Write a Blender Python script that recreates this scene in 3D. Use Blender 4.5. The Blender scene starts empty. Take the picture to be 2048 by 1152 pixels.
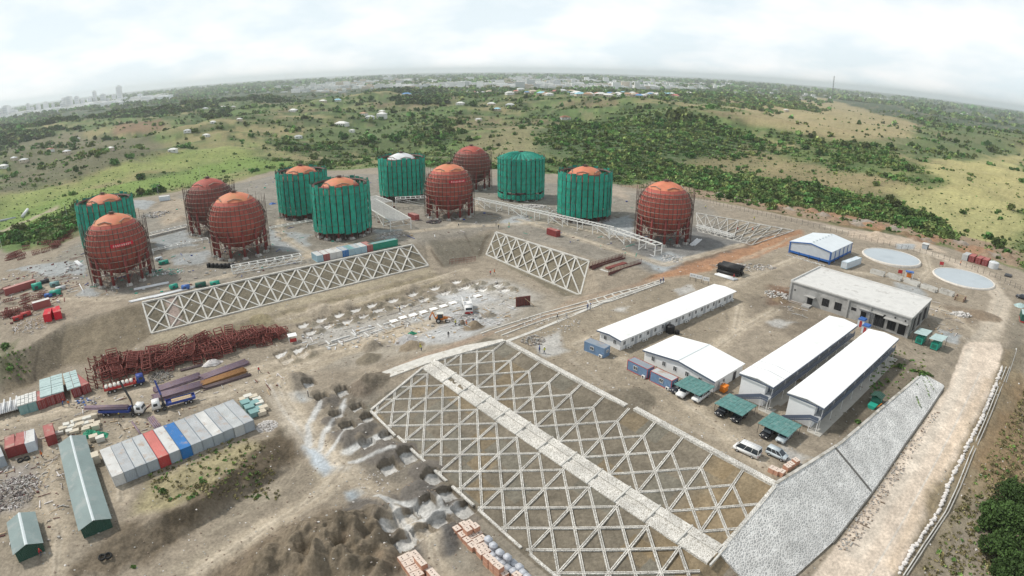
import bpy, bmesh, math, random
import numpy as np
from mathutils import Matrix, Vector
from mathutils.geometry import delaunay_2d_cdt
scene = bpy.context.scene
COL = scene.collection
R = math.radians
# ------------------------------------------------------------------ camera
CAMZ = 66.0
FP, K3, PITCH, ROLL = 1194.1233, 0.103570255, 0.359777763, 0.002955781
cam = bpy.data.cameras.new("camera")
cam_ob = bpy.data.objects.new("camera", cam); COL.objects.link(cam_ob)
cam.type = 'PANO'; cam.panorama_type = 'FISHEYE_LENS_POLYNOMIAL'
cam.sensor_width = 36.0; cam.sensor_fit = 'HORIZONTAL'
_th = np.linspace(0.002, 1.02, 400); _mm = FP*(_th + K3*_th**3)*36.0/2048
_c = np.linalg.lstsq(np.stack([_mm, _mm**2, _mm**3, _mm**4], 1), _th, rcond=None)[0]
cam.fisheye_polynomial_k0 = 0.0
cam.fisheye_polynomial_k1, cam.fisheye_polynomial_k2 = -_c[0], -_c[1]
cam.fisheye_polynomial_k3, cam.fisheye_polynomial_k4 = -_c[2], -_c[3]
cam.fisheye_fov = math.pi
cam.clip_start = 0.5; cam.clip_end = 90000
sp, cp, sr, cr = math.sin(PITCH), math.cos(PITCH), math.sin(ROLL), math.cos(ROLL)
cam_ob.matrix_world = Matrix(((cr, -sr, 0, 0), (sr*sp, cr*sp, -cp, 0), (sr*cp, cr*cp, sp, CAMZ), (0, 0, 0, 1)))
scene.camera = cam_ob
# ------------------------------------------------------------------ light, sky, exposure
SUN_AZ, SUN_EL = R(-72), R(50)          # azimuth from +Y towards +X
w = bpy.data.worlds.new("World"); scene.world = w; w.use_nodes = True
nt = w.node_tree; nt.nodes.clear(); N = nt.nodes.new; Lk = nt.links.new
out = N('ShaderNodeOutputWorld'); bg1 = N('ShaderNodeBackground'); bg2 = N('ShaderNodeBackground'); mixs = N('ShaderNodeMixShader')
sky = N('ShaderNodeTexSky'); sky.sky_type = 'NISHITA'; sky.sun_disc = False
sky.sun_elevation = SUN_EL; sky.sun_rotation = SUN_AZ; sky.air_density = 1.0; sky.dust_density = 2.5
bg1.inputs[1].default_value = 0.12; Lk(sky.outputs[0], bg1.inputs[0])
tc = N('ShaderNodeTexCoord'); sx = N('ShaderNodeSeparateXYZ'); Lk(tc.outputs['Generated'], sx.inputs[0])
def wm(op, a, b=None, clamp=False):
    n = N('ShaderNodeMath'); n.operation = op; n.use_clamp = clamp
    for i, v in enumerate((a, b)):
        if v is None: continue
        if isinstance(v, (int, float)): n.inputs[i].default_value = v
        else: Lk(v, n.inputs[i])
    return n.outputs[0]
# cloud layer: direction projected on a plane high above the ground
den = wm('ADD', wm('MAXIMUM', sx.outputs[2], 0.0), 0.32)
cx = N('ShaderNodeCombineXYZ'); Lk(wm('DIVIDE', sx.outputs[0], den), cx.inputs[0]); Lk(wm('DIVIDE', sx.outputs[1], den), cx.inputs[1])
n1 = N('ShaderNodeTexNoise'); n1.inputs['Scale'].default_value = 2.3; n1.inputs['Detail'].default_value = 7; n1.inputs['Roughness'].default_value = 0.5
Lk(cx.outputs[0], n1.inputs['Vector'])
n2 = N('ShaderNodeTexNoise'); n2.inputs['Scale'].default_value = 0.55; n2.inputs['Detail'].default_value = 5
Lk(cx.outputs[0], n2.inputs['Vector'])
cr1 = N('ShaderNodeValToRGB'); Lk(n1.outputs[0], cr1.inputs[0])
e = cr1.color_ramp.elements; e[0].position = 0.40; e[0].color = (0.74, 0.83, 0.88, 1); e[1].position = 0.64; e[1].color = (0.97, 0.98, 0.985, 1)
Lk(cr1.outputs[0], bg2.inputs[0]); Lk(wm('SUBTRACT', 1.10, wm('MULTIPLY', wm('POWER', wm('MAXIMUM', sx.outputs[2], 0.0), 0.9), 0.68)), bg2.inputs[1])   # bright low haze; unseen zenith dimmed to cut ambient light and deepen contact shadows
mfac = wm('SUBTRACT', 1.0, wm('MULTIPLY', wm('SUBTRACT', 0.62, n2.outputs[0], True), 0.5), True)
Lk(mfac, mixs.inputs[0]); Lk(bg1.outputs[0], mixs.inputs[1]); Lk(bg2.outputs[0], mixs.inputs[2]); Lk(mixs.outputs[0], out.inputs[0])
sun = bpy.data.lights.new("sun", 'SUN'); sun.energy = 2.8; sun.angle = R(4.5); sun.color = (1.0, 0.95, 0.86)
sun_ob = bpy.data.objects.new("sun", sun); COL.objects.link(sun_ob)
sdir = Vector((math.sin(SUN_AZ)*math.cos(SUN_EL), math.cos(SUN_AZ)*math.cos(SUN_EL), math.sin(SUN_EL)))
sun_ob.rotation_euler = sdir.to_track_quat('Z', 'Y').to_euler(); sun_ob.location = (0, 0, 200)
scene.view_settings.view_transform = 'Standard'; scene.view_settings.look = 'None'
scene.view_settings.exposure = 0.2; scene.view_settings.gamma = 1.0
scene.cycles.max_bounces = 4; scene.cycles.diffuse_bounces = 2; scene.cycles.glossy_bounces = 2
scene.cycles.transmission_bounces = 2; scene.cycles.volume_bounces = 2; scene.cycles.transparent_max_bounces = 4
scene.cycles.caustics_reflective = False; scene.cycles.caustics_refractive = False
# ------------------------------------------------------------------ sight lines -> world points
def rays(P):
    P = np.atleast_2d(np.array(P, float)); x = P[:, 0]-1024; y = 576-P[:, 1]
    r = np.hypot(x, y)+1e-9; th = r/FP
    for _ in range(25): th = r/FP/(1+K3*th**2)
    s = np.sin(th)/r; a, b, c = x*s, y*s, np.cos(th)
    a, b = cr*a-sr*b, sr*a+cr*b
    return np.stack([a, c*cp+b*sp, -c*sp+b*cp], 1)
def at(px, py, z=0.0):
    d = rays([(px, py)])[0]; t = (z-CAMZ)/min(d[2], -1e-3)
    return np.array([d[0]*t, d[1]*t])
def proj(X):
    X = np.atleast_2d(np.array(X, float)); x, y, z = X[:, 0], X[:, 1], X[:, 2]-CAMZ
    c = y*cp-z*sp; b = y*sp+z*cp; a = x
    a, b = cr*a+sr*b, -sr*a+cr*b
    h = np.hypot(a, b)+1e-9; th = np.arctan2(h, c); r = FP*(th+K3*th**3)
    return np.stack([1024+r*a/h, 576-r*b/h], 1)
# ------------------------------------------------------------------ noise
_rs = np.random.RandomState(7); _tab = _rs.rand(256, 256)
def vnoise(x, y):
    xi = np.floor(x).astype(np.int64); yi = np.floor(y).astype(np.int64); fx = x-xi; fy = y-yi
    fx = fx*fx*(3-2*fx); fy = fy*fy*(3-2*fy)
    a = _tab[xi & 255, yi & 255]; b = _tab[(xi+1) & 255, yi & 255]; c = _tab[xi & 255, (yi+1) & 255]; d = _tab[(xi+1) & 255, (yi+1) & 255]
    return (a*(1-fx)+b*fx)*(1-fy)+(c*(1-fx)+d*fx)*fy
def fbm(x, y, s, o=4, seed=0.0):
    v = 0; amp = 0.5; f = 1.0/s
    for k in range(o):
        v = v+amp*vnoise(x*f+seed*13.7+k*31.3, y*f+seed*7.1+k*17.9); amp *= 0.5; f *= 2.03
    return v/(1-0.5**o)
# ------------------------------------------------------------------ terrain heights from break lines
_pts, _zs, _edges = [], [], []
def chain(pts):
    last = None
    for p in pts:
        if p[0] == 'W': xy = np.array(p[1:3], float); z = p[3]
        else: xy = at(p[0], p[1], p[2]); z = p[2]
        i = next((k for k, q in enumerate(_pts) if abs(q[0]-xy[0])+abs(q[1]-xy[1]) < 0.4), None)
        if i is None: i = len(_pts); _pts.append(xy); _zs.append(z)
        if last is not None and last != i: _edges.append((last, i))
        last = i
def spots(pts):
    for p in pts: chain([p])
O = np.array((-1.7, 136.9)); U = np.array((.6318, -.7751)); NV = np.array((-.7751, -.6318))
def lat(s, n): return O+U*s+NV*n
def latW(s, n, z): p = lat(s, n); return ('W', p[0], p[1], z)
chain([latW(0, 0, 0), latW(75.5, 0, 0)])
chain([latW(75.5, 0, 0), latW(75.5, 17, -4.5), latW(75.5, 36, -9.5)])
chain([latW(0, 0, 0), latW(-9.5, 17, -4.5), latW(-5.5, 36, -9.5), latW(75.5, 36, -9.5)])
chain([latW(-9.5, 17, -4.5), latW(75.5, 17, -4.5)])
chain([latW(75.5, 0, 0), (1680, 890, 0), (1760, 821, 0), (1807, 782, 0), (1844, 750, 0), (1862, 757, -.7), (1886, 774, -2)])
chain([latW(75.5, 20, -5.6), ('W', 39, 62.5, -9.6), (1590, 1152, -9.5), (1665, 1085, -9), (1750, 975, -6.5), (1807, 890, -4.5), (1858, 819, -3), (1886, 774, -2)])
chain([latW(0, 0, 0), (1130, 636, 0), (1240, 590, 0), (1330, 562, 0)])
chain([(990, 668, -1.5), (1090, 625, -4), (1200, 582, -3), (1325, 553, -.6)])
chain([(990, 668, -1.5), (845, 705, -5), (705, 770, -8.2), (700, 800, -9.4)])
chain([(285, 606, -1), (825, 490, -1), (850, 478, -1), (930, 462, -1), (985, 463, -1), (1178, 523, -1)])
chain([(303, 668, -6.8), (857, 532, -6.8), (889, 534, -7), (955, 512, -7), (972, 510, -7), (1160, 592, -7)])
chain([(307, 688, -6.9), (580, 618, -6.9), (868, 546, -6.9)])
chain([(335, 712, -9), (592, 643, -8.5), (885, 566, -7.3)])
spots([(600, 690, -8.7), (700, 640, -8.2), (800, 620, -7.6), (900, 590, -7.2), (1000, 600, -6.7), (1080, 600, -6.6), (700, 720, -8.6), (850, 660, -7), (950, 640, -5.8)])
chain([(285, 606, -1), (200, 628, -1), (130, 648, -1), (60, 690, -1.5), (0, 715, -2)])
chain([(303, 668, -6.8), (230, 720, -8.5), (120, 735, -9), (60, 770, -9.3), (0, 790, -9.3)])
spots([(0, 850, -9.5), (200, 800, -9.5), (400, 760, -9.5), (560, 790, -9.3), (550, 720, -9.2), (0, 1000, -9.5), (120, 1100, -9.7), (400, 860, -9.5)])
chain([(575, 850, -9.6), (520, 890, -9.4), (470, 940, -9.2), (411, 993, -9.2), (328, 1032, -9.4), (240, 1070, -9.8), (150, 1152, -10.5)])
chain([(630, 915, -10.8), (580, 940, -12.5), (505, 985, -13.0), (444, 1026, -13.0), (389, 1060, -12.8), (300, 1110, -12.5), (240, 1152, -12.2)])
spots([(700, 960, -10.5), (560, 1035, -12.4), (400, 1120, -12.3), (700, 1152, -10.3), (900, 1140, -9.7), (780, 960, -10.2), (900, 1010, -9.8), (620, 1100, -10.8), (650, 860, -9.8), (980, 1152, -9.6)])
chain([('W', -230, 60, -10), ('W', -150, 25, -11), ('W', -60, 12, -11), ('W', 18, 10, -10), ('W', 60, 20, -11), ('W', 120, 30, -11), ('W', 190, 80, -9)])
chain([(1620, 1152, -9.5), (1680, 1085, -8.9), (1762, 975, -6.4), (1818, 890, -4.4), (1898, 772, -1.8), (1925, 690, -.5), (1940, 640, 0)])
chain([(1795, 1152, -9.6), (1855, 1000, -7.2), (1935, 860, -4.2), (1988, 760, -2), (2008, 690, -.7), (2010, 640, 0)])
spots([(1900, 1152, -11), (2048, 1100, -12), (2048, 900, -8.5), (2048, 770, -4.5), (2048, 690, -1.5), (2048, 620, -.3), ('W', 260, 180, -2), ('W', 230, 120, -6)])
spots([(1300, 700, 0), (1500, 620, 0), (1700, 750, 0), (1900, 640, 0), (1800, 560, 0), (1560, 530, 0), (1480, 540, 0), (1250, 650, 0), (1400, 820, 0), (1650, 860, 0)])
spots([(1330, 530, -1), (1400, 505, -1), (1290, 575, -.6), (1300, 480, -1), (1100, 430, -1), (900, 440, -1), (700, 470, -1), (500, 515, -1), (300, 590, -1), (100, 570, -1), (0, 600, -1)])
chain([(0, 565, -1), (150, 485, -1), (270, 408, -1), (350, 390, -1), (540, 350, -1), (740, 342, -1), (960, 345, -1), (1150, 360, -1), (1235, 378, .3), (1385, 410, 2.5), (1600, 448, 2), (1700, 466, .8), (1800, 482, 0), (1950, 520, 0), (2048, 550, 0)])
chain([(1385, 426, 2.4), (1592, 463, 1.9)]); chain([(1392, 465, -1), (1505, 492, -1)])
chain([(0, 525, -4), (130, 460, -5), (260, 388, -6), (540, 335, -6), (800, 325, -6), (960, 330, -6), (1240, 364, -5), (1400, 388, -4), (1610, 428, -3), (1800, 460, -4), (1950, 496, -4), (2048, 525, -4)])
chain([(0, 425, -15), (250, 360, -16), (540, 312, -16), (800, 295, -16), (1100, 305, -17), (1250, 345, -14), (1500, 395, -10), (1800, 440, -9), (2048, 490, -9)])
spots([(0, 330, -9), (300, 285, -7), (560, 265, -7), (800, 262, -6), (1100, 262, -6), (1330, 290, -8), (1600, 330, -10), (1800, 350, -9), (2048, 400, -8)])
spots([(0, 275, -8), (260, 235, -3), (500, 212, 1), (760, 200, 3), (1000, 195, 5), (1350, 192, 8), (1650, 204, 5), (1850, 225, 2), (2048, 262, 0), (1500, 250, 0), (1700, 280, 3)])
_cdt = delaunay_2d_cdt([Vector(p) for p in _pts], _edges, [], 0, 1e-4)
_V = np.array([v[:] for v in _cdt[0]]); _F = np.array(_cdt[2], int)
_Z = np.zeros(len(_V))
for i, o in enumerate(_cdt[3]):
    if o: _Z[i] = _zs[o[0]]
    else:
        d = np.array([np.hypot(*(q-_V[i])) for q in _pts]); k = np.argsort(d)[:3]; _Z[i] = np.average(np.array(_zs)[k], weights=1/(d[k]+.01)); print('cdt crossing at', _V[i], proj([(*_V[i], _Z[i])]))
_A = _V[_F[:, 0]]; _B = _V[_F[:, 1]]; _C = _V[_F[:, 2]]
_lo = np.minimum(np.minimum(_A, _B), _C); _hi = np.maximum(np.maximum(_A, _B), _C)
def base_z(x, y):
    x = np.atleast_1d(np.asarray(x, float)); y = np.atleast_1d(np.asarray(y, float))
    r = np.hypot(x, y); z = np.full(x.shape, np.nan)
    idx = np.argsort(x, kind='stable'); xs = x[idx]
    for t in range(len(_F)):
        a, b = np.searchsorted(xs, (_lo[t, 0], _hi[t, 0])); 
        if a == b: continue
        c = idx[a:b]; c = c[(y[c] >= _lo[t, 1]) & (y[c] <= _hi[t, 1])]
        if not len(c): continue
        A, B, C_ = _A[t], _B[t], _C[t]; D = (B[1]-C_[1])*(A[0]-C_[0])+(C_[0]-B[0])*(A[1]-C_[1])
        if abs(D) < 1e-9: continue
        l1 = ((B[1]-C_[1])*(x[c]-C_[0])+(C_[0]-B[0])*(y[c]-C_[1]))/D; l2 = ((C_[1]-A[1])*(x[c]-C_[0])+(A[0]-C_[0])*(y[c]-C_[1]))/D
        m = (l1 >= -1e-6) & (l2 >= -1e-6) & (l1+l2 <= 1+1e-6); k = c[m]
        z[k] = l1[m]*_Z[_F[t, 0]]+l2[m]*_Z[_F[t, 1]]+(1-l1[m]-l2[m])*_Z[_F[t, 2]]
    far = np.clip((r-900)/1600, 0, 1); far = far*far*(3-2*far)
    zf = -14+8*fbm(x, y, 900, 3, 2)
    z = np.where(np.isnan(z), np.where(r < 400, -10.5, zf), z)
    z = z*(1-far)+zf*far
    hill = np.clip((r-330)/350, 0, 1)*(1-np.clip((r-1900)/900, 0, 1))
    z = z+hill*((fbm(x, y, 230, 5, 1)-.5)*56)
    return z
def zt(x, y): return float(base_z(x, y)[0])
def hit(px, py):                       # sight line meets the ground
    d = rays([(px, py)])[0]; t0 = 40.0; t1 = None; t = 40.0
    ts = np.concatenate([np.arange(50, 420, 2.0), np.geomspace(420, 24000, 250)])
    X = d[None, :]*ts[:, None]; g = X[:, 2]+CAMZ-base_z(X[:, 0], X[:, 1])
    k = np.argmax(g < 0)
    if g[k] >= 0: k = len(ts)-1
    a, b = ts[k-1], ts[k]
    f = g[k-1]/(g[k-1]-g[k]+1e-9); t = a+(b-a)*min(max(f, 0), 1)
    return np.array([d[0]*t, d[1]*t])
def hit3(px, py): p = hit(px, py); return np.array([p[0], p[1], zt(*p)])
def hits(L): return np.array([hit(*p) for p in L])
# ------------------------------------------------------------------ materials
MATS = {}
def mat(name, col, rough=0.75, var=0.12, scale=1.5, dirt=None, dirt_amt=0.0, dscale=0.35, bump=0.0, bscale=8.0, metal=0.0, stripes=None, spec=0.35):
    """procedural surface: base colour broken up by noise, optional patches of wear (dirt), optional ribs (stripes = axis, pitch, depth)"""
    if name in MATS: return MATS[name]
    m = bpy.data.materials.new(name); m.use_nodes = True; t = m.node_tree; b = t.nodes['Principled BSDF']
    n, l = t.nodes.new, t.links.new
    b.inputs['Roughness'].default_value = rough; b.inputs['Metallic'].default_value = metal; b.inputs['Specular IOR Level'].default_value = spec
    co = n('ShaderNodeTexCoord'); oi = n('ShaderNodeObjectInfo')
    ad = n('ShaderNodeVectorMath'); ad.operation = 'ADD'; l(co.outputs['Object'], ad.inputs[0])
    off = n('ShaderNodeVectorMath'); off.operation = 'SCALE'; off.inputs['Scale'].default_value = 1.0
    cb = n('ShaderNodeCombineXYZ'); mm = n('ShaderNodeMath'); mm.operation = 'MULTIPLY'; mm.inputs[1].default_value = 97.0
    l(oi.outputs['Random'], mm.inputs[0]); [l(mm.outputs[0], cb.inputs[i]) for i in range(3)]; l(cb.outputs[0], ad.inputs[1])
    tx = n('ShaderNodeTexNoise'); tx.inputs['Scale'].default_value = scale; tx.inputs['Detail'].default_value = 6; l(ad.outputs[0], tx.inputs['Vector'])
    mr = n('ShaderNodeMapRange'); mr.inputs[1].default_value = .3; mr.inputs[2].default_value = .7; mr.inputs[3].default_value = 1-var; mr.inputs[4].default_value = 1+var; l(tx.outputs[0], mr.inputs[0])
    mx = n('ShaderNodeMix'); mx.data_type = 'RGBA'; mx.blend_type = 'MULTIPLY'; mx.inputs[0].default_value = 1.0
    mx.inputs[6].default_value = (*col, 1); l(mr.outputs[0], mx.inputs[7]); c = mx.outputs[2]
    if dirt:
        t2 = n('ShaderNodeTexNoise'); t2.inputs['Scale'].default_value = dscale; t2.inputs['Detail'].default_value = 8; t2.inputs['Roughness'].default_value = .65; l(ad.outputs[0], t2.inputs['Vector'])
        m2 = n('ShaderNodeMapRange'); m2.inputs[1].default_value = .62-dirt_amt*.3; m2.inputs[2].default_value = .78-dirt_amt*.3; l(t2.outputs[0], m2.inputs[0])
        m3 = n('ShaderNodeMix'); m3.data_type = 'RGBA'; l(m2.outputs[0], m3.inputs[0]); l(c, m3.inputs[6]); m3.inputs[7].default_value = (*dirt, 1); c = m3.outputs[2]
    l(c, b.inputs['Base Color'])
    h = None
    if stripes:
        sxyz = n('ShaderNodeSeparateXYZ'); l(co.outputs['Object'], sxyz.inputs[0])
        s1 = n('ShaderNodeMath'); s1.operation = 'MULTIPLY'; s1.inputs[1].default_value = 2*math.pi/stripes[1]; l(sxyz.outputs[stripes[0]], s1.inputs[0])
        s2 = n('ShaderNodeMath'); s2.operation = 'SINE'; l(s1.outputs[0], s2.inputs[0]); h = s2.outputs[0]
        bp = n('ShaderNodeBump'); bp.inputs['Strength'].default_value = 1.0; bp.inputs['Distance'].default_value = stripes[2]; l(h, bp.inputs['Height']); l(bp.outputs[0], b.inputs['Normal'])
    elif bump:
        t3 = n('ShaderNodeTexNoise'); t3.inputs['Scale'].default_value = bscale; t3.inputs['Detail'].default_value = 6; l(co.outputs['Object'], t3.inputs['Vector'])
        bp = n('ShaderNodeBump'); bp.inputs['Strength'].default_value = 1.0; bp.inputs['Distance'].default_value = bump; l(t3.outputs[0], bp.inputs['Height']); l(bp.outputs[0], b.inputs['Normal'])
    MATS[name] = m; return m
# ------------------------------------------------------------------ the ground sheet
def colat(m, attr='soil'):
    t = m.node_tree; b = t.nodes['Principled BSDF']; n, l = t.nodes.new, t.links.new
    a = n('ShaderNodeAttribute'); a.attribute_name = attr; return t, b, n, l, a
gm = bpy.data.materials.new('soil'); gm.use_nodes = True
t, b, n, l, a = colat(gm); b.inputs['Roughness'].default_value = 0.95; b.inputs['Specular IOR Level'].default_value = 0.15
tc = n('ShaderNodeTexCoord'); c = a.outputs['Color']
for sc_, lo, hi in ((0.035, .86, 1.14), (0.35, .76, 1.24), (1.7, .74, 1.26)):
    tx = n('ShaderNodeTexNoise'); tx.inputs['Scale'].default_value = sc_; tx.inputs['Detail'].default_value = 8; tx.inputs['Roughness'].default_value = .62; l(tc.outputs['Object'], tx.inputs['Vector'])
    mr = n('ShaderNodeMapRange'); mr.inputs[1].default_value = .3; mr.inputs[2].default_value = .7; mr.inputs[3].default_value = lo; mr.inputs[4].default_value = hi; l(tx.outputs[0], mr.inputs[0])
    mx = n('ShaderNodeMix'); mx.data_type = 'RGBA'; mx.blend_type = 'MULTIPLY'; mx.inputs[0].default_value = 1; l(c, mx.inputs[6]); l(mr.outputs[0], mx.inputs[7]); c = mx.outputs[2]
l(c, b.inputs['Base Color'])
bp = n('ShaderNodeBump'); bp.inputs['Distance'].default_value = .25; bp.inputs['Strength'].default_value = .8; l(tx.outputs[0], bp.inputs['Height']); l(bp.outputs[0], b.inputs['Normal'])

AZ = np.concatenate([np.arange(-180, -57, 3.0), np.degrees(np.arange(R(-57), R(57), .0016)), np.arange(57.5, 180, 3.0)])
AZ = np.radians(AZ)
rr = [4, 12, 20, 28, 36, 42]; r = 47.0
while r < 25000:
    rr.append(r); k = .00115 if r < 280 else .0017
    r += max(k*(r*r+74*74)/74, .2) if r < 3500 else r*.09
RR = np.array(rr); NA, NR = len(AZ), len(RR)
GX = (np.sin(AZ)[None, :]*RR[:, None]).ravel(); GY = (np.cos(AZ)[None, :]*RR[:, None]).ravel()
GZ = base_z(GX, GY); GR = np.hypot(GX, GY)
print('ground', NA, NR, NA*NR)
_ix = np.argsort(GX, kind='stable'); _xs = GX[_ix]
def near(lo, hi):
    a, b = np.searchsorted(_xs, (lo[0], hi[0])); c = _ix[a:b]; return c[(GY[c] >= lo[1]) & (GY[c] <= hi[1])]
def seg_d(x, y, p, q):
    d = q-p; tt = np.clip(((x-p[0])*d[0]+(y-p[1])*d[1])/(d@d+1e-12), 0, 1); return np.hypot(x-p[0]-tt*d[0], y-p[1]-tt*d[1])
def poly_sd(x, y, P):                 # > 0 inside
    d = np.full(x.shape, 1e9); ins = np.zeros(x.shape, bool)
    for i in range(len(P)):
        p, q = P[i], P[(i+1) % len(P)]; d = np.minimum(d, seg_d(x, y, p, q))
        c = (p[1] > y) != (q[1] > y); xi = (q[0]-p[0])*(y-p[1])/(q[1]-p[1]+1e-12)+p[0]; ins ^= c & (x < xi)
    return np.where(ins, d, -d)
def sstep(v): v = np.clip(v, 0, 1); return v*v*(3-2*v)
SOIL = np.zeros((NA*NR, 3)); ROUGH = np.full(NA*NR, .10)
def mask_poly(P, f, wob=0.0, ws=6.0):
    P = np.array(P); m = f+wob; k = near(P.min(0)-m, P.max(0)+m); x, y = GX[k], GY[k]
    s = poly_sd(x, y, P)
    if wob: s = s+(fbm(x, y, ws, 4, len(P))-.5)*2*wob
    return k, sstep(s/(2*f)+.5)
def mask_line(P, wd, f, wob=0.0, ws=5.0):
    P = np.array(P); m = wd+f+wob; k = near(P.min(0)-m, P.max(0)+m); x, y = GX[k], GY[k]
    d = np.full(x.shape, 1e9)
    for i in range(len(P)-1): d = np.minimum(d, seg_d(x, y, P[i], P[i+1]))
    if wob: d = d+(fbm(x, y, ws, 4, wd)-.5)*2*wob
    return k, sstep((wd-d)/(2*f)+.5)
def blend(km, col, op=1.0):
    k, m = km; m = (m*op)[:, None]; SOIL[k] = SOIL[k]*(1-m)+np.array(col)*m
def rough(km, v):
    k, m = km; ROUGH[k] = ROUGH[k]*(1-m)+v*m
def area(px, col, f=2.0, op=1.0, wob=0.0, ws=6.0, rg=None):
    km = mask_poly(hits(px), f, wob, ws); blend(km, col, op)
    if rg is not None: rough(km, rg)
def line(px, col, wd=1.5, f=.6, op=1.0, wob=0.0, ws=5.0, rg=None):
    km = mask_line(hits(px), wd, f, wob, ws); blend(km, col, op)
    if rg is not None: rough(km, rg)
DIRT, PALE, GREY, DARK = (.345, .30, .24), (.47, .42, .35), (.30, .28, .245), (.155, .13, .10)
DUST, GRAVEL, ORANGE, CREAM = (.55, .55, .54), (.42, .46, .49), (.42, .23, .13), (.62, .53, .44)
DGREY = (.17, .155, .14); STRAW = (.34, .295, .19); GRASS = (.165, .20, .085); BROWN = (.24, .185, .125)
# hills first: patches of grass, straw, bush and bare earth
f1 = fbm(GX, GY, 170, 5, 3); f2 = fbm(GX, GY, 46, 5, 4); f3 = fbm(GX, GY, 11, 4, 5)
def lerp(A, B, m): return A*(1-m[:, None])+np.array(B)*m[:, None]
SOIL[:] = (.145, .215, .075)
SOIL[:] = lerp(SOIL, (.33, .29, .15), sstep((f1-.52)/.14)); SOIL[:] = lerp(SOIL, (.075, .12, .045), sstep((f2-.47)/.12)*.85)
SOIL[:] = lerp(SOIL, (.27, .19, .125), sstep((.42-f1)/.10)*.65); SOIL[:] = lerp(SOIL, (.26, .31, .12), sstep((f3-.55)/.12)*.5)
far = sstep((GR-1500)/900); SOIL[:] = SOIL*(1-far[:, None])+np.array((.07, .10, .06))*far[:, None]
ROUGH[:] = .6; f4 = fbm(GX, GY, 19, 4, 15); SOIL[:] = lerp(SOIL, (.07, .11, .042), sstep((f4-.53)/.1)*.6); SOIL[:] = lerp(SOIL, (.30, .25, .155), sstep((.40-f4)/.1)*.45)
hw = dict(f=16, wob=34, ws=45)
area([(0, 425), (120, 395), (330, 345), (520, 312), (560, 330), (330, 375), (150, 440), (0, 480)], (.22, .32, .085), op=.9, **hw)
area([(0, 395), (200, 330), (420, 295), (520, 290), (520, 312), (330, 345), (120, 395), (0, 425)], (.30, .36, .12), op=.75, **hw)
area([(230, 245), (330, 240), (325, 262), (225, 268)], (.27, .16, .11), f=6, op=.7, wob=6, ws=20)
area([(0, 300), (130, 260), (330, 280), (300, 325), (100, 370), (0, 385)], (.19, .175, .12), op=.75, **hw)
area([(640, 262), (820, 240), (900, 262), (800, 300), (650, 300)], (.13, .175, .075), op=.7, **hw)
area([(960, 262), (1080, 250), (1120, 290), (960, 330), (930, 310)], (.33, .29, .17), op=.7, **hw)
area([(1060, 265), (1300, 225), (1480, 270), (1560, 300), (1450, 340), (1150, 340)], (.10, .15, .07), op=.85, **hw)
area([(1340, 330), (1500, 300), (1650, 330), (1830, 370), (1700, 410), (1450, 385)], (.34, .275, .155), op=.7, **hw)
area([(1420, 205), (1640, 195), (1840, 255), (1800, 300), (1650, 285), (1500, 245)], (.47, .385, .22), op=.75, **hw)
area([(1620, 275), (1760, 290), (1890, 350), (1850, 370), (1700, 330), (1590, 310)], (.14, .19, .07), op=.7, **hw)
area([(1880, 320), (2048, 300), (2048, 420), (1920, 420), (1860, 360)], (.53, .475, .225), op=.8, **hw)
area([(1700, 400), (1900, 370), (2048, 430), (2048, 520), (1900, 480)], (.48, .45, .21), op=.85, **hw)
area([(1700, 285), (2048, 260), (2048, 300), (1890, 320)], (.15, .19, .085), op=.7, **hw)
# the site
SITE = [(0, 500), (90, 500), (150, 478), (262, 398), (350, 384), (540, 342), (740, 336), (960, 338), (1150, 352), (1240, 371), (1400, 397), (1610, 440), (1800, 472), (1950, 510), (2048, 545)]
km = mask_poly(list(hits(SITE))+[np.array(p) for p in ((330, 200), (260, 20), (0, 0), (-260, 20), (-330, 180))], 3, 5, 12)
blend(km, DIRT); rough(km, .10)
area([(1240, 372), (1400, 396), (1610, 436), (1830, 470), (2048, 540), (2048, 505), (1950, 478), (1620, 405), (1420, 375), (1300, 362)], (.36, .27, .19), f=3, wob=6, ws=15, rg=.5)
for x, y in ((1640, 420), (1690, 432), (1860, 478), (1750, 452), (1950, 500), (1560, 405)): area([(x-40, y-6), (x, y-10), (x+40, y+2), (x+5, y+9), (x-30, y+4)], ORANGE, f=2, op=.7, wob=4, rg=.6)
for x, y in ((1550, 400), (1640, 412), (1480, 392), (1710, 440)): area([(x-30, y-4), (x+25, y-2), (x+40, y+6), (x, y+6)], (.42, .40, .38), f=2, op=.6, wob=3, rg=.6)
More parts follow.
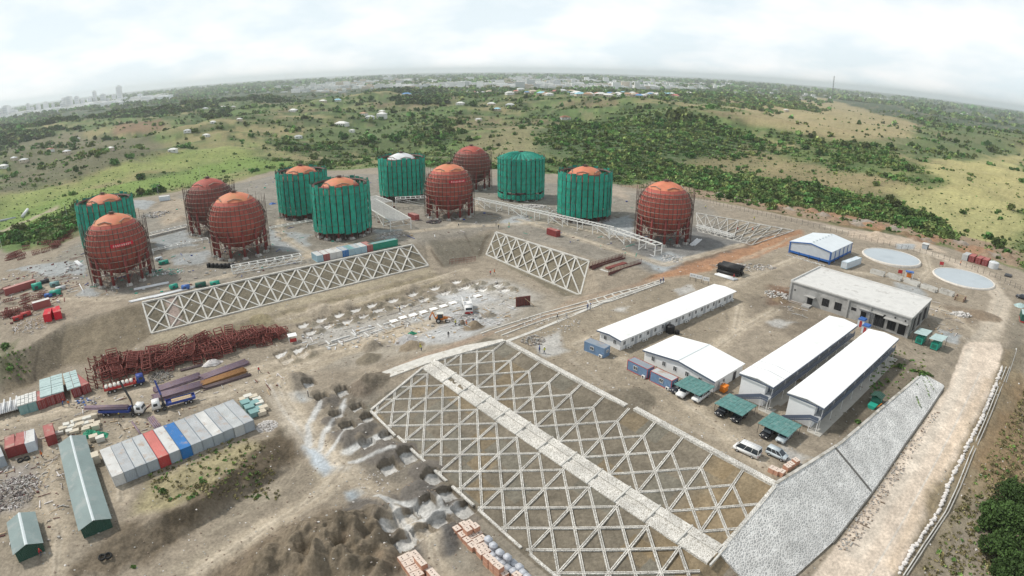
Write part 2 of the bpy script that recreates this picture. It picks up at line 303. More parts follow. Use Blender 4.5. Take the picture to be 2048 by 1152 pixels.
# tank platform
area([(20, 590), (280, 600), (830, 487), (985, 460), (1180, 520), (1330, 545), (1500, 492), (1395, 400), (1230, 378), (900, 350), (540, 352), (350, 395), (150, 490)], GREY, f=4, op=.9, wob=5, ws=20)
area([(1250, 490), (1400, 445), (1510, 490), (1400, 540), (1300, 545)], (.24, .24, .235), f=4, wob=4, ws=14)
area([(1100, 345), (1240, 375), (1260, 400), (1130, 372)], (.44, .37, .30), f=3, op=.8, wob=3)
area([(0, 600), (60, 570), (170, 560), (180, 600), (290, 604), (200, 632), (110, 625)], (.40, .345, .275), f=4, op=.8, wob=4)
area([(350, 395), (300, 420), (330, 450), (370, 440), (380, 400)], (.44, .37, .29), f=3, op=.85, wob=3)
for P in ([(20, 540), (100, 525), (165, 520), (170, 550), (90, 550)], [(268, 400), (310, 405), (290, 420), (262, 415)], [(150, 590), (180, 570), (200, 595)], [(300, 480), (370, 460), (390, 490), (330, 500)],
          [(540, 460), (620, 470), (610, 505), (545, 500)], [(1280, 520), (1340, 505), (1385, 520), (1330, 545)], [(1200, 440), (1260, 430), (1280, 480), (1220, 470)], [(750, 460), (800, 460), (795, 480), (755, 478)], [(1000, 440), (1040, 430), (1060, 445), (1010, 452)], [(350, 510), (420, 500), (410, 530), (350, 530)]):
    area(P, GRAVEL, f=1.5, op=.75, wob=3, ws=5)
line([(1790, 475), (1660, 452), (1590, 437), (1400, 400), (1250, 383), (1130, 362)], (.46, .39, .32), 3.2, 1.2, .8, 1, 8)
# orange bank beside the building platform
area([(1020+160, 610), (1290, 562), (1400, 520), (1520, 478), (1600, 460), (1605, 470), (1500, 520), (1420, 545), (1310, 560)], ORANGE, f=1.5, op=.85, wob=3, ws=9, rg=.5)
area([(1290, 560), (1420, 505), (1540, 465), (1560, 462), (1400, 520)], (.20, .145, .10), f=1.5, op=.8, wob=3, ws=9, rg=.4)
line([(1300, 565), (1420, 545), (1530, 500), (1600, 470)], (.46, .36, .27), 1.2, .8, .8, .6)
# building platform
area([(1010, 684), (1330, 562), (1560, 510), (1560, 580), (1430, 700), (1550, 960)], (.335, .29, .225), f=3, op=.9, wob=4, ws=18)
area([(1500, 590), (1580, 600), (1700, 660), (1650, 690), (1500, 640)], (.25, .215, .17), f=3, op=.8, wob=4, ws=8, rg=.25)
area([(1540, 570), (1585, 575), (1580, 610), (1540, 610)], (.20, .12, .08), f=2, op=.7, wob=3, ws=6, rg=.5)
area([(1700, 720), (1790, 700), (1860, 750), (1700, 880), (1660, 870)], (.19, .165, .125), f=2, op=.85, wob=3, ws=6, rg=.15)
line([(1490, 560), (1440, 590), (1420, 620), (1300, 665), (1245, 700), (1130, 690), (1300, 810), (1470, 900), (1560, 950)], (.37, .32, .25), 3.5, 2, .6, 1.5)
for dx in (-7, 7): line([(1560+dx, 520), (1480+dx, 570), (1380, 600+dx*.6), (1230, 660+dx*.6), (1140, 720+dx*.3), (1260+dx, 800), (1440+dx, 880)], (.44, .39, .32), .5, .5, .5, .5)
line([(1380, 700), (1440, 680), (1460, 650), (1445, 610)], (.22, .19, .15), .35, .3, .7, .3)
line([(1500, 590), (1560, 640), (1640, 660)], (.22, .19, .15), .6, .5, .6, .4)
for P in ([(1060, 690), (1120, 660), (1135, 700), (1090, 720)], [(1550, 640), (1590, 645), (1560, 655), (1535, 645)], [(1570, 895), (1615, 915), (1600, 925), (1570, 920)], [(1350, 580), (1385, 568), (1390, 580), (1360, 590)], [(1225, 620), (1260, 612), (1250, 622)]):
    area(P, DUST, f=1.2, op=.8, wob=2, ws=4)
# right: perimeter road round the ponds
line([(1955, 700), (1985, 650), (2003, 600), (1975, 560), (1900, 520), (1800, 487), (1660, 455)], (.60, .53, .44), 3.6, 1.4, .9, .8)
for o in (-5, 5): line([(1935+o, 690), (1985+o, 645), (2003+o, 600), (1970+o, 555), (1880, 512+o)], (.50, .45, .38), .5, .4, .7, .3)
line([(1850, 620), (1900, 660), (1950, 690)], (.46, .41, .34), 1.2, .7, .7, .5)
area([(1690, 460), (1760, 465), (1870, 490), (1890, 505), (1780, 490), (1700, 475)], (.58, .48, .38), f=2, op=.85, wob=3)
area([(1860, 505), (1925, 520), (2000, 550), (1985, 562), (1900, 530)], (.58, .50, .41), f=2, op=.8, wob=3)
area([(1790, 487), (1830, 488), (1828, 498), (1795, 497)], GRAVEL, f=1, op=.9, wob=1)
area([(1790, 565), (1840, 575), (1850, 590), (1810, 590)], GRAVEL, f=1.5, op=.7, wob=2)
area([(1890, 610), (1960, 620), (1970, 640), (1920, 650), (1890, 630)], (.25, .20, .15), f=2, op=.8, wob=2, rg=.3)
area([(1880, 660), (1925, 670), (1915, 690), (1885, 680)], GRAVEL, f=1, op=.8, wob=1.5)
# trench and the ground round the footing pits
area([(600, 690), (700, 640), (900, 570), (1010, 560), (1090, 590), (1100, 640), (860, 690), (720, 735), (570, 730)], (.38, .35, .30), f=5, op=.8, wob=6, ws=18, rg=.2)
area([(620, 660), (730, 640), (870, 595), (1000, 560), (1060, 590), (1000, 650), (920, 650), (880, 640), (700, 690), (620, 690)], DUST, f=4, op=.55, wob=7, ws=12)
area([(840, 640), (900, 620), (1000, 620), (1010, 650), (940, 675), (830, 690)], (.52, .54, .56), f=3, op=.8, wob=5, ws=8)
area([(870, 590), (960, 580), (990, 600), (900, 620)], (.55, .57, .59), f=3, op=.8, wob=5, ws=8)
line([(560, 780), (585, 745), (680, 705), (790, 668), (880, 640)], (.50, .43, .33), 3.0, 1.5, .8, 1)
line([(600, 640), (760, 590), (880, 555)], (.43, .38, .29), 2, 1, .6, 1)
area([(1140, 600), (1290, 560), (1330, 555), (1200, 600), (1020, 660), (860, 712), (990, 668)], (.36, .29, .225), f=1.5, op=.8, wob=1.5, rg=.25)
line([(740, 760), (850, 712), (990, 664), (1120, 622)], (.40, .31, .24), 1.6, .8, .7, .6, rg=.25)
for P in ([(285, 606), (825, 490), (857, 532), (303, 668)], [(992, 465), (1178, 523), (1160, 592), (972, 510)]): area(P, (.225, .20, .15), f=1, wob=1, rg=.02)
area([(305, 690), (580, 620), (868, 548), (885, 566), (592, 643), (335, 712)], (.30, .26, .18), f=2, op=.9, wob=2.5, ws=7, rg=.45)
area([(855, 480), (985, 465), (960, 515), (890, 535)], (.20, .185, .15), f=2, op=.9, wob=1.5, rg=.2)
line([(862, 500), (875, 520), (886, 532)], DARK, .5, .3, .8, .3); line([(975, 470), (965, 490), (958, 512)], DARK, .6, .3, .8, .3); line([(930, 470), (940, 490), (950, 510)], DARK, .3, .3, .7, .3)
area([(330, 600), (352, 590), (362, 640), (345, 655)], (.46, .37, .33), f=.6, wob=1)
# left bank and yard
area([(0, 720), (60, 695), (135, 650), (285, 608), (303, 668), (235, 722), (120, 738), (0, 800)], (.255, .215, .155), f=2, op=.9, wob=2, rg=.18)
line([(80, 690), (68, 740), (70, 760)], DARK, .35, .3, .8, .5); line([(38, 705), (35, 760)], DARK, .45, .3, .8, .5); line([(112, 665), (105, 700)], DARK, .2, .2, .7, .3)
area([(0, 695), (40, 680), (30, 720), (0, 760)], (.15, .17, .09), f=2, op=.6, wob=3, ws=5, rg=.4)
area([(300, 672), (580, 600), (860, 535), (866, 545), (580, 616), (306, 688)], (.42, .37, .27), f=1.5, op=.7, wob=1)
area([(0, 800), (170, 745), (560, 700), (640, 690), (560, 790), (560, 850), (250, 990), (0, 1152)], (.36, .315, .25), f=3, op=.7, wob=4, ws=12)
line([(0, 845), (150, 810), (320, 775), (480, 745), (560, 735), (700, 700)], (.42, .365, .285), 3, 1.5, .7, 1)
for o in (-5, 6): line([(0, 845+o), (150, 810+o), (300, 805+o), (430, 790+o), (540, 760+o)], (.46, .41, .33), .4, .4, .5, .5)
area([(0, 935), (55, 930), (75, 965), (60, 1010), (0, 1030)], (.40, .38, .38), f=2, op=.5, wob=3, ws=5)
# grassy shoulder, cliff, basin
area([(300, 960), (400, 915), (520, 880), (560, 860), (560, 900), (440, 985), (330, 1030), (270, 1030)], (.36, .32, .20), f=2, wob=3, ws=7, rg=.5)
area([(560, 860), (620, 905), (560, 940), (480, 985), (400, 1050), (330, 1080), (330, 1030), (420, 985), (510, 900)], (.15, .122, .088), f=1.6, wob=2.5, ws=5, rg=.6)  # cliff soil darkened, its shading put into the colour
area([(230, 1050), (330, 1050), (390, 1060), (330, 1110), (230, 1152), (130, 1152)], (.17, .138, .10), f=2, op=.85, wob=3, ws=5, rg=.6)
area([(440, 1010), (500, 980), (600, 925), (640, 960), (560, 1025), (440, 1090), (390, 1080)], (.28, .245, .195), f=3, wob=3, rg=.15)
area([(640, 880), (700, 940), (560, 1050), (400, 1152), (360, 1152), (330, 1140), (560, 1030), (640, 975)], (.40, .355, .28), f=2, op=.85, wob=1.5)
for o in (-6, 8): line([(720, 920+o), (660, 985+o), (540, 1055+o), (380, 1140+o)], (.48, .43, .35), .45, .4, .7, .3)
for k_ in range(9): line([(600-k_*14, 930+k_*9), (570-k_*16, 975+k_*9), (520-k_*14, 1010+k_*8)], (.36, .32, .255), .2, .2, .6, .4)
area([(430, 1152), (540, 1060), (640, 1020), (700, 1010), (760, 1060), (800, 1110), (790, 1152)], (.215, .175, .13), f=3, wob=4, ws=6, rg=.8)
area([(700, 1115), (760, 1095), (790, 1120), (770, 1152), (740, 1152)], (.33, .20, .12), f=2, op=.35, wob=3, rg=.5)
area([(690, 1010), (760, 990), (850, 1000), (960, 1030), (950, 1060), (880, 1110), (790, 1100), (720, 1060)], DGREY, f=2, wob=3, ws=6, rg=.4)
area([(640, 860), (700, 760), (800, 790), (860, 900), (960, 1020), (900, 1050), (780, 960), (700, 930)], (.215, .195, .165), f=3, op=.85, wob=4, ws=8, rg=.3)
area([(880, 1060), (1000, 1040), (1090, 1152), (820, 1152), (790, 1110)], (.30, .275, .23), f=2, op=.8, wob=2)
line([(555, 790), (590, 850), (640, 905), (700, 945)], (.50, .45, .38), 2.6, 1.3, .8, 1)
for o in (-8, 7): line([(548+o, 770), (575+o, 820), (620+o, 880), (680+o, 935)], (.60, .57, .52), .5, .4, .8, .3)
area([(560, 785), (610, 785), (620, 800), (580, 803)], (.52, .55, .57), f=1.5, op=.85, wob=1.5)
area([(607, 893), (640, 900), (660, 930), (708, 930), (700, 945), (650, 953), (630, 925)], (.48, .54, .60), f=.8, op=.95, wob=1.2)
area([(692, 985), (720, 978), (745, 995), (740, 1010), (700, 1000)], (.46, .52, .57), f=.8, op=.95, wob=1.2)
PALE_L = (([(620, 890), (615, 850), (640, 810)], 1.0), ([(640, 900), (645, 870), (680, 830), (690, 800)], .7), ([(655, 910), (680, 880), (700, 860), (735, 850)], .7), ([(690, 905), (720, 890), (775, 868)], 1.3), ([(700, 925), (740, 915), (790, 905)], .6),
              ([(755, 1000), (790, 1020), (810, 1050), (830, 1078)], 1.2), ([(770, 1005), (830, 1010), (845, 1028), (900, 1020), (915, 1012)], .8), ([(815, 1048), (850, 1040), (880, 1025), (880, 1000)], .8), ([(765, 1060), (795, 1062), (808, 1048)], .5))
for P, wd in PALE_L: line(P, (.58, .59, .59), wd, .4, .9, .5, 3)
line([(700, 870), (600, 770), (640, 730)], (.42, .37, .30), 1.5, 1, .5, 1)
# main lattice: soil in the fields, some of it ochre
k = near(lat(-12, 38)-70, lat(80, 0)+70); s_ = (GX[k]-O[0])*U[0]+(GY[k]-O[1])*U[1]; n_ = (GX[k]-O[0])*NV[0]+(GY[k]-O[1])*NV[1]
ins = ((n_ > 0) & (n_ < 37) & (s_ > -8) & (s_ < 78)).astype(float)
blend((k, ins), (.215, .19, .15)); rough((k, ins), .04)
cell = _tab[np.floor(s_/5.2).astype(int) & 255, np.floor(n_/4.4).astype(int) & 255]
blend((k, ins*(cell > .88)*.55), (.265, .205, .125)); blend((k, ins*(cell < .16)*.6), (.20, .195, .165))
blend((k, ins*sstep((s_-62)/6)*(n_ < 24)*.6), (.32, .24, .14))
# right: road, verge, dry slope
ROADP = [(1620, 1152), (1680, 1085), (1762, 975), (1818, 890), (1898, 772), (1928, 690), (1940, 684), (2000, 684), (2006, 700), (1998, 735), (1979, 785), (1959, 832), (1939, 868), (1914, 921), (1892, 965), (1868, 1024), (1824, 1088), (1786, 1150)]
km = mask_poly(list(hits(ROADP[1:]))+[at(1690, 1330, -9.8), at(1480, 1330, -9.8), at(1622, 1152, -9.5)], .35, .35, 3); blend(km, (.74, .64, .54)); rough(km, .03)
area([(1690, 1110), (1775, 985), (1830, 900), (1905, 775), (1930, 700), (1950, 690), (1915, 800), (1850, 910), (1790, 1010), (1720, 1120)], (.72, .66, .58), f=1, op=.6, wob=.6)
area([(1790, 1150), (1855, 1000), (1935, 860), (1985, 760), (1970, 755), (1915, 850), (1835, 990), (1770, 1130)], (.66, .53, .40), f=1, op=.6, wob=.6)
line([(1740, 1152), (1830, 1000), (1905, 860), (1960, 745)], (.70, .66, .61), .16, .12, .9, .05)
area([(2010, 700), (2048, 690), (2048, 1000), (1950, 1000), (1860, 1152), (1800, 1152), (1860, 1000), (1940, 860), (1992, 760)], (.30, .245, .165), f=1.5, wob=2, rg=.35)
area([(1960, 870), (2048, 760), (2048, 980), (1960, 980)], (.29, .20, .115), f=3, op=.7, wob=4, ws=6, rg=.3)
area([(1850, 1040), (1900, 960), (1950, 1000), (1900, 1152), (1830, 1152)], (.29, .26, .20), f=2, op=.6, wob=3)
area([(2020, 640), (2048, 640), (2048, 740), (2015, 740)], (.22, .20, .16), f=2, op=.7, wob=2)
line([(0, 465), (60, 440), (110, 415)], (.46, .38, .30), 4, 2, .8, 1)
# ---- relief on top of the break lines: mounds, pits, ruts
DZ = np.zeros(NA*NR); rnd0 = random.Random(3)
def mound(px, py, rad, h, col=None, op=.9, sx=1.0, flat=0.0):
    c = hit(px, py); k = near(c-rad*1.6, c+rad*1.6); d = np.hypot(GX[k]-c[0], GY[k]-c[1])/rad
    d = d+(fbm(GX[k], GY[k], rad*.7, 3, px*.01)-.5)*.5; v = np.clip(1-d, 0, 1); v = np.minimum(v, 1-flat)/(1-flat)
    DZ[k] += h*sstep(v)*(1+.25*(fbm(GX[k], GY[k], 1.6, 3, 2)-.5))
    if col is not None: blend((k, sstep((1.0-d)/.25)), col, op)
def pit(px, py, sz=1.3, depth=1.0, ang=.68, floor=(.60, .60, .59)):
    c = hit(px, py); k = near(c-sz*2.2, c+sz*2.2); ca, sa = math.cos(ang), math.sin(ang)
    x, y = GX[k]-c[0], GY[k]-c[1]; q = np.maximum(abs(x*ca+y*sa), abs(-x*sa+y*ca))
    q = q+(fbm(GX[k], GY[k], .9, 2, px*.01)-.5)*.14*sz
    DZ[k] -= depth*sstep((sz*1.04-q)/(.10*sz)+.5)
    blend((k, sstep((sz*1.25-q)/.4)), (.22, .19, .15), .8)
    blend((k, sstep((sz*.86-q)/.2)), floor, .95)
PITS = [(607, 650), (642, 639), (679, 629), (711, 619), (743, 610), (658, 651), (694, 642), (726, 632), (758, 619), (622, 664), (805, 611), (826, 588), (847, 599), (870, 575), (786, 600), (891, 585), (913, 563), (931, 574), (947, 568), (965, 578), (994, 570), (1010, 580),
        (562, 708), (574, 721), (597, 699), (606, 710)]
for i, (x, y) in enumerate(PITS):
    mound(x+15, y-1, 2.6, 1.1, (.27, .24, .18), .7); 
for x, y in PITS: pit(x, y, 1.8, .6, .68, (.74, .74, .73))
BIG = [(646, 796), (686, 782), (675, 829), (716, 814), (697, 853), (737, 835), (776, 871), (737, 888), (779, 935), (818, 912), (867, 957), (897, 990), (929, 1018), (854, 1015), (817, 1032), (883, 1043), (780, 1051), (848, 1065), (808, 1086), (619, 767)]
for x, y, r_, h, c in ((655, 806, 3.6, 1.3, DGREY), (661, 842, 2.6, 1.0, DGREY), (692, 874, 4.4, 1.5, DGREY), (730, 858, 3.4, 1.2, DGREY), (744, 694, 3.6, 2.2, DIRT), (736, 719, 4.2, 1.7, (.24, .21, .16)), (589, 764, 5, 2, (.27, .24, .2)), (728, 772, 4.2, 2.3, (.24, .2, .16)), (752, 760, 4, 1.6, (.22, .19, .15)),
                       (825, 694, 4.2, 1.9, (.27, .22, .16)), (811, 681, 3.6, 1.5, (.45, .45, .46)), (947, 656, 3.8, 2.2, (.26, .2, .13)), (760, 905, 5, 1.3, DGREY), (800, 905, 4, 1.3, DGREY), (850, 940, 4, 1.2, DGREY), (840, 985, 4, 1.8, (.16, .15, .14)), (875, 1005, 4, 1.6, (.16, .15, .14)), (760, 1030, 5, 1.6, DGREY), (900, 1060, 3, 1.2, DGREY),
                       (744, 1015, 5, 1.3, DGREY), (700, 1050, 5, 2, DGREY), (630, 1068, 5, 3, (.23, .19, .14)), (689, 1075, 5, 2.6, (.22, .18, .13)), (655, 1095, 4, 2.4, (.23, .19, .14)), (600, 1090, 4, 2.2, (.24, .2, .15)), (720, 1095, 4, 2, (.22, .17, .12)), (560, 1110, 5, 2.2, (.23, .19, .14)), (640, 1130, 5, 2.4, (.21, .17, .12)), (700, 1130, 5, 2, (.2, .165, .12)), (520, 1140, 4, 2, (.22, .18, .13)),
                       (1755, 474, 6, 3, (.58, .48, .38)), (1968, 632, 6, 1.2, (.24, .19, .14)), (1205, 455, 3, .8, GREY), (575, 480, 3.5, 1.2, (.3, .25, .2)), (365, 440, 5, 2.5, (.46, .38, .3)), (140, 540, 2.6, 1.6, (.40, .43, .45)), (565, 470, 3, .9, (.22, .2, .17)), (1258, 800, 6, .5, (.21, .185, .145)), (640, 620, 5, 1.2, DIRT), (520, 640, 4, 1, STRAW), (690, 612, 4, 1.2, DIRT),
                       (820, 575, 4, 1.4, DIRT), (860, 590, 3, 1.2, DIRT), (900, 575, 3, 1.2, (.28, .25, .2)), (976, 632, 3, 1.4, DIRT), (120, 1020, 3, .3, None), (870, 1083, 5, 1.6, (.15, .145, .14)), (1560, 600, 3, .8, BROWN), (1566, 585, 3, 1, (.2, .12, .08))):
    mound(x, y, r_, h, c)
for i, (x, y) in enumerate(BIG):
    mound(x-15, y-10, 1.7, .7, DGREY if y > 900 else (.23, .2, .16), .7)
for i in range(80):
    x, y = rnd0.uniform(520, 800), rnd0.uniform(1030, 1150)
    if x+y*1.0 > 1640 and y > 1045-(x-640)*.12: mound(x, y, rnd0.uniform(1.3, 2.8), rnd0.uniform(.5, 1.3), tuple(rnd0.uniform(.75, 1.15)*c_ for c_ in (.215, .18, .135)) if i < 0 else [tuple(q_*c_ for c_ in (.215, .18, .135)) for q_ in (rnd0.uniform(.75, 1.15),)][0], .6)
# hedgehog spoil heaps outside the fence
for i in range(26):
    x = 1440+i*23; y = 388+i*5.0-(6*math.sin(i)); mound(x, y, 5, 2.0, (.34, .22, .15) if i % 3 else (.40, .37, .34), .6)
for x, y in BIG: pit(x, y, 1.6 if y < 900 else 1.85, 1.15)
TRK = [[(0, 850), (150, 818), (300, 812), (450, 790), (560, 745), (700, 700), (860, 655)], [(0, 838), (160, 800), (330, 775), (520, 735), (640, 700), (790, 665)], [(560, 760), (575, 800), (620, 860), (690, 930), (640, 985), (540, 1050), (400, 1140)], [(240, 1000), (240, 900), (255, 850), (330, 830)], [(100, 1010), (95, 950), (120, 910), (60, 880), (0, 880)], [(110, 1152), (120, 1060), (85, 980)], [(700, 950), (860, 1080), (880, 1152)], [(560, 640), (700, 605), (850, 565), (930, 540)], [(0, 625), (120, 600), (230, 598), (420, 560), (620, 512), (760, 470), (900, 455), (1100, 445), (1260, 480)], [(640, 520), (560, 470), (560, 440)], [(900, 452), (960, 420), (950, 400)], [(1040, 440), (1230, 500), (1330, 530), (1480, 490)], [(1250, 720), (1330, 770), (1430, 850), (1530, 930)], [(1150, 690), (1230, 655), (1380, 600), (1480, 560), (1560, 530), (1640, 500)], [(1420, 700), (1470, 660), (1480, 610)], [(1550, 620), (1480, 660), (1400, 720)], [(1660, 545), (1700, 560), (1900, 625), (1940, 660)], [(1850, 510), (1860, 540), (1840, 560), (1700, 545)]]
for T_ in TRK:
    line(T_, (.52, .45, .355), 2.2, 1.0, .62, .9, 6)
    for o_ in (-4, 3): line([(x+o_, y+o_*.5) for x, y in T_], (.58, .515, .42), .42, .3, .65, .5, 4)
    line([(x+1, y+2) for x, y in T_], (.25, .215, .17), .3, .3, .45, .4, 4)
for P, wd in PALE_L: line(P, (.64, .65, .65), wd*.6, .35, .75, .5, 3)
GZ = GZ+DZ+ROUGH*((fbm(GX, GY, 5, 5, 8)-.5)*2.6+(fbm(GX, GY, 1.3, 3, 9)-.5)*1.0)
outs_ = GR > 330
me = bpy.data.meshes.new('ground')
co = np.stack([GX, GY, GZ], 1).astype(np.float32)
ia = np.arange(NA); ib = (ia+1) % NA
quads = np.stack([ia[None, :]+(np.arange(NR-1)*NA)[:, None], ia[None, :]+(np.arange(1, NR)*NA)[:, None], ib[None, :]+(np.arange(1, NR)*NA)[:, None], ib[None, :]+(np.arange(NR-1)*NA)[:, None]], 2).reshape(-1, 4)
def raw_mesh(me, co, fc, smooth=True):
    k = fc.shape[1]
    me.vertices.add(len(co)); me.vertices.foreach_set('co', np.ascontiguousarray(co, np.float32).ravel())
    me.loops.add(fc.size); me.loops.foreach_set('vertex_index', np.ascontiguousarray(fc, np.int32).ravel())
    me.polygons.add(len(fc)); me.polygons.foreach_set('loop_start', np.arange(0, fc.size, k, dtype=np.int32))
    if smooth: me.polygons.foreach_set('use_smooth', np.ones(len(fc), bool))
    me.update(calc_edges=True)
raw_mesh(me, co, quads)
ca = me.color_attributes.new('soil', 'FLOAT_COLOR', 'POINT'); ca.data.foreach_set('color', np.concatenate([np.clip(SOIL*np.where(outs_, .80, .83)[:, None]*np.where(outs_[:, None], 1, np.array((1.0, .985, .972))), .01, .9), np.ones((NA*NR, 1))], 1).astype(np.float32).ravel())
me.materials.append(gm)
ground = bpy.data.objects.new('ground', me); COL.objects.link(ground); ground['kind'] = 'structure'
# ------------------------------------------------------------------ mesh building
class MB:
    def __init__(s): s.v = []; s.f = []; s.m = []
    def add(s, V, F, m=0):
        o = len(s.v); s.v += [tuple(map(float, p)) for p in V]; s.f += [tuple(i+o for i in f) for f in F]; s.m += [m]*len(F); return s
    def box(s, x0, y0, z0, x1, y1, z1, m=0):
        return s.add([(x0, y0, z0), (x1, y0, z0), (x1, y1, z0), (x0, y1, z0), (x0, y0, z1), (x1, y0, z1), (x1, y1, z1), (x0, y1, z1)],
                     [(3, 2, 1, 0), (4, 5, 6, 7), (0, 1, 5, 4), (1, 2, 6, 5), (2, 3, 7, 6), (3, 0, 4, 7)], m)
    def bar(s, p, q, w, h, m=0):
        p, q = Vector(p), Vector(q); d = (q-p).normalized(); up = Vector((0, 0, 1)) if abs(d.z) < .95 else Vector((1, 0, 0))
        a = d.cross(up).normalized()*w/2; b = a.cross(d).normalized()*h/2
        return s.add([p-a-b, p+a-b, p+a+b, p-a+b, q-a-b, q+a-b, q+a+b, q-a+b], [(0, 1, 2, 3), (7, 6, 5, 4), (4, 5, 1, 0), (5, 6, 2, 1), (6, 7, 3, 2), (7, 4, 0, 3)], m)
    def tube(s, p, q, r, n=8, m=0, r2=None, cap=True):
        p, q = Vector(p), Vector(q); d = (q-p).normalized(); up = Vector((0, 0, 1)) if abs(d.z) < .95 else Vector((1, 0, 0))
        a = d.cross(up).normalized(); b = d.cross(a); r2 = r if r2 is None else r2
        V = [p+(a*math.cos(2*math.pi*i/n)+b*math.sin(2*math.pi*i/n))*r for i in range(n)]+[q+(a*math.cos(2*math.pi*i/n)+b*math.sin(2*math.pi*i/n))*r2 for i in range(n)]
        F = [(i, (i+1) % n, n+(i+1) % n, n+i) for i in range(n)]
        if cap: F += [tuple(range(n-1, -1, -1)), tuple(range(n, 2*n))]
        return s.add(V, F, m)
    def lathe(s, prof, n=32, m=0, a0=0, a1=2*math.pi):
        full = abs(a1-a0-2*math.pi) < 1e-6; k = n if full else n+1
        V = [(r*math.cos(a0+(a1-a0)*i/n), r*math.sin(a0+(a1-a0)*i/n), z) for r, z in prof for i in range(k)]; F = []
        for j in range(len(prof)-1):
            for i in range(n):
                i2 = (i+1) % k; F.append((j*k+i, j*k+i2, (j+1)*k+i2, (j+1)*k+i))
        return s.add(V, F, m)
    def ring(s, R_, z, r, n=48, m=0, k=5):
        V = [((R_+r*math.cos(2*math.pi*j/k))*math.cos(2*math.pi*i/n), (R_+r*math.cos(2*math.pi*j/k))*math.sin(2*math.pi*i/n), z+r*math.sin(2*math.pi*j/k)) for i in range(n) for j in range(k)]
        return s.add(V, [(i*k+j, ((i+1) % n)*k+j, ((i+1) % n)*k+(j+1) % k, i*k+(j+1) % k) for i in range(n) for j in range(k)], m)
    def prism(s, poly, x0, x1, m=0, ax='x'):     # side outline (u, z) swept along x (or y)
        n = len(poly); P = (lambda x, u, z: (x, u, z)) if ax == 'x' else (lambda x, u, z: (u, x, z))
        V = [P(x0, u, z) for u, z in poly]+[P(x1, u, z) for u, z in poly]
        return s.add(V, [(i, (i+1) % n, n+(i+1) % n, n+i) for i in range(n)]+[tuple(range(n-1, -1, -1)), tuple(range(n, 2*n))], m)
    def blob(s, c, r, m=0, n=7, k=5, jit=.2, rnd=random):
        V = []; F = []
        for j in range(k+1):
            for i in range(n):
                t_ = math.pi*j/k; q = 2*math.pi*i/n; f = 1+rnd.uniform(-jit, jit) if 0 < j < k else 1
                V.append((c[0]+r[0]*f*math.sin(t_)*math.cos(q), c[1]+r[1]*f*math.sin(t_)*math.sin(q), c[2]+r[2]*f*math.cos(t_)))
        for j in range(k):
            for i in range(n): F.append((j*n+i, (j+1)*n+i, (j+1)*n+(i+1) % n, j*n+(i+1) % n))
        return s.add(V, F, m)
    def mesh(s, name, mats, smooth=False):
        me = bpy.data.meshes.new(name); me.from_pydata(s.v, [], s.f)
        for q in (mats if isinstance(mats, (list, tuple)) else [mats]): me.materials.append(q)
        if any(s.m): me.polygons.foreach_set('material_index', s.m)
        b = bmesh.new(); b.from_mesh(me); bmesh.ops.recalc_face_normals(b, faces=b.faces); b.to_mesh(me); b.free()
        if smooth: me.polygons.foreach_set('use_smooth', [True]*len(me.polygons))
        return me
    def build(s, name, mats, parent=None, smooth=False, loc=None, rot=None): return obj(name, s.mesh(name, mats, smooth), parent, loc, rot)
def obj(name, me, parent=None, loc=None, rot=None):
    o = bpy.data.objects.new(name, me); COL.objects.link(o)
    if parent is not None: o.parent = parent
    if loc is not None: o.location = loc
    if rot is not None: o.rotation_euler = rot if hasattr(rot, '__len__') else (0, 0, rot)
    return o
def tag(o, label, cat, group=None, kind=None):
    if label: o['label'] = label
    if cat: o['category'] = cat
    if group: o['group'] = group
    if kind: o['kind'] = kind
    return o
def thing(name, label, cat, loc=(0, 0, 0), rz=0.0, group=None):
    o = bpy.data.objects.new(name, None); COL.objects.link(o); o.empty_display_size = .2
    o.location = loc; o.rotation_euler = (0, 0, rz); return tag(o, label, cat, group)
KIDS = {}
def kids(o): return [c for c in o.children]
def dup(root, loc, rz=0.0, label=None, group=None, scale=None, recolor=None):
    r_ = root.copy(); COL.objects.link(r_); r_.location = loc; r_.rotation_euler = (0, 0, rz)
    if scale is not None: r_.scale = (scale,)*3 if not hasattr(scale, '__len__') else scale
    if label: r_['label'] = label
    if group: r_['group'] = group
    def rec(a, b):
        for ch in list(a.children):
            c_ = ch.copy(); COL.objects.link(c_); c_.parent = b; swap(c_); rec(ch, c_)
    def swap(c_):
        if recolor and c_.type == 'MESH':
            for sl in c_.material_slots:
                if sl.material and sl.material.name in recolor:
                    mm_ = MATS[recolor[sl.material.name]]; sl.link = 'OBJECT'; sl.material = mm_
    swap(r_); rec(root, r_); return r_
def yaw_of(a, b): d = np.array(b)-np.array(a); return math.atan2(d[1], d[0])
def g3(p, dz=0.0): return (p[0], p[1], zt(*p)+dz)
rnd = random.Random(11)
# ------------------------------------------------------------------ storage spheres
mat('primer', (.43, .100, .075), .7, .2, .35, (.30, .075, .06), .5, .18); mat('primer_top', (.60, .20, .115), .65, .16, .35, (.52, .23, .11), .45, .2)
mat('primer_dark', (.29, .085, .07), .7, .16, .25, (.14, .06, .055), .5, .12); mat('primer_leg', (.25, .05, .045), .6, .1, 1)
mat('plank', (.29, .235, .19), .85, .25, 2); mat('pole', (.10, .065, .055), .7, .2, 2); mat('concrete', (.55, .54, .51), .9, .12, .8, (.33, .31, .28), .35, .5)
mat('net', (.012, .29, .20), .75, .25, .5, (.03, .36, .265), .45, .3, .1, 1.3); mat('net2', (.010, .23, .17), .75, .25, .5, (.02, .30, .22), .4, .35, .1, 1.3)
mat('white_steel', (.74, .74, .72), .5, .06, 1, (.5, .48, .44), .12, .8); mat('banner', (.60, .015, .04), .5, .06, 1); mat('letter', (.85, .70, .66), .6); mat('white_cap', (.66, .68, .70), .7, .1, .4)
TR, TC = 10.9, 13.5
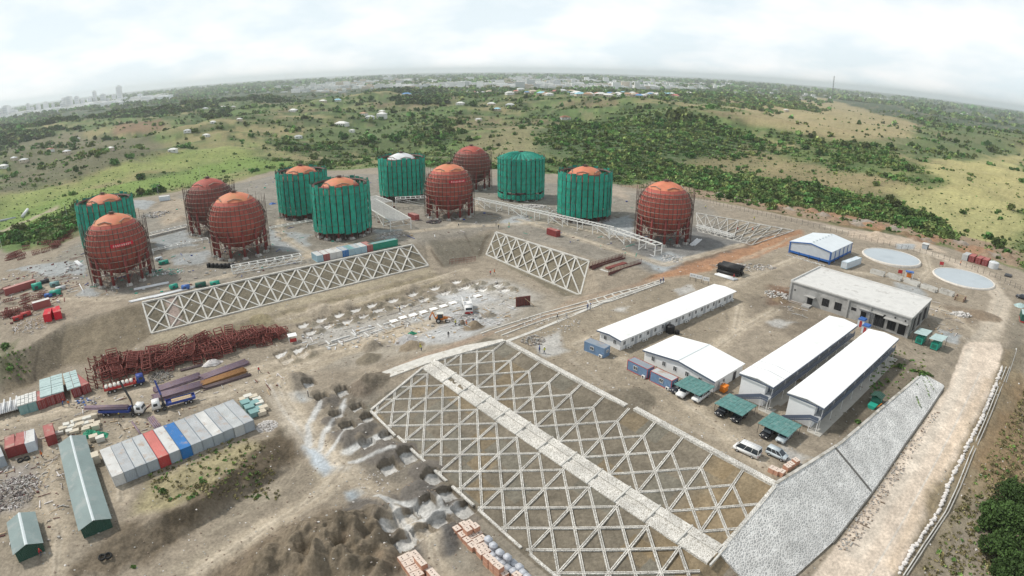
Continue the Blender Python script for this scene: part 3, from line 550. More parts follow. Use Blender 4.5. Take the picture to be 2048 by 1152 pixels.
def sphere_profile(a0, a1, r, n): return [(r*math.sin(a0+(a1-a0)*i/n), TC-r*math.cos(a0+(a1-a0)*i/n)) for i in range(n+1)]
def tank_common(t, legs, capm, shellm):
    MB().lathe(sphere_profile(0.02, R(139), TR, 26), 56).build('shell', MATS[shellm], t, True)
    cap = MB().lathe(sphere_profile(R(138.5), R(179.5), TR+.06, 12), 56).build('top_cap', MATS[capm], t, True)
    mb = MB().tube((0, 0, TC+TR-.1), (0, 0, TC+TR+.9), .9, 12); mb.ring(1.5, TC+TR+.5, .09, 20); mb.build('manhole', MATS['pole'], cap)
    for k in range(5):
        a = R(72*k+20); mb = MB()
        for j in range(7):
            b0, b1 = -R(24)+R(48)*j/7, -R(24)+R(48)*(j+1)/7; el = R(58)
            P = lambda b, e: ((TR+.3)*math.cos(e)*math.cos(a+b), (TR+.3)*math.cos(e)*math.sin(a+b), TC+(TR+.3)*math.sin(e))
            mb.bar(P(b0, el-abs(b0)*.25), P(b1, el-abs(b1)*.25), .35, .2)
        mb.build('walkway', MATS['plank'], t)
    leg = MB().tube((0, 0, .9), (0, 0, TC-1.5), .52, 14).mesh('leg', MATS['primer_leg'], True)
    base = MB().box(-1.05, -1.05, -.6, 1.05, 1.05, .45).box(-.8, -.8, .45, .8, .8, .9).mesh('pedestal', MATS['concrete'])
    for k in range(legs):
        a = 2*math.pi*(k+.5)/legs; lo = obj('leg', leg, t, ((TR-.35)*math.cos(a), (TR-.35)*math.sin(a), 0), a); obj('pedestal', base, lo)
    for k in range(legs):
        a, b = 2*math.pi*(k+.5)/legs, 2*math.pi*(k+1.5)/legs; r_ = TR-.35
        MB().tube((r_*math.cos(a), r_*math.sin(a), 1.4), (r_*math.cos(b), r_*math.sin(b), 7.5), .09, 5).tube((r_*math.cos(b), r_*math.sin(b), 1.4), (r_*math.cos(a), r_*math.sin(a), 7.5), .09, 5).build('brace', MATS['primer_leg'], t)
def red_tank(label, loc, rz):
    t = thing('storage_sphere', label, 'gas tank', loc, rz, 'red storage spheres ringed with scaffolding')
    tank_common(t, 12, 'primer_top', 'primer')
    for z in (4.6, 7.0, 9.2, 11.3, 13.4, 15.4, 17.3, 19.1, 20.6):
        rr_ = math.sqrt(max(TR**2-(z-TC)**2, 20))+.75 if z > 9 else TR+.65
        MB().ring(rr_, z, .115, 56).ring(rr_-.45, z, .08, 56).build('scaffold_ring', MATS['plank'], t)
    for k in range(40):
        a = 2*math.pi*k/40; mb = MB(); h = 20.5+rnd.uniform(0, 3.2)
        mb.tube((11.85*math.cos(a), 11.85*math.sin(a), 0), (11.85*math.cos(a), 11.85*math.sin(a), h), .065, 4, cap=False)
        for z in (7, 11.3, 15.4, 19): rr_ = math.sqrt(max(TR**2-(z-TC)**2, 20)); mb.tube((rr_*math.cos(a), rr_*math.sin(a), z), (11.85*math.cos(a), 11.85*math.sin(a), z), .05, 4, cap=False)
        q = [5.0+15.2*i/9+rnd.uniform(-.1, .1) for i in range(10)]; P = [(max(math.sqrt(max(TR**2-(z-TC)**2, 20)), 9.6 if z < 9 else 0)+.55, z) for z in q]
        for (ra, za), (rb, zb) in zip(P[:-1], P[1:]): mb.tube((ra*math.cos(a), ra*math.sin(a), za), (rb*math.cos(a), rb*math.sin(a), zb), .085, 4, cap=False)
        mb.build('scaffold_pole', MATS['pole'], t)
    return t
def add_banner(t, a0, z, slope):
    mb = MB(); n = 14; w = R(40)
    for j in range(n):
        q = [a0-w/2+w*(j+i)/n for i in (0, 1)]
        mb.add([(11.75*math.cos(q[0]), 11.75*math.sin(q[0]), z), (11.75*math.cos(q[1]), 11.75*math.sin(q[1]), z), (11.75*math.cos(q[1]), 11.75*math.sin(q[1]), z+1.25), (11.75*math.cos(q[0]), 11.75*math.sin(q[0]), z+1.25)], [(0, 1, 2, 3)])
    b = mb.build('banner', MATS['banner'], t); b['label'] = 'red cloth banner with a line of small pale lettering'
    md = b.modifiers.new('thickness', 'SOLIDIFY'); md.thickness = .04
    for j in range(9):
        q = a0-w*.36+w*.72*j/8; mb = MB(); x, y = 11.83*math.cos(q), 11.83*math.sin(q); ux, uy = -math.sin(q), math.cos(q)
        for i in range(3): mb.bar((x-ux*.26, y-uy*.26, z+.35+i*.25), (x+ux*.26, y+uy*.26, z+.35+i*.25+rnd.uniform(-.08, .08)), .05, .09)
        mb.bar((x+ux*rnd.uniform(-.2, .2), y+uy*.1, z+.3), (x+ux*rnd.uniform(-.2, .2), y, z+.95), .05, .09); mb.build('lettering', MATS['letter'], b)
def green_tank(label, loc, rz, kind='open'):
    t = thing('netted_sphere', label, 'gas tank', loc, rz, 'storage spheres wrapped in green netting')
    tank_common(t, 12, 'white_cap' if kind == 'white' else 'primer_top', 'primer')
    n = 30; GR_ = 12.5; lo, hi = (3.1, 22.4)
    tiers = [(lo, hi)] if kind != 'tent' else [(1.2, 3.9), (4.9, 22.0)]
    for ti, (z0, z1) in enumerate(tiers):
        for k in range(n):
            a0 = 2*math.pi*k/n+.018; a1 = 2*math.pi*(k+1)/n-.018; mb = MB(); rows = 10; cols = 4; V = []; F = []; top = z1+rnd.uniform(-.5, .9); bot = z0+rnd.uniform(-.5, .35); sag = rnd.uniform(-.12, .22)
            for j in range(rows+1):
                for i in range(cols+1):
                    f = i/cols; z = bot+(top-bot)*j/rows; rr_ = GR_+.09*math.sin(math.pi*f)+rnd.uniform(-.07, .07)-(.07 if j % 2 == 0 else 0)+sag*math.sin(math.pi*j/rows)
                    a = a0+(a1-a0)*f; V.append((rr_*math.cos(a), rr_*math.sin(a), z))
            for j in range(rows):
                for i in range(cols): F.append((j*(cols+1)+i, j*(cols+1)+i+1, (j+1)*(cols+1)+i+1, (j+1)*(cols+1)+i))
            o = mb.add(V, F).build('net_panel', MATS['net' if rnd.random() < .7 else 'net2'], t); md = o.modifiers.new('thickness', 'SOLIDIFY'); md.thickness = .05
    for k in range(n):
        a = 2*math.pi*k/n; MB().tube((12.25*math.cos(a), 12.25*math.sin(a), 0), (12.25*math.cos(a), 12.25*math.sin(a), hi+rnd.uniform(.2, 1.5)), .1, 4).build('scaffold_pole', MATS['pole'], t)
    for z in (6.3, 9.5, 12.8, 16.0, 19.2): MB().ring(12.63, z+rnd.uniform(-.2, .2), .05, 60, 0, 4).build('seam_rope', MATS['pole'], t)
    for z in (5.5, 8.8, 12.1, 15.4, 18.7, 21.8): MB().ring(12.1, z, .12, 40).ring(11.3, z, .5, 40, 0, 4).build('scaffold_ring', MATS['pole'], t)
    if kind == 'tent':
        mb = MB(); V = [(0, 0, 25.0)]; m_ = 56
        for i in range(m_):
            a = 2*math.pi*i/m_; V.append((6.8*math.cos(a), 6.8*math.sin(a), 23.9+(.45 if i % 2 else -.3)))
        for i in range(m_):
            a = 2*math.pi*i/m_; V.append((12.7*math.cos(a), 12.7*math.sin(a), 21.6+(.35 if i % 2 else -.25)))
        F = [(0, 1+i, 1+(i+1) % m_) for i in range(m_)]+[(1+i, 1+m_+i, 1+m_+(i+1) % m_, 1+(i+1) % m_) for i in range(m_)]
        o = mb.add(V, F).build('net_roof', MATS['net2'], t); md = o.modifiers.new('thickness', 'SOLIDIFY'); md.thickness = .06
    return t
TANKS = [('A', 226, 428, 232.5), ('B', 211, 389, 211), ('C', 418, 357, 419), ('D', 468, 385, 474), ('E', 603, 332, 603.5), ('F', 681, 355, 681), ('G', 803, 306, 803.5), ('H', 897, 328, 898.5), ('I', 943, 292, 942.5), ('J', 1043, 305, 1042), ('K', 1171, 333, 1169.5), ('L', 1330, 363, 1331)]
TPOS = {}
for k_, x, y, sx_ in TANKS:
    X = at(x, y, -1+24.4); c_ = proj([(X[0], X[1], 11.5)])[0]; x2 = x+(sx_-c_[0])*.6; X = at(x2, y, -1+24.4); TPOS[k_] = (X[0], X[1], -1.0)
def facing(k_): return math.atan2(-TPOS[k_][1], -TPOS[k_][0])
TL = {'A': 'red primed storage sphere with a red banner, nearest the left edge of the platform', 'C': 'dark red storage sphere half hidden behind another, between the two green clusters on the left', 'D': 'red storage sphere standing in front of another just left of the paired green ones',
      'H': 'red storage sphere with a red banner in the middle of the site', 'I': 'farthest red storage sphere, partly hidden behind the bannered one', 'L': 'red storage sphere standing alone at the right end of the platform',
      'B': 'green netted sphere behind the leftmost red sphere', 'E': 'green netted sphere half hidden behind its green neighbour', 'F': 'large green netted sphere in front of another above the container row', 'G': 'green netted sphere with a pale white dome', 'J': 'green netted sphere closed at the top by a gathered net tent', 'K': 'green netted sphere right of the tented one, red dome showing'}
proto = red_tank(TL['A'], TPOS['A'], facing('A')+.4)
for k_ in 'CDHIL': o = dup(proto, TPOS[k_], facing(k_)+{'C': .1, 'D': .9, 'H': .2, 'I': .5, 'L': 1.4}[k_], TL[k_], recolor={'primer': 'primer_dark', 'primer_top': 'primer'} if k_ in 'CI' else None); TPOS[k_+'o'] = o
add_banner(proto, -.4+R(8), 14.6, 0); add_banner(TPOS['Ho'], -.2+R(20), 17.4, 0)
gproto = green_tank(TL['B'], TPOS['B'], facing('B'))
for k_ in 'EFK': dup(gproto, TPOS[k_], facing(k_)+{'E': .3, 'F': 1.1, 'K': 2.0}[k_], TL[k_])
green_tank(TL['G'], TPOS['G'], facing('G'), 'white'); green_tank(TL['J'], TPOS['J'], facing('J'), 'tent')
# ------------------------------------------------------------------ white pipe racks
def rack(label, a, b, wd, h, bay=4.0, legs_every=2, rungs=2.0, r_=.16, brace=True):
    a, b = np.array(a), np.array(b); Ln = float(np.hypot(*(b-a))); z0 = zt(*((a+b)/2))
    t = thing('pipe_rack', label, 'pipe rack', (a[0], a[1], z0), yaw_of(a, b), 'white steel pipe racks')
    W_ = MATS['white_steel']
    for sy in (-1, 1): MB().bar((0, sy*wd/2, h), (Ln, sy*wd/2, h), 2*r_, 2.4*r_).build('rail', W_, t)
    n = max(2, int(Ln/rungs)); rg = MB().bar((0, -wd/2+r_, h), (0, wd/2-r_, h), 1.6*r_, 1.6*r_).mesh('rung', W_)
    for i in range(min(n, 95)+1): obj('rung', rg, t, (Ln*i/min(n, 95), 0, 0))
    nb = max(1, int(Ln/(bay*legs_every)))
    for i in range(nb+1):
        x = Ln*i/nb
        for sy in (-1, 1): MB().bar((x, sy*wd/2, -.4), (x, sy*wd/2, h-1.2*r_), 1.8*r_, 1.8*r_).build('post', W_, t)
        if brace and h > 2:
            MB().bar((x, -wd/2, h*.45), (x, wd/2, h*.45), r_, r_).build('tie', W_, t)
            if i % 2 == 0: MB().bar((x, -wd/2, .3), (x, wd/2, h*.45), r_, r_).build('brace', W_, t)
            if i < nb and i % 3 == 0:
                for sy in (-1, 1): MB().bar((x, sy*wd/2, h-.2), (x+Ln/nb, sy*wd/2, .4), r_, r_).build('brace', W_, t)
    return t
rack('long white pipe rack running past the tented green sphere to the lone red one', hit(952, 412), hit(1222, 474), 3.6, 4.0)
rack('white pipe rack stretch in front of the right hand green sphere', hit(1226, 477), hit(1316, 510), 3.6, 4.2, rungs=2.4)
rack('broad white pipe rack right of the front green sphere', hit(735, 418), hit(802, 460), 9.5, 4.6, rungs=1.5)
rack('raised white pipe rack in front of the sphere with the pale dome', hit(792, 416), hit(852, 413), 5, 5.0, rungs=2.5)
rack('white pipe rack on the far side of the broad rack', hit(742, 408), hit(775, 420), 6, 4.0, rungs=1.6)
rack('low white ladder rack between the two left red spheres', hit(306, 505), hit(416, 481), 2.6, 1.1, 6, 2, 2.6, .14, False)
rack('low white ladder rack on the stone bed behind the left red sphere', hit(303, 470), hit(374, 454), 2.4, 1.0, 6, 2, 2.6, .14, False)
rack('low white ladder rack left of the front green sphere', hit(540, 460), hit(624, 445), 2.6, 1.1, 6, 2, 2.6, .14, False)
for lb, pa, pb, wd, hh in (('white box truss lying above the lattice slope', (466, 549), (604, 524), 3.0, 2.6), ('white ladder truss behind the lone red sphere', (1392, 456), (1462, 478), 2.0, 1.2)):
    a, b = hit(*pa), hit(*pb); Ln = float(np.hypot(*(b-a))); t = thing('steel_truss', lb, 'steel truss', g3(a), yaw_of(a, b)); W_ = MATS['white_steel']
    for sy in (0, wd):
        for z in (.25, hh): MB().bar((0, sy, z), (Ln, sy, z), .26, .26).build('chord', W_, t)
    n = int(Ln/3)
    for i in range(n+1):
        x = Ln*i/n; MB().bar((x, 0, .25), (x, 0, hh), .2, .2).bar((x, wd, .25), (x, wd, hh), .2, .2).bar((x, 0, hh), (x, wd, hh), .24, .2).build('frame', W_, t)
        if i < n: MB().bar((x, 0, .25), (x+Ln/n, 0, hh), .16, .16).bar((x, wd, hh), (x+Ln/n, wd, .25), .16, .16).build('diagonal', W_, t)
# ------------------------------------------------------------------ slope lattices
mat('pale_beam', (.56, .545, .51), .85, .14, .8, (.40, .37, .31), .3, .6); mat('old_beam', (.52, .505, .475), .85, .2, .7, (.30, .28, .24), .45, .5, .06, 3)
def stone_mat(name, light, dark, scale, joint=.08, bump=.08):
    m = bpy.data.materials.new(name); m.use_nodes = True; t = m.node_tree; b = t.nodes['Principled BSDF']; n, l = t.nodes.new, t.links.new
    b.inputs['Roughness'].default_value = .9; tc = n('ShaderNodeTexCoord')
    v = n('ShaderNodeTexVoronoi'); v.feature = 'DISTANCE_TO_EDGE'; v.inputs['Scale'].default_value = scale; l(tc.outputs['Object'], v.inputs['Vector'])
    v2 = n('ShaderNodeTexVoronoi'); v2.inputs['Scale'].default_value = scale; l(tc.outputs['Object'], v2.inputs['Vector'])
    mr = n('ShaderNodeMapRange'); mr.inputs[1].default_value = joint*.4; mr.inputs[2].default_value = joint*1.8; l(v.outputs[0], mr.inputs[0])
    sp_ = n('ShaderNodeSeparateColor'); l(v2.outputs['Color'], sp_.inputs[0])
    c1 = n('ShaderNodeMix'); c1.data_type = 'RGBA'; l(sp_.outputs[0], c1.inputs[0]); c1.inputs[6].default_value = (*dark, 1); c1.inputs[7].default_value = tuple(.45*a_+.55*b_ for a_, b_ in zip(dark, light))+(1,)
    ns = n('ShaderNodeTexNoise'); ns.inputs['Scale'].default_value = .25; ns.inputs['Detail'].default_value = 8; l(tc.outputs['Object'], ns.inputs['Vector'])
    mn = n('ShaderNodeMapRange'); mn.inputs[1].default_value = .38; mn.inputs[2].default_value = .66; mn.inputs[3].default_value = 1.08; mn.inputs[4].default_value = .80; l(ns.outputs[0], mn.inputs[0])
    c2 = n('ShaderNodeMix'); c2.data_type = 'RGBA'; l(mr.outputs[0], c2.inputs[0]); c2.inputs[6].default_value = (*light, 1); l(c1.outputs[2], c2.inputs[7])
    c3 = n('ShaderNodeMix'); c3.data_type = 'RGBA'; c3.blend_type = 'MULTIPLY'; c3.inputs[0].default_value = 1; l(c2.outputs[2], c3.inputs[6]); l(mn.outputs[0], c3.inputs[7]); l(c3.outputs[2], b.inputs['Base Color'])
    bp = n('ShaderNodeBump'); bp.inputs['Distance'].default_value = bump; l(mr.outputs[0], bp.inputs['Height']); l(bp.outputs[0], b.inputs['Normal']); MATS[name] = m; return m
mat('joint_dark', (.16, .155, .145), .9); mat('stone_bed', (.27, .25, .215), .9, .2, 1.5); stone_mat('rubble_beam', (.72, .70, .66), (.36, .335, .295), 2.6, .10, .05); stone_mat('rubble_wall', (.80, .795, .78), (.40, .40, .40), 2.2, .13, .09)
def slope_grid(name, label, top_a, top_b, bot_a, bot_b, nx, bw, bh, m, diag=2, extra_kerb=1.6):
    """a sloping panel: ta, tb along the crest, ba, bb along the foot; uprights and crossing diagonals"""
    ta, tb, ba, bb = [np.array(p, float) for p in (top_a, top_b, bot_a, bot_b)]
    P = lambda s, f: tuple((ta*(1-s)+tb*s)*(1-f)+(ba*(1-s)+bb*s)*f)
    t = thing(name, label, 'slope lattice', tuple(ta)); o0 = Vector(ta)
    def beam(nm, a, b, w, h): MB().bar(Vector(a)-o0, Vector(b)-o0, w, h).build(nm, MATS[m], t)
    beam('top_kerb', P(0, 0), P(1, 0), bw*extra_kerb, bh*1.5); beam('foot_kerb', P(0, 1), P(1, 1), bw*1.2, bh*1.3)
    for k in range(nx+1): beam('upright', P(k/nx, .01), P(k/nx, .985), bw, bh)
    for k in range(-1, nx+1):
        for dr in (1, -1):
            a, b = k, k+dr*diag; f0, f1 = 0.0, 1.0
            if min(a, b) < 0 or max(a, b) > nx:
                lim = 0 if min(a, b) < 0 else nx
                if (a-lim)*(b-lim) >= 0: continue
                f = (lim-a)/(b-a)
                if 0 <= a <= nx: f1 = f
                else: f0 = f
            beam('diagonal', P((a+(b-a)*f0)/nx, f0), P((a+(b-a)*f1)/nx, f1), bw*.86, bh*.93)
    return t
def p3(px, py, z, dz=.2): q = at(px, py, z); return (q[0], q[1], z+dz)
slope_grid('slope_lattice', 'long white concrete lattice on the bank below the left spheres', p3(285, 606, -1), p3(825, 490, -1), p3(303, 668, -6.8), p3(857, 532, -6.8), 17, .54, .3, 'pale_beam')
slope_grid('slope_lattice', 'short white concrete lattice facing the trench below the red platform container', p3(992, 465, -1), p3(1178, 523, -1), p3(972, 510, -7), p3(1160, 592, -7), 8, .54, .3, 'pale_beam')
slope_grid('slope_lattice', 'grey unfinished lattice on the bank behind the lone red sphere', p3(1392, 427, 2.35), p3(1588, 462, 1.9), p3(1396, 464, -1), p3(1503, 491, -1), 9, .32, .26, 'old_beam', 2, 2.6)
t = thing('slope_lattice', 'thin parallel pale kerb lines with rungs on the slope beside the platform road', 'slope lattice', (*hit(979, 658), 0)); o0 = t.location.copy()
LNS = [[(962, 668), (1085, 627), (1210, 593), (1318, 562)], [(990, 667), (1090, 632), (1215, 600), (1322, 565)], [(1003, 672), (1100, 637), (1222, 603), (1326, 566)]]
for Ln_ in LNS:
    Q = hits(Ln_); mb = MB(); qs = [Q[k]*(1-f)+Q[k+1]*f for k in range(3) for f in np.linspace(0, 1, 7)[:-1]]+[Q[3]]
    for a, b in zip(qs[:-1], qs[1:]): mb.bar(Vector(g3(a, .12))-o0, Vector(g3(b, .12))-o0, .42, .3)
    mb.build('kerb_line', MATS['pale_beam'], t)
for k in range(9):
    f = k/8; a, b = hit(1175+f*130, 603-f*38), hit(1184+f*136, 616-f*48); MB().bar(Vector(g3(a, .1))-o0, Vector(g3(b, .1))-o0, .4, .3).build('rung', MATS['pale_beam'], t)
# the big stone lattice with its channel
t = thing('slope_lattice', 'big rubble stone lattice on the slope in the foreground', 'slope lattice', (O[0], O[1], 0)); o0 = Vector((O[0], O[1], 0))
def sn(s, n, dz=.16):
    p = lat(s, n); z = -4.5*n/17 if n <= 17 else -4.5-5*(n-17)/19
    return Vector((p[0], p[1], z+dz))-o0
def sbeam(nm, a, b, w=.54, h=.32, m='rubble_beam', dz=.05, groove=None):
    groove = nm in ('rib', 'diagonal') if groove is None else groove; p, q = sn(*a, dz), sn(*b, dz)
    if not groove: MB().bar(p, q, w, h).build(nm, MATS[m], t); return
    d = (q-p).normalized(); e_ = d.cross(Vector((0, 0, 1))).normalized(); up = e_.cross(d).normalized(); V = []      # open channel: two stone lips with a sunken bed
    for c_ in (p, q):
        for u_, z_ in ((-w/2, -h/2), (-w/2, h/2), (-w*.12, h/2), (-w*.1, h*.2), (w*.1, h*.2), (w*.12, h/2), (w/2, h/2), (w/2, -h/2)): V.append(c_+e_*u_+up*z_)
    mb = MB(); mb.add(V, [(0, 1, 9, 8), (1, 2, 10, 9), (5, 6, 14, 13), (6, 7, 15, 14), (7, 0, 8, 15), (0, 7, 6, 5, 4, 3, 2, 1), (8, 9, 10, 11, 12, 13, 14, 15)]); mb.f += [(2, 3, 11, 10), (3, 4, 12, 11), (4, 5, 13, 12)]; mb.m += [1]*3
    mb.build(nm, [MATS[m], MATS['stone_bed']], t)
def left_end(n): return -9.5*n/17 if n < 17 else -9.5+4*(n-17)/19
sbeam('top_kerb', (1, 0), (40.4, 0), 1.25, .6, dz=.1); sbeam('top_kerb', (42.4, -.5), (75.5, 0), 1.25, .6, dz=.1)
sbeam('end_kerb', (75.6, .6), (75.6, 15.6), .7, .55, dz=.15)
sbeam('end_kerb', (0, 0), (-8.6, 15.6), .6, .5, dz=.15); sbeam('end_kerb', (-8.9, 19.2), (-5.5, 36), .6, .5, dz=.15)
for s0_, s1_ in ((-5.3, 7), (7.6, 19), (20, 27), (29, 36), (37.5, 50), (52, 61), (63, 75.3)): sbeam('foot_kerb', (s0_, 36.2), (s1_, 36.2+.3*((s0_*7) % 1)), .55, .4, dz=.08)
D_ = 6.89
for base, lim, n0, E_, off in ((0.0, 15.5, 4.3, 5.5, 0.0), (19.3, 36.0, 19.9, 5.2, -1.4)):
    sk = lambda n: .13*n+off
    for k in range(-2, 12):
        s = D_*k; n1_ = max(base, .1)
        while s+sk(n1_) < left_end(n1_)+.2 and n1_ < lim: n1_ += .3
        n2_ = lim
        while s+sk(n2_) > 75.3 and n2_ > n1_: n2_ -= .3
        if n2_-n1_ > 1: sbeam('rib', (s+sk(n1_), n1_), (s+sk(n2_), n2_))
    for k in range(-8, 20):
        for dr in (1, -1):
            seg = []                                   # the diagonal s = k*D + dr*(n-n0)*D/E
            a_ = None
            for i in range(0, 121):
                n_i = n0+(lim-n0)*i/120; s = D_*k+dr*(n_i-n0)*D_/E_+sk(n_i)
                ok = left_end(n_i)+.1 < s < 75.4
                if ok and a_ is None: a_ = (s, n_i)
                if ok: b_ = (s, n_i)
            if a_ and abs(b_[1]-a_[1]) > .6: sbeam('diagonal', a_, b_, .50, .31, dz=.046)
for nm, n0, n1, dz in (('channel_side', 15.4, 16.9, .3), ('channel_bed', 16.9, 18.0, .02), ('channel_side', 18.0, 19.5, .25)):
    V = []
    for s in (-9.3, 75.4):
        for n_i, dd in ((n0, -.3), (n0, dz), (n1, dz), (n1, -.3)): V.append(sn(s, n_i, dd))
    MB().add(V, [(0, 1, 2, 3), (7, 6, 5, 4), (0, 4, 5, 1), (1, 5, 6, 2), (2, 6, 7, 3), (3, 7, 4, 0)]).build(nm, MATS['rubble_beam'], t)
for k in range(0, 12): sbeam('cross_drain', (D_*k+.2, 15.2), (D_*k+.2, 19.6), .3, .5, 'concrete', .16)
# white kerb band round the head of the slope
def strip(name, label, cat, L, R_, h, m, kind=None):     # low slab between two pixel/elevation polylines
    o0 = Vector(L[0]); mb = MB(); n = len(L)
    V = []
    for a, b in zip(L, R_): V += [Vector(a)-o0+Vector((0, 0, h)), Vector(b)-o0+Vector((0, 0, h)), Vector(b)-o0-Vector((0, 0, .6)), Vector(a)-o0-Vector((0, 0, .6))]
    F = [(0, 1, 2, 3), tuple(4*(n-1)+i for i in (3, 2, 1, 0))]
    for i in range(n-1):
        for k in range(4): F.append((4*i+k, 4*i+(k+1) % 4, 4*i+4+(k+1) % 4, 4*i+4+k))
    mb.add(V, F); return tag(mb.build(name, MATS[m] if isinstance(m, str) else m, None, False, o0), label, cat, kind=kind)
def pz(L): return [(*q, zt(*q)) for q in hits(L)]
strip('embankment_kerb', 'broad pale stone kerb curving round the head of the lattice slope', 'kerb', pz([(1006, 679), (930, 692), (850, 714), (790, 735), (735, 757), (713, 772)]), pz([(1008, 686), (935, 703), (855, 728), (795, 750), (745, 768), (722, 780)]), .22, 'pale_beam')
strip('roadside_kerb', 'thin pale kerb along the edge of the building platform road', 'kerb', pz([(1010, 682), (1070, 660), (1130, 635), (1240, 589), (1328, 561)]), pz([(1013, 686), (1073, 663), (1133, 638), (1243, 592), (1330, 564)]), .12, 'pale_beam')
# ------------------------------------------------------------------ stone retaining wall beside the road
wt = [(1550, 970, 0), (1680, 890, 0), (1760, 821, 0), (1807, 782, 0), (1844, 750, 0), (1862, 757, -.7), (1884, 772, -1.7)]
wb = [(1662, 1087, -9), (1715, 1020, -7.8), (1750, 975, -6.5), (1807, 890, -4.5), (1858, 819, -3), (1872, 795, -2.4), (1887, 775, -2)]
TOP = [np.array((*at(*p), p[2])) for p in wt]; BOT = [np.array((*at(*p), p[2])) for p in wb]
TOP = [np.array((*lat(75.6, 17), -4.5)), np.array((*lat(75.6, 9), -2.4)), np.array((*lat(75.5, 0), 0))]+TOP[1:]
TOP = [TOP[0], TOP[1]]+[TOP[2]]+TOP[3:]
BOT = [np.array((39., 62.5, -9.6)), np.array((*at(1590, 1152, -9.5), -9.5))]+BOT
nT, nB = len(TOP), len(BOT)
def along(L, f):
    d = np.concatenate([[0], np.cumsum([np.linalg.norm(L[i+1]-L[i]) for i in range(len(L)-1)])]); d /= d[-1]
    return np.array([np.interp(f, d, [p[k] for p in L]) for k in range(3)])
# pair the two edges through matching corners
fT = [0, .06, .14, .40, .60, .80, .90, 1.0]
mb = MB(); N1, N2 = 60, 8; o0 = Vector(TOP[2]); V = []
key = [(TOP[0], BOT[0]), (TOP[2], BOT[1]), (TOP[2], BOT[2]), (TOP[3], BOT[4]), (TOP[4], BOT[5]), (TOP[5], BOT[6]), (TOP[6], BOT[6]), (TOP[8], BOT[8])]
rows = []
for i in range(len(key)-1):
    for j in range(9 if i < len(key)-2 else 10):
        f = j/9; rows.append((key[i][0]*(1-f)+key[i+1][0]*f, key[i][1]*(1-f)+key[i+1][1]*f))
for a, b in rows:
    for j in range(N2+1):
        f = j/N2; p = a*(1-f)+b*f; V.append((p[0]-o0[0], p[1]-o0[1], p[2]-o0[2]+.3-.1*f))
nr = len(rows); F = []
for i in range(nr-1):
    for j in range(N2): F.append((i*(N2+1)+j, (i+1)*(N2+1)+j, (i+1)*(N2+1)+j+1, i*(N2+1)+j+1))
w_ = thing('retaining_wall', 'sloping pale stone retaining wall between the buildings and the road', 'retaining wall', tuple(o0))
wf = mb.add(V, F).build('stone_face', MATS['rubble_wall'], w_); md = wf.modifiers.new('thickness', 'SOLIDIFY'); md.thickness = .5; md.offset = 0
def wpt(i, f, dz): a, b = rows[i]; p = a*(1-f)+b*f; return Vector((p[0], p[1], p[2]+dz))-o0
for i in (26,): MB().bar(wpt(i, 0, .6), wpt(i, 1, .5), .55, .16).build('joint', MATS['joint_dark'], w_)
cp_ = MB()
for i in range(18, 52): cp_.bar(wpt(i, 0, .5), wpt(i+1, 0, .5), .6, .2)
cp_.build('coping', MATS['old_beam'], w_)
ft = MB()
for i in range(18, nr-2): ft.bar(wpt(i, 1, .2), wpt(i+1, 1, .2), .8, .35)
ft.build('footing', MATS['joint_dark'], w_)
# ------------------------------------------------------------------ buildings
mat('panel_white', (.78, .79, .80), .55, .04, .6, (.62, .62, .62), .1, .6); mat('roof_white', (.86, .87, .88), .45, .05, .35, (.70, .71, .70), .2, .22, stripes=(0, 1.0, .012)); mat('slate', (.105, .13, .185), .5, .08, 1)
mat('glass', (.03, .04, .05), .12, .2, .6, spec=.6); mat('frame_white', (.8, .8, .8), .5, .03); mat('door_grey', (.42, .44, .47), .5, .08); mat('ac_white', (.72, .72, .70), .5, .06); mat('grille', (.06, .06, .07), .6, .1)
mat('raw_concrete', (.40, .395, .385), .9, .16, .35, (.22, .22, .215), .42, .22, .03, 3); mat('roof_concrete', (.62, .615, .60), .9, .12, .3, (.40, .39, .375), .26, .3); mat('interior_shade', (.02, .02, .022), .9, .1)  # last colour is near-black, painted shade for the insides of openings
mat('teal_roof', (.095, .235, .225), .6, .25, 1.2, (.19, .30, .285), .4, 1.5, stripes=(0, .5, .04)); mat('shed_roof', (.225, .29, .29), .6, .1, .3, (.31, .35, .345), .35, .25, stripes=(0, .35, .03)); mat('shed_wall', (.025, .075, .055), .6, .1, 1, stripes=(1, .35, .03))
mat('ware_roof', (.66, .71, .75), .45, .04, .3, stripes=(0, .6, .02)); mat('ware_wall', (.54, .58, .63), .5, .05, .4, stripes=(1, .5, .03)); mat('ware_blue', (.03, .13, .42), .5, .06); mat('ridge_metal', (.62, .68, .70), .4, .05)
mat('slab', (.46, .44, .40), .9, .1, .6); mat('steel_dark', (.06, .06, .065), .5, .1); mat('orange', (.75, .22, .02), .5, .08); mat('green_gen', (.02, .33, .24), .45, .07, 1); mat('dark_green', (.02, .10, .075), .6, .1); mat('tank_black', (.018, .018, .02), .5, .1); mat('blue_paint', (.05, .14, .42), .5, .1); mat('red_paint', (.45, .03, .035), .5, .1); mat('wood', (.47, .36, .24), .85, .18, 3)
AX = R(39.2)
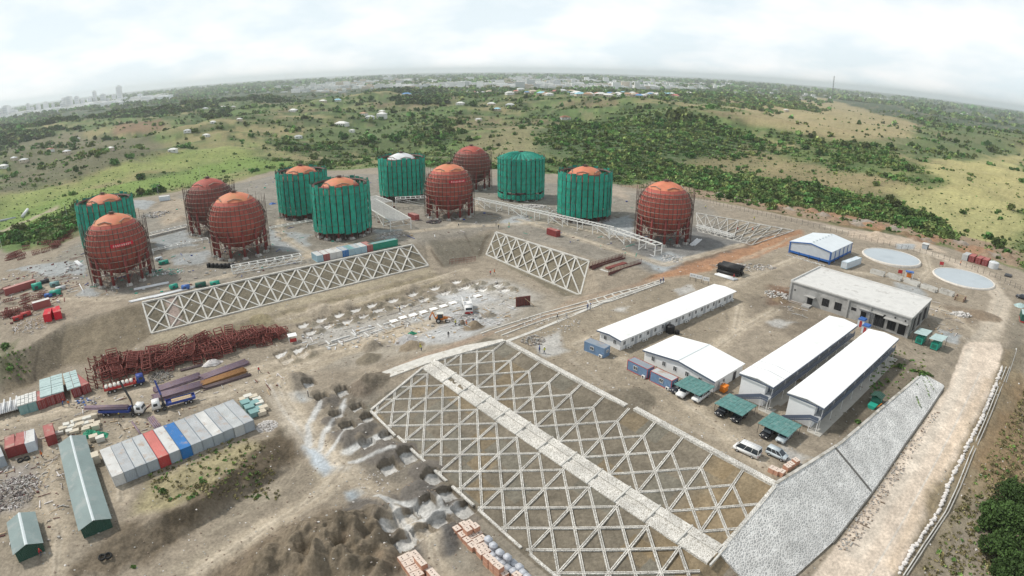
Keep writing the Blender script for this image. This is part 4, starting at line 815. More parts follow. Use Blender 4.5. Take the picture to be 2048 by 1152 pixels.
def window(par, c, n, w=1.0, h=1.2, panes=2):           # c centre on wall, n outward normal ('-y', '-x', '+x')
    fr, pn = MB(), MB(); x, y, z = c
    def bx(m, u0, u1, z0, z1, d0, d1):
        if n == '-y': m.box(x+u0, y-d1, z+z0, x+u1, y-d0, z+z1)
        elif n == '-x': m.box(x-d1, y+u0, z+z0, x-d0, y+u1, z+z1)
        else: m.box(x+d0, y+u0, z+z0, x+d1, y+u1, z+z1)
    t_ = .07
    bx(fr, -w/2, w/2, -h/2, -h/2+t_, .003, .07); bx(fr, -w/2, w/2, h/2-t_, h/2, .003, .07)
    for k in range(panes+1): u = -w/2+(w-t_)*k/panes; bx(fr, u, u+t_, -h/2+t_, h/2-t_, .003, .07)
    f = fr.build('window', MATS['frame_white'], par); bx(pn, -w/2+t_, w/2-t_, -h/2+t_, h/2-t_, .004, .03); pn.build('pane', MATS['glass'], f)
def doorp(par, c, n, w=.95, h=2.1, m='door_grey'):
    d = MB(); x, y, z = c
    if n == '-y': d.box(x-w/2, y-.05, z, x+w/2, y-.004, z+h)
    else: d.box(x-.05, y-w/2, z, x-.004, y+w/2, z+h)
    o = d.build('door', MATS[m], par); hd = MB()
    if n == '-y': hd.box(x+w*.36, y-.1, z+1, x+w*.42, y-.05, z+1.12)
    else: hd.box(x-.1, y+w*.36, z+1, x-.05, y+w*.42, z+1.12)
    hd.build('handle', MATS['grille'], o)
def ac_unit(par, x, y, z):
    a_ = MB().box(x-.45, y-.75, z, x+.45, y-.4, z+.62).build('air_conditioner', MATS['ac_white'], par); MB().tube((x-.08, y-.752, z+.31), (x-.08, y-.77, z+.31), .24, 14).build('fan_grille', MATS['grille'], a_)
def gable_roof(par, L_, W_, ze, zr, th, m, fascia=None, name='roof'):
    hx, hy = L_/2, W_/2; o = MB().prism([(-hy, ze), (0, zr), (hy, ze), (hy, ze+th), (0, zr+th), (-hy, ze+th)], -hx, hx).build(name, MATS[m], par)
    if fascia:
        for x in (-hx-.03, hx-.03): MB().prism([(-hy, ze-.28), (0, zr-.28), (hy, ze-.28), (hy, ze+th-.03), (0, zr+th-.03), (-hy, ze+th-.03)], x, x+.06).build('fascia', MATS[fascia], o)
    return o
# long single storey block
t = thing('site_office', 'long single storey white cabin block with a low white roof', 'cabin block', (45.1, 151.1, 0), AX, 'white prefabricated blocks')
MB().box(-26.4, -3.5, -.1, 26.4, 3.5, 2.95).build('wall', MATS['panel_white'], t)
jn = MB()
for k in range(58): x = -26.3+k*.915; jn.box(x-.02, -3.53, .05, x+.02, -3.503, 2.9)
jn.build('wall_joint', MATS['door_grey'], t)
gable_roof(t, 54.2, 8.3, 2.95, 3.35, .14, 'roof_white', 'slate')
for k in range(17):
    x = -25+k*3.1; window(t, (x, -3.53, 1.65), '-y', .95, 1.15)
    if k % 2: doorp(t, (x+1.45, -3.53, .05), '-y')
    if k not in (7, 12): ac_unit(t, x+.9 if k % 2 == 0 else x-1.2, -3.5, .12)
for y in (-1.6, 1.6): window(t, (-26.43, y, 1.65), '-x', .95, 1.15)
# hall with a low gable
t = thing('site_hall', 'wide white hall with a shallow gable roof beside the blue container offices', 'hall', (42.6, 122.1, 0), AX, 'white prefabricated blocks')
MB().prism([(-9.9, -.1), (9.9, -.1), (9.9, 2.85), (0, 4.0), (-9.9, 2.85)], -6.0, 6.0).build('wall', MATS['panel_white'], t)
gable_roof(t, 12.9, 20.5, 2.86, 4.05, .14, 'roof_white', 'slate'); MB().box(-6.45, -.15, 4.2, 6.45, .15, 4.26).build('ridge_cap', MATS['ridge_metal'], t)
for y in (7.2, 4.0, .8, -2.6, -6.2): window(t, (-6.03, y, 1.65), '-x', 1.0, 1.2)
doorp(t, (2.6, -9.93, .05), '-y', 1.3, 2.1, 'grille'); window(t, (-2.2, -9.93, 1.6), '-y', 1.0, 1.0); ac_unit(t, -3.9, -9.9, 1.5)
# two storey blocks with access galleries
def block2(label, loc, L_, seams):
    t = thing('dormitory_block', label, 'dormitory', (*loc, 0), AX, 'white prefabricated blocks'); hx = L_/2; y0, y1 = -2.3, 3.7
    MB().box(-hx+.4, y0, -.1, hx-.4, y1, 5.5).build('wall', MATS['panel_white'], t)
    mb = MB().prism([(-4.2, 5.5), (-.2, 5.95), (4.2, 5.5), (4.2, 5.66), (-.2, 6.11), (-4.2, 5.66)], -hx, hx); o = mb.build('roof', MATS['roof_white'], t)
    f = MB().box(-hx-.03, -4.26, 5.2, hx+.03, -4.2, 5.62).box(-hx-.04, -4.2, 5.2, -hx+.03, 4.2, 5.5); f.build('fascia', MATS['slate'], o)
    if seams:
        s_ = MB()
        for x in (-hx+5, -hx+8.5): s_.bar((x, -4.1, 5.69), (x, -.2, 6.13), .1, .05).bar((x, -.2, 6.13), (x, 4.1, 5.69), .1, .05)
        s_.build('roof_seam', MATS['door_grey'], o)
    MB().box(-hx+.2, -3.95, 2.72, hx-.2, y0-.01, 2.86).build('gallery_floor', MATS['door_grey'], t)
    rl = MB().box(-hx+.2, -4.0, 2.5, hx-.2, -3.96, 2.95)
    rl.bar((-hx+.2, -3.98, 3.85), (hx-.2, -3.98, 3.85), .05, .05)
    for k in range(int(L_/1.5)): x = -hx+.4+k*1.5; rl.box(x-.02, -4.0, 2.9, x+.02, -3.96, 3.85)
    rl.box(-hx+.2, -3.99, 3.05, hx-.2, -3.97, 3.65); rl.build('gallery_railing', MATS['slate'], t)
    for k in range(9):
        x = -hx+.5+k*(L_-1)/8; MB().box(x-.05, -3.93, 0, x+.05, -3.83, 2.72).box(x-.05, -3.93, 2.87, x+.05, -3.83, 5.5).build('gallery_post', MATS['frame_white'], t)
    for z in (0, 2.86):
        for k in range(14):
            x = -hx+2.2+k*3.4; doorp(t, (x, y0, z+.02), '-y', .9, 2.05, 'slate' if z else 'door_grey'); window(t, (x+1.6, y0, z+1.5), '-y', .95, 1.1)
    st = MB()                                        # stair along the end wall
    st.prism([(3.3, 0), (3.9, 0), (-2.1, 2.72), (-4.0, 2.72), (-4.0, 2.5), (-2.3, 2.5)], -hx-1.15, -hx-1.1); st.prism([(3.3, 0), (3.9, .9), (-2.1, 3.7), (-4.0, 3.7), (-4.0, 2.95), (-2.2, 2.95), (3.3, .35)], -hx-1.2, -hx-1.16)
    st.build('stair_panel', MATS['slate'], t)
    sp_ = MB()
    for k in range(14): sp_.box(-hx-1.1, 3.4-k*.4, .15+k*.185, -hx+.35, 3.68-k*.4, .19+k*.185)
    sp_.box(-hx-1.1, -3.95, 2.7, -hx+.3, -2.2, 2.78); sp_.build('stair', MATS['door_grey'], t)
    for y in (-3.95, -2.3): MB().box(-hx-1.1, y-.06, 0, -hx-.98, y+.06, 3.7).build('stair_post', MATS['frame_white'], t)
    MB().box(-hx-1.5, -5.2, -.3, hx+.3, y0-.02, .06).build('plinth', MATS['slab'], t)
block2('two storey white dormitory next to the hall, roof crossed by two seams', (70.4, 121.2), 48.6, True)
block2('two storey white dormitory nearest the retaining wall', (77.7, 112.3), 48.4, False)
# raw concrete building
t = thing('concrete_building', 'unfinished grey concrete building with a flat parapet roof', 'building', (107.9, 158.4, 0), R(-50.8)); hx, hy, H_ = 19.3, 11.1, 5.9
C_ = MATS['raw_concrete']; MB().box(-hx+.3, -hy+.3, -.2, hx-.3, hy-.3, 5.6).build('wall', C_, t)
MB().box(-hx+.02, -hy+.02, 5.6, hx-.02, hy-.02, 5.95).build('roof', MATS['roof_concrete'], t)
for i, (a, b) in enumerate((((-hx, -hy), (hx, -hy)), ((hx, -hy), (hx, hy)), ((hx, hy), (-hx, hy)), ((-hx, hy), (-hx, -hy)))):
    MB().bar((*a, 6.1), (*b, 6.1), .3+.01*i, .62 if i in (2, 3) else .36).build('parapet', MATS['roof_concrete'], t)
for x in (-hx+.2, 0, 7, hx-.3): MB().box(x-.3, -hy-.05, -.3, x+.3, -hy+.295, 5.595).build('column', C_, t)
for y in (-hy+3, -3, 3, hy-.6): MB().box(hx-.295, y-.3, -.3, hx+.05, y+.3, 5.595).build('column', C_, t)
for x0, x1, z0, z1, nm in ((-13.1, -11.3, 0, 2.6, 'doorway'), (-8.2, -6.0, 1.3, 3.7, 'window'), (-4.1, -1.9, 1.3, 3.7, 'window'), (1.2, 2.7, 2.8, 3.7, 'window'), (4.3, 6.0, .1, 3.4, 'doorway'), (8.6, 11.8, .4, 4.4, 'doorway'), (12.7, 15.2, .6, 3.6, 'window'), (16.0, 18.2, .2, 3.4, 'doorway'), (-17.9, -17.4, 3.2, 3.7, 'vent'), (14.3, 14.8, 4.3, 4.8, 'vent'), (17.4, 17.9, 4.3, 4.8, 'vent')):
    o = MB().box(x0, -hy+.27, z0, x1, -hy+.297, z1).build(nm, MATS['interior_shade'], t)  # dark panels on the solid wall paint the shade of its openings
    if nm == 'window':
        f = MB()
        for k in range(4): x = x0+(x1-x0)*k/3; f.box(x-.03, -hy+.2, z0, x+.03, -hy+.268, z1)
        f.build('window_bar', MATS['steel_dark'], o)
for y0, y1 in ((-6.9, -3.8), (-2.2, 2.2), (4, 9)): MB().box(hx-.299, y0, .3, hx-.27, y1, 4.4).build('opening', MATS['interior_shade'], t)  # end wall is closed, the shaded openings are dark panels
MB().box(-14.0, -hy-1.2, 3.0, -10.4, -hy+.29, 3.2).build('canopy', C_, t); MB().box(11.6, -hy-1.3, 3.85, 18.8, -hy+.29, 4.05).build('canopy', C_, t); MB().box(3.4, -hy-.7, 4.2, 11.2, -hy+.29, 4.4).build('canopy', C_, t)
MB().box(-13.6, -hy-2.6, -.2, -11, -hy-.06, .45).build('door_step', C_, t)
for k in range(22):
    x = 7.4+k*.19; MB().bar((x, -hy-rnd.uniform(.3, 1.2), 0), (x+rnd.uniform(-.3, .3), -hy-.15, rnd.uniform(2.6, 4)), .05, .05).build('prop', MATS['steel_dark'], t)
# blue and white warehouse
t = thing('warehouse', 'blue trimmed white steel warehouse with a gable roof', 'warehouse', (123.1, 214.4, 0), AX); hx, hy = 11.2, 8.75
MB().prism([(-hy+.1, 1.9), (hy-.1, 1.9), (hy-.1, 5.2), (0, 6.6), (-hy+.1, 5.2)], -hx+.1, hx-.1).build('wall', MATS['ware_wall'], t)
MB().box(-hx+.05, -hy+.05, 1.1, hx-.05, hy-.05, 1.9).build('blue_band', MATS['ware_blue'], t); MB().box(-hx+.9, -hy+.9, -.2, hx-.9, hy-.9, 1.1).build('base', MATS['interior_shade'], t)  # near-black inner block stands in for shade in the open gap below
gable_roof(t, 2*hx+.3, 2*hy+.4, 5.22, 6.68, .12, 'ware_roof', 'ware_blue')
for k in range(7): x = -9+k*3; MB().tube((x, 0, 6.7), (x, 0, 7.15), .3, 10).box(x-.5, -.25, 6.75, x+.5, .25, 6.95).build('roof_vent', MATS['ridge_metal'], t)
for k in range(6):
    for sy in (-hy, hy): MB().box(-hx+.2+k*4.4-.12, sy-.12, -.2, -hx+.2+k*4.4+.12, sy+.12, 5.2).build('column', MATS['ware_blue'], t)
for y in (-4.3, 0, 4.3, hy-.3, -hy+.3): MB().box(-hx-.12, y-.12, -.2, -hx+.08, y+.12, 2.0 if abs(y) < 8 else 5.2).build('column', MATS['ware_blue'], t)
bw = MB()
for k in range(26): bw.blob((-hx-3.2+rnd.uniform(-.3, .3), -8+k*.62, .3), (.4, .35, .5), rnd=rnd)
tag(bw.build('bag_wall', MATS['concrete'], None, False, (123.1, 214.4, 0), AX), 'low wall of grey sacks in front of the blue and white warehouse', 'sack wall')
# carports
def carport(label, loc):
    t = thing('carport', label, 'carport', (*loc, 0), AX, 'teal roofed carports')
    MB().add([(-3.0, -3.4, 2.25), (3.0, -3.4, 2.25), (3.0, 3.4, 2.25), (-3.0, 3.4, 2.25), (-3.0, -3.4, 2.31), (3.0, -3.4, 2.31), (3.0, 3.4, 2.31), (-3.0, 3.4, 2.31)], [(3, 2, 1, 0), (4, 5, 6, 7), (0, 1, 5, 4), (1, 2, 6, 5), (2, 3, 7, 6), (3, 0, 4, 7)]).build('roof', MATS['teal_roof'], t)
    lp = MB()
    for i in range(7):
        for j in range(4): lp.box(-2.95+j*1.48, -3.35+i*.96, 2.312+.006*((i+j) % 3), -2.95+j*1.48+1.42, -3.35+i*.96+.92, 2.33+.012*((i*2+j) % 3))
    lp.build('roof_sheet', MATS['teal_roof'], t)
    for x in (-2.8, 2.8):
        for y in (-3.2, 0, 3.2): MB().tube((x, y, 0), (x, y, 2.25), .05, 6).bar((x, y, 1.7), (x*.75, y, 2.22), .05, .05).build('post', MATS['steel_dark'], t)
    fr = MB()
    for y in (-3.2, 0, 3.2): fr.bar((-2.9, y, 2.19), (2.9, y, 2.19), .07, .1)
    fr.build('rafter', MATS['steel_dark'], t)
carport('teal roofed carport next to the blue container offices, two white pickups under it', (39.5, 110)); carport('middle one of the three teal roofed carports', (46.1, 101.8)); carport('teal roofed carport closest to the retaining wall', (52.7, 93.9))
# green sheds in the yard
def shed(label, loc, L_, W_, rz, zb, lights):
    t = thing('metal_shed', label, 'shed', (*loc, zb), rz, 'green metal sheds'); hx, hy = L_/2, W_/2
    MB().prism([(-hy+.25, -.3), (hy-.25, -.3), (hy-.25, 2.0), (0, 3.0), (-hy+.25, 2.0)], -hx+.3, hx-.3).build('wall', MATS['shed_wall'], t); gable_roof(t, L_, W_+.3, 2.0, 3.1, .08, 'shed_roof'); MB().prism([(-.3, 3.07), (0, 3.19), (.3, 3.07), (0, 3.23)], -hx-.02, hx+.02).build('ridge_cap', MATS['ridge_metal'], t)
    for x in lights: s_ = -1; MB().add([(x-.5, s_*.5, 3.09), (x+.5, s_*.5, 3.09), (x+.5, s_*2.2, 2.48), (x-.5, s_*2.2, 2.48), (x-.5, s_*.5, 3.04), (x+.5, s_*.5, 3.04), (x+.5, s_*2.2, 2.43), (x-.5, s_*2.2, 2.43)], [(0, 1, 2, 3), (7, 6, 5, 4), (0, 1, 5, 4), (1, 2, 6, 5), (2, 3, 7, 6), (3, 0, 4, 7)]).build('roof_light', MATS['ridge_metal'], t)
shed('long green metal shed with a grey green ridged roof', (-88.1, 84.1), 34.6, 6.2, R(-46.7), zt(-88.1, 84.1), ()); shed('short green metal shed at the lower left', (-89.9, 66.8), 10.8, 5.6, R(-43.7), zt(-89.9, 66.8), ())
# ------------------------------------------------------------------ shipping containers
CC = {'grey': (.34, .38, .42), 'ltgrey': (.47, .49, .50), 'white': (.60, .60, .59), 'red': (.42, .055, .055), 'maroon': (.25, .045, .045), 'brown': (.33, .09, .085), 'blue': (.03, .17, .45), 'office_blue': (.17, .27, .42), 'ltblue': (.36, .52, .60), 'teal': (.20, .36, .36), 'green': (.02, .25, .17), 'firered': (.60, .015, .035), 'bwhite': (.62, .68, .74)}
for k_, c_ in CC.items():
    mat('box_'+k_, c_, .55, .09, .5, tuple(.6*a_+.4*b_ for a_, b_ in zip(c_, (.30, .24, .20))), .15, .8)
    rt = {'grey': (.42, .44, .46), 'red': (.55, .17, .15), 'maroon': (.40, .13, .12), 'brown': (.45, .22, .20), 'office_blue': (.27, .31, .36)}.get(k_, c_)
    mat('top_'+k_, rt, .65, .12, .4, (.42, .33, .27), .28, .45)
mat('bar_grey', (.4, .4, .4), .5, .1); mat('rail_red', (.42, .05, .05), .5, .1)
def corr(L_, z0, z1, y, depth, sgn, pitch=.36):          # corrugated long side
    n = int(L_/pitch); V = []; F = []; px_ = []
    for i in range(n):
        x = -L_/2+L_*i/n; w_ = L_/n
        px_ += [(x, 0), (x+w_*.32, 0), (x+w_*.5, 1), (x+w_*.82, 1)]
    px_.append((L_/2, 0))
    for x, d in px_: V += [(x, y-sgn*depth*d, z0), (x, y-sgn*depth*d, z1)]
    for i in range(len(px_)-1): F.append((2*i, 2*i+2, 2*i+3, 2*i+1))
    return V, F
BOXES = {}
def container_proto(L_):
    W_, H_ = 2.44, 2.59; me = {}
    b = MB(); hx, hy = L_/2, W_/2; b.box(-hx+.06, -hy+.09, .12, hx-.06, hy-.09, H_-.1)
    for s in (-1, 1): b.add(*corr(L_-.3, .16, H_-.12, s*(hy-.03), .05, s))
    V, F = corr(W_-.3, .16, H_-.12, hx-.03, .05, 1); b.add([(v[1], v[0], v[2]) for v in V], F)
    me['body'] = b.mesh('body', MATS['box_grey'])
    f = MB()
    for x in (-hx, hx-.12):
        for y in (-hy, hy-.12): f.box(x, y, 0, x+.12, y+.12, H_)
    for y in (-hy, hy-.1):
        f.box(-hx+.12, y, 0, hx-.12, y+.1, .16); f.box(-hx+.12, y, H_-.12, hx-.12, y+.1, H_-.01)
    for x in (-hx, hx-.1): f.box(x, -hy+.12, 0, x+.1, hy-.12, .16); f.box(x, -hy+.12, H_-.12, x+.1, hy-.12, H_-.01)
    me['frame'] = f.mesh('frame', MATS['box_grey'])
    r_ = MB(); n = int(L_/.5)
    for i in range(n): x = -hx+.1+(L_-.2)*i/n; r_.box(x, -hy+.1, H_-.11, x+(L_-.2)/n*.6, hy-.1, H_-.03); r_.box(x+(L_-.2)/n*.6, -hy+.1, H_-.11, x+(L_-.2)/n, hy-.1, H_-.05)
    me['roof'] = r_.mesh('roof', MATS['top_grey'])
    d = MB()
    for s in (-1, 1): d.box(-hx-.03, min(s*.03, s*(hy-.13)), .17, -hx+.055, max(s*.03, s*(hy-.13)), H_-.13)
    me['door'] = d.mesh('door', MATS['box_grey'])
    k = MB()
    for y in (-.75, -.35, .35, .75): k.tube((-hx-.06, y, .2), (-hx-.06, y, H_-.16), .025, 5)
    me['lock_bar'] = k.mesh('lock_bar', MATS['bar_grey']); return me
BOXES[12.19] = container_proto(12.19); BOXES[6.06] = container_proto(6.06)
def container(label, L_, loc, rz, col, group=None, top=None, frame=None, name='shipping_container'):
    t = thing(name, label, 'container', loc, rz, group); me = BOXES[L_]
    for k_ in ('body', 'frame', 'roof', 'door', 'lock_bar'):
        o = obj(k_, me[k_], t)
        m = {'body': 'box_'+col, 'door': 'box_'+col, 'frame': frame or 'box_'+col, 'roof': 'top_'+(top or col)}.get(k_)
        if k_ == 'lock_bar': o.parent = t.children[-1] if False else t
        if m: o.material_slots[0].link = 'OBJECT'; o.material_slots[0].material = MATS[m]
    return t
def edge_box(pa, pb, depth, z=None):       # near bottom edge a -> b (pixels); returns centre and yaw of the edge
    a, b = hit(*pa), hit(*pb); u = (b-a)/np.hypot(*(b-a)); n = np.array((-u[1], u[0])); n = n if n@((a+b)/2) > 0 else -n
    c = (a+b)/2+n*depth/2; return c, math.atan2(u[1], u[0]), u, n
def end_on(label, pa, pb, L_, col, door=False, **kw):     # short end faces us
    c, y, u, n = edge_box(pa, pb, L_); return container(label, L_, g3(c), math.atan2(n[1], n[0])+(0 if door else math.pi), col, **kw)
def side_on(label, pa, pb, L_, col, **kw):
    c, y, u, n = edge_box(pa, pb, 2.44); return container(label, L_, g3(c), y, col, **kw)
a, b = hit(231, 975), hit(512, 860); u = (b-a)/np.hypot(*(b-a)); n = np.array((-u[1], u[0])); Lrow = np.hypot(*(b-a)); print('row', Lrow)
ROWC = [('white', None, 'white container with a spotted roof at the left end of the long row'), ('grey', None, 'grey container second from the left in the long row'), ('grey', 'ltgrey', 'pale topped grey container third from the left in the long row'), ('grey', 'ltgrey', 'grey container directly left of the red one in the long row'), ('red', None, 'bright red container in the long row of grey ones'), ('grey', 'white', 'white topped container between the red and the blue one in the long row'), ('blue', None, 'bright blue container in the long row of grey ones'),
        ('grey', None, 'grey container directly right of the blue one in the long row'), ('grey', 'grey', 'grey container second to the right of the blue one in the long row'), ('grey', 'white', 'white topped container in the right half of the long row'), ('grey', None, 'grey container fourth from the right end of the long row'), ('ltgrey', None, 'pale grey container second from the right end of the long row'), ('grey', None, 'grey container at the right end of the long row beside the white pebble heap')]
for i, (c_, tp, lb) in enumerate(ROWC):
    p = a+u*(Lrow*(i+.5)/13)+n*(6.1+rnd.uniform(-.12, .12)); container(lb, 12.19, (p[0], p[1], -9.5+.012*i), math.atan2(n[1], n[0])+math.pi, c_, 'containers in the long grey row', tp)
G_ = 'containers at the left edge of the yard'
end_on('grey blue container cut by the left edge of the photo', (-5, 939), (16, 930), 12.19, 'grey', group=G_)
end_on('dull red container beside the cut off grey blue one', (17, 917), (36, 911), 6.06, 'maroon', group=G_); end_on('dull red container between another red one and a white topped one', (36, 911), (56, 905.5), 6.06, 'maroon', group=G_); end_on('pale container with rust stains on its white top, beside two dull red ones', (57, 906), (76, 900), 6.06, 'bwhite', group=G_, top='white')
end_on('single dull red container standing apart behind the long green shed', (97, 893), (116, 886.5), 6.06, 'maroon', group=G_)
YG = 'containers along the foot of the left bank'
for i, (c_, pa, pb, L_, lb) in enumerate([('teal', (42, 831), (60, 826), 6.06, 'teal container on the left under a heap of pale sheets'), ('teal', (61, 826), (79, 820), 6.06, 'teal container on the right under a heap of pale sheets'), ('maroon', (78, 821), (96, 814.5), 6.06, 'maroon container between the teal ones and the panel stacks'), ('maroon', (95, 814), (114, 808), 12.19, 'maroon container under the left end of the large panel stack'), ('maroon', (114, 808), (133, 801), 12.19, 'maroon container under the right end of the large panel stack'), ('maroon', (147, 797.5), (166, 791), 12.19, 'maroon container under the smaller panel stack'), ('maroon', (167, 791), (184, 783), 12.19, 'maroon container with a bare pink top beside the rusty steel heap')]):
    end_on(lb, pa, pb, L_, c_, True, group=YG)
mat('sheet_cyan', (.40, .52, .52), .5, .12, .8, (.30, .40, .40), .3, 1.5); mat('sheet_white', (.62, .62, .60), .6, .12, 1.2, (.42, .40, .38), .3, 1.5)
def panel_stack(label, pa, pb, L_, z, cols, rows_, m):
    a, b = hit(*pa), hit(*pb); u = (b-a)/np.hypot(*(b-a)); n = np.array((-u[1], u[0])); wd = np.hypot(*(b-a)); t = thing('panel_stack', label, 'panel stack', g3(a, z), math.atan2(u[1], u[0]))
    for i in range(cols):
        for j in range(rows_):
            h = rnd.uniform(.22, .36); MB().box(wd*i/cols+.06, L_*j/rows_+.07, .01, wd*(i+1)/cols-.06, L_*(j+1)/rows_-.07, h).build('panel_bundle', MATS[m], t)
panel_stack('large stack of pale cyan panels lying across maroon containers', (86, 815), (134, 801), 12, 2.6, 2, 8, 'sheet_cyan'); panel_stack('smaller stack of pale cyan panels on maroon containers beside the rusty steel', (140, 799), (168, 790), 11.6, 2.6, 2, 9, 'sheet_cyan'); panel_stack('untidy heap of pale sheets on the teal containers', (40, 832), (80, 820), 6, 2.6, 5, 5, 'sheet_white')
FG = 'red fire station containers'
end_on('bright red container on the left of the matching pair at the bank edge', (87, 647), (107, 642), 6.06, 'firered', group=FG); end_on('bright red container on the right of the matching pair at the bank edge', (107.5, 641.5), (128, 636), 6.06, 'firered', group=FG)
side_on('red container with white stripes on its roof behind the bright red pair', (68, 622), (103, 612), 6.06, 'brown', top='white'); side_on('long brown red container at the left edge of the platform', (13, 592), (73, 573), 12.19, 'brown')
NG = 'containers lined up behind the lattice slope'
NL = [('ltblue', 'white', 'pale blue container at the left end of the line behind the lattice slope'), ('brown', 'white', 'red fronted container second from the left behind the lattice slope'), ('white', None, 'white container right of the red fronted one behind the lattice slope'), ('white', None, 'white container left of the blue one behind the lattice slope'), ('blue', 'ltgrey', 'blue container in the line behind the lattice slope'), ('ltblue', 'teal', 'pale blue container directly right of the blue one behind the lattice slope'), ('ltblue', 'ltgrey', 'pale blue container in the middle right of the line behind the lattice slope'), ('ltblue', 'white', 'white topped pale blue container left of the red one behind the lattice slope'), ('brown', None, 'red container next to the long green one behind the lattice slope')]
a, b = hit(635, 525.5), hit(747, 502)
for i, (c_, tp, lb) in enumerate(NL):
    u = (b-a)/np.hypot(*(b-a)); n = np.array((-u[1], u[0])); w_ = np.hypot(*(b-a)); p = a+u*(w_*(i+.5)/9)+n*3.1; container(lb, 6.06, g3(p), math.atan2(n[1], n[0]), c_, NG, tp)
side_on('long green container at the right end of the line behind the lattice slope', (748, 501), (789, 492.5), 12.19, 'green', group=NG, top='teal')
side_on('red container alone in the open in front of the pipe rack', (1092, 468), (1113, 475), 6.06, 'maroon'); side_on('small red container beside the broad white pipe rack', (817, 437.5), (829, 441.5), 6.06, 'brown')
OG = 'blue container offices'
def office(label, pa, pb, top, frame, ww):
    t = side_on(label, pa, pb, 6.06, 'office_blue', group=OG, top=top, frame=frame, name='container_office')
    for x in ww: window(t, (x, -1.235, 1.45), '-y', 1.1, .95)
    window(t, (3.045, .1, 1.5), '+x', .8, .7); ac_unit(t, 2.3, -1.0, .2)
    return t
office('blue container office standing apart at the corner of the long white block', (1167, 701), (1208, 717), 'office_blue', None, (-.6,)); office('blue container office with red corner posts in front of the hall', (1251, 738), (1296, 760), 'office_blue', 'rail_red', (-.5,)); office('blue container office with a mottled brown roof next to the carport', (1297, 761), (1343, 783), 'ltgrey', 'rail_red', (.2,))
t = side_on('pale blue container with cyan corner posts beside the warehouse', (1690, 541), (1724, 526.5), 12.19, 'bwhite', top='bwhite', frame='box_ltblue')
RG = 'red containers near the far round basin'
for pa, pb, c_, lb in (((1922, 519), (1934, 522.5), 'ltgrey', 'pale open ended container left of three red ones near the fence'), ((1935, 522.5), (1947.5, 526), 'maroon', 'red container next to the pale open ended one near the fence'), ((1948, 526), (1961, 530), 'maroon', 'middle red container of three near the fence'), ((1961.5, 530), (1974, 533.5), 'maroon', 'red container beside the round white tank near the fence')): end_on(lb, pa, pb, 6.06, c_, True, group=RG)
# ------------------------------------------------------------------ basins, tanks, small plant
mat('basin', (.43, .48, .52), .8, .05, .12, (.38, .43, .47), .3, .1); mat('rim', (.66, .62, .57), .9, .12, 1)
for C, lb in (([(1727.4, 507), (1765.8, 500), (1839.4, 529.2), (1821, 536), (1747.7, 522.2), (1793.6, 534.7), (1821.3, 513.9)], 'round pale basin beside the warehouse'), ([(1867, 545.8), (1904.7, 537.5), (1943.6, 545.8), (1982.4, 569.4), (1968.6, 582), (1932.4, 576.4), (1885, 559.7)], 'round pale basin farthest right, near the red containers')):
    g = hits(C); A_ = np.c_[2*g, np.ones(len(g))]; s_ = np.linalg.lstsq(A_, (g**2).sum(1), rcond=None)[0]; r_ = float(np.hypot(*(g-s_[:2]).T).mean()); zb_ = max(zt(s_[0]+r_*math.cos(q), s_[1]+r_*math.sin(q)) for q in np.arange(0, 6.28, .2)); t = thing('round_basin', lb, 'basin', (s_[0], s_[1], max(zb_, 0)+.08), 0, 'round basins')
    MB().lathe([(.01, .27), (r_-.5, .25), (r_-.45, -.9)], 64).build('gravel_floor', MATS['basin'], t); MB().lathe([(r_-.45, -.3), (r_-.45, .36), (r_, .38), (r_+.25, .05), (r_+.4, -1.2)], 64).build('rim', MATS['rim'], t)
def cyl_tank(label, p, r_, h, m, cat='water tank', grp=None):
    t = thing('water_tank', label, cat, p, 0, grp); b = MB().lathe([(.01, 0), (r_, 0), (r_, h*.82), (r_*.85, h*.9), (r_*.3, h*.97), (.01, h*.97)], 24).build('body', MATS[m], t)
    k = MB()
    for z in (.2, .4, .6, .8): k.ring(r_+.02, h*z, .05, 24)
    k.build('rib', MATS[m], b); MB().tube((0, 0, h*.95), (0, 0, h*1.04), r_*.25, 12).build('lid', MATS[m], t)
cyl_tank('large black water tank beside the long white block', g3(hit(1340, 665)), 1.15, 2.3, 'tank_black'); cyl_tank('small black water tank next to the large one', g3(hit(1354, 668)), .6, 1.2, 'tank_black')
mat('tank_pale', (.60, .62, .64), .5, .06, .6); cyl_tank('round white tank right of the red containers near the fence', g3(hit(1986, 536)), 2.1, 3.0, 'tank_pale')
def generator(label, pa, pb, L_=4.2):
    c, y, u, n = edge_box(pa, pb, L_); w_ = 2.0; t = thing('generator', label, 'generator', g3(c), math.atan2(n[1], n[0])+math.pi, 'green generators under tin canopies')
    MB().box(-L_/2, -w_/2, .25, L_/2, w_/2, 2.1).box(-L_/2+.3, -w_/2+.25, 2.1, L_/2-.3, w_/2-.25, 2.3).build('housing', MATS['green_gen'], t); MB().box(-L_/2-.1, -w_/2-.05, 0, L_/2+.1, w_/2+.05, .25).build('skid', MATS['steel_dark'], t)
    g = MB()
    for k in range(6): g.box(L_/2+.002, -w_/2+.3, .6+k*.2, L_/2+.04, w_/2-.3, .7+k*.2)
    g.build('louvre', MATS['dark_green'], t); MB().tube((-1, .4, 2.3), (-1, .4, 2.9), .1, 8).build('exhaust', MATS['steel_dark'], t)
    MB().prism([(-1.8, 3.0), (1.9, 3.35), (1.9, 3.41), (-1.8, 3.06)], -L_/2-.8, L_/2+.6).build('canopy', MATS['sheet_cyan'], t)
    for x in (-L_/2-.6, L_/2+.4):
        for yy, h in ((-1.7, 3.0), (1.8, 3.33)): MB().box(x-.05, yy-.05, 0, x+.05, yy+.05, h).build('post', MATS['steel_dark'], t)
generator('green generator under a tin canopy right against the concrete building', (1829, 686), (1843, 691)); generator('green generator under a tin canopy nearer the road', (1858, 697), (1874, 703))
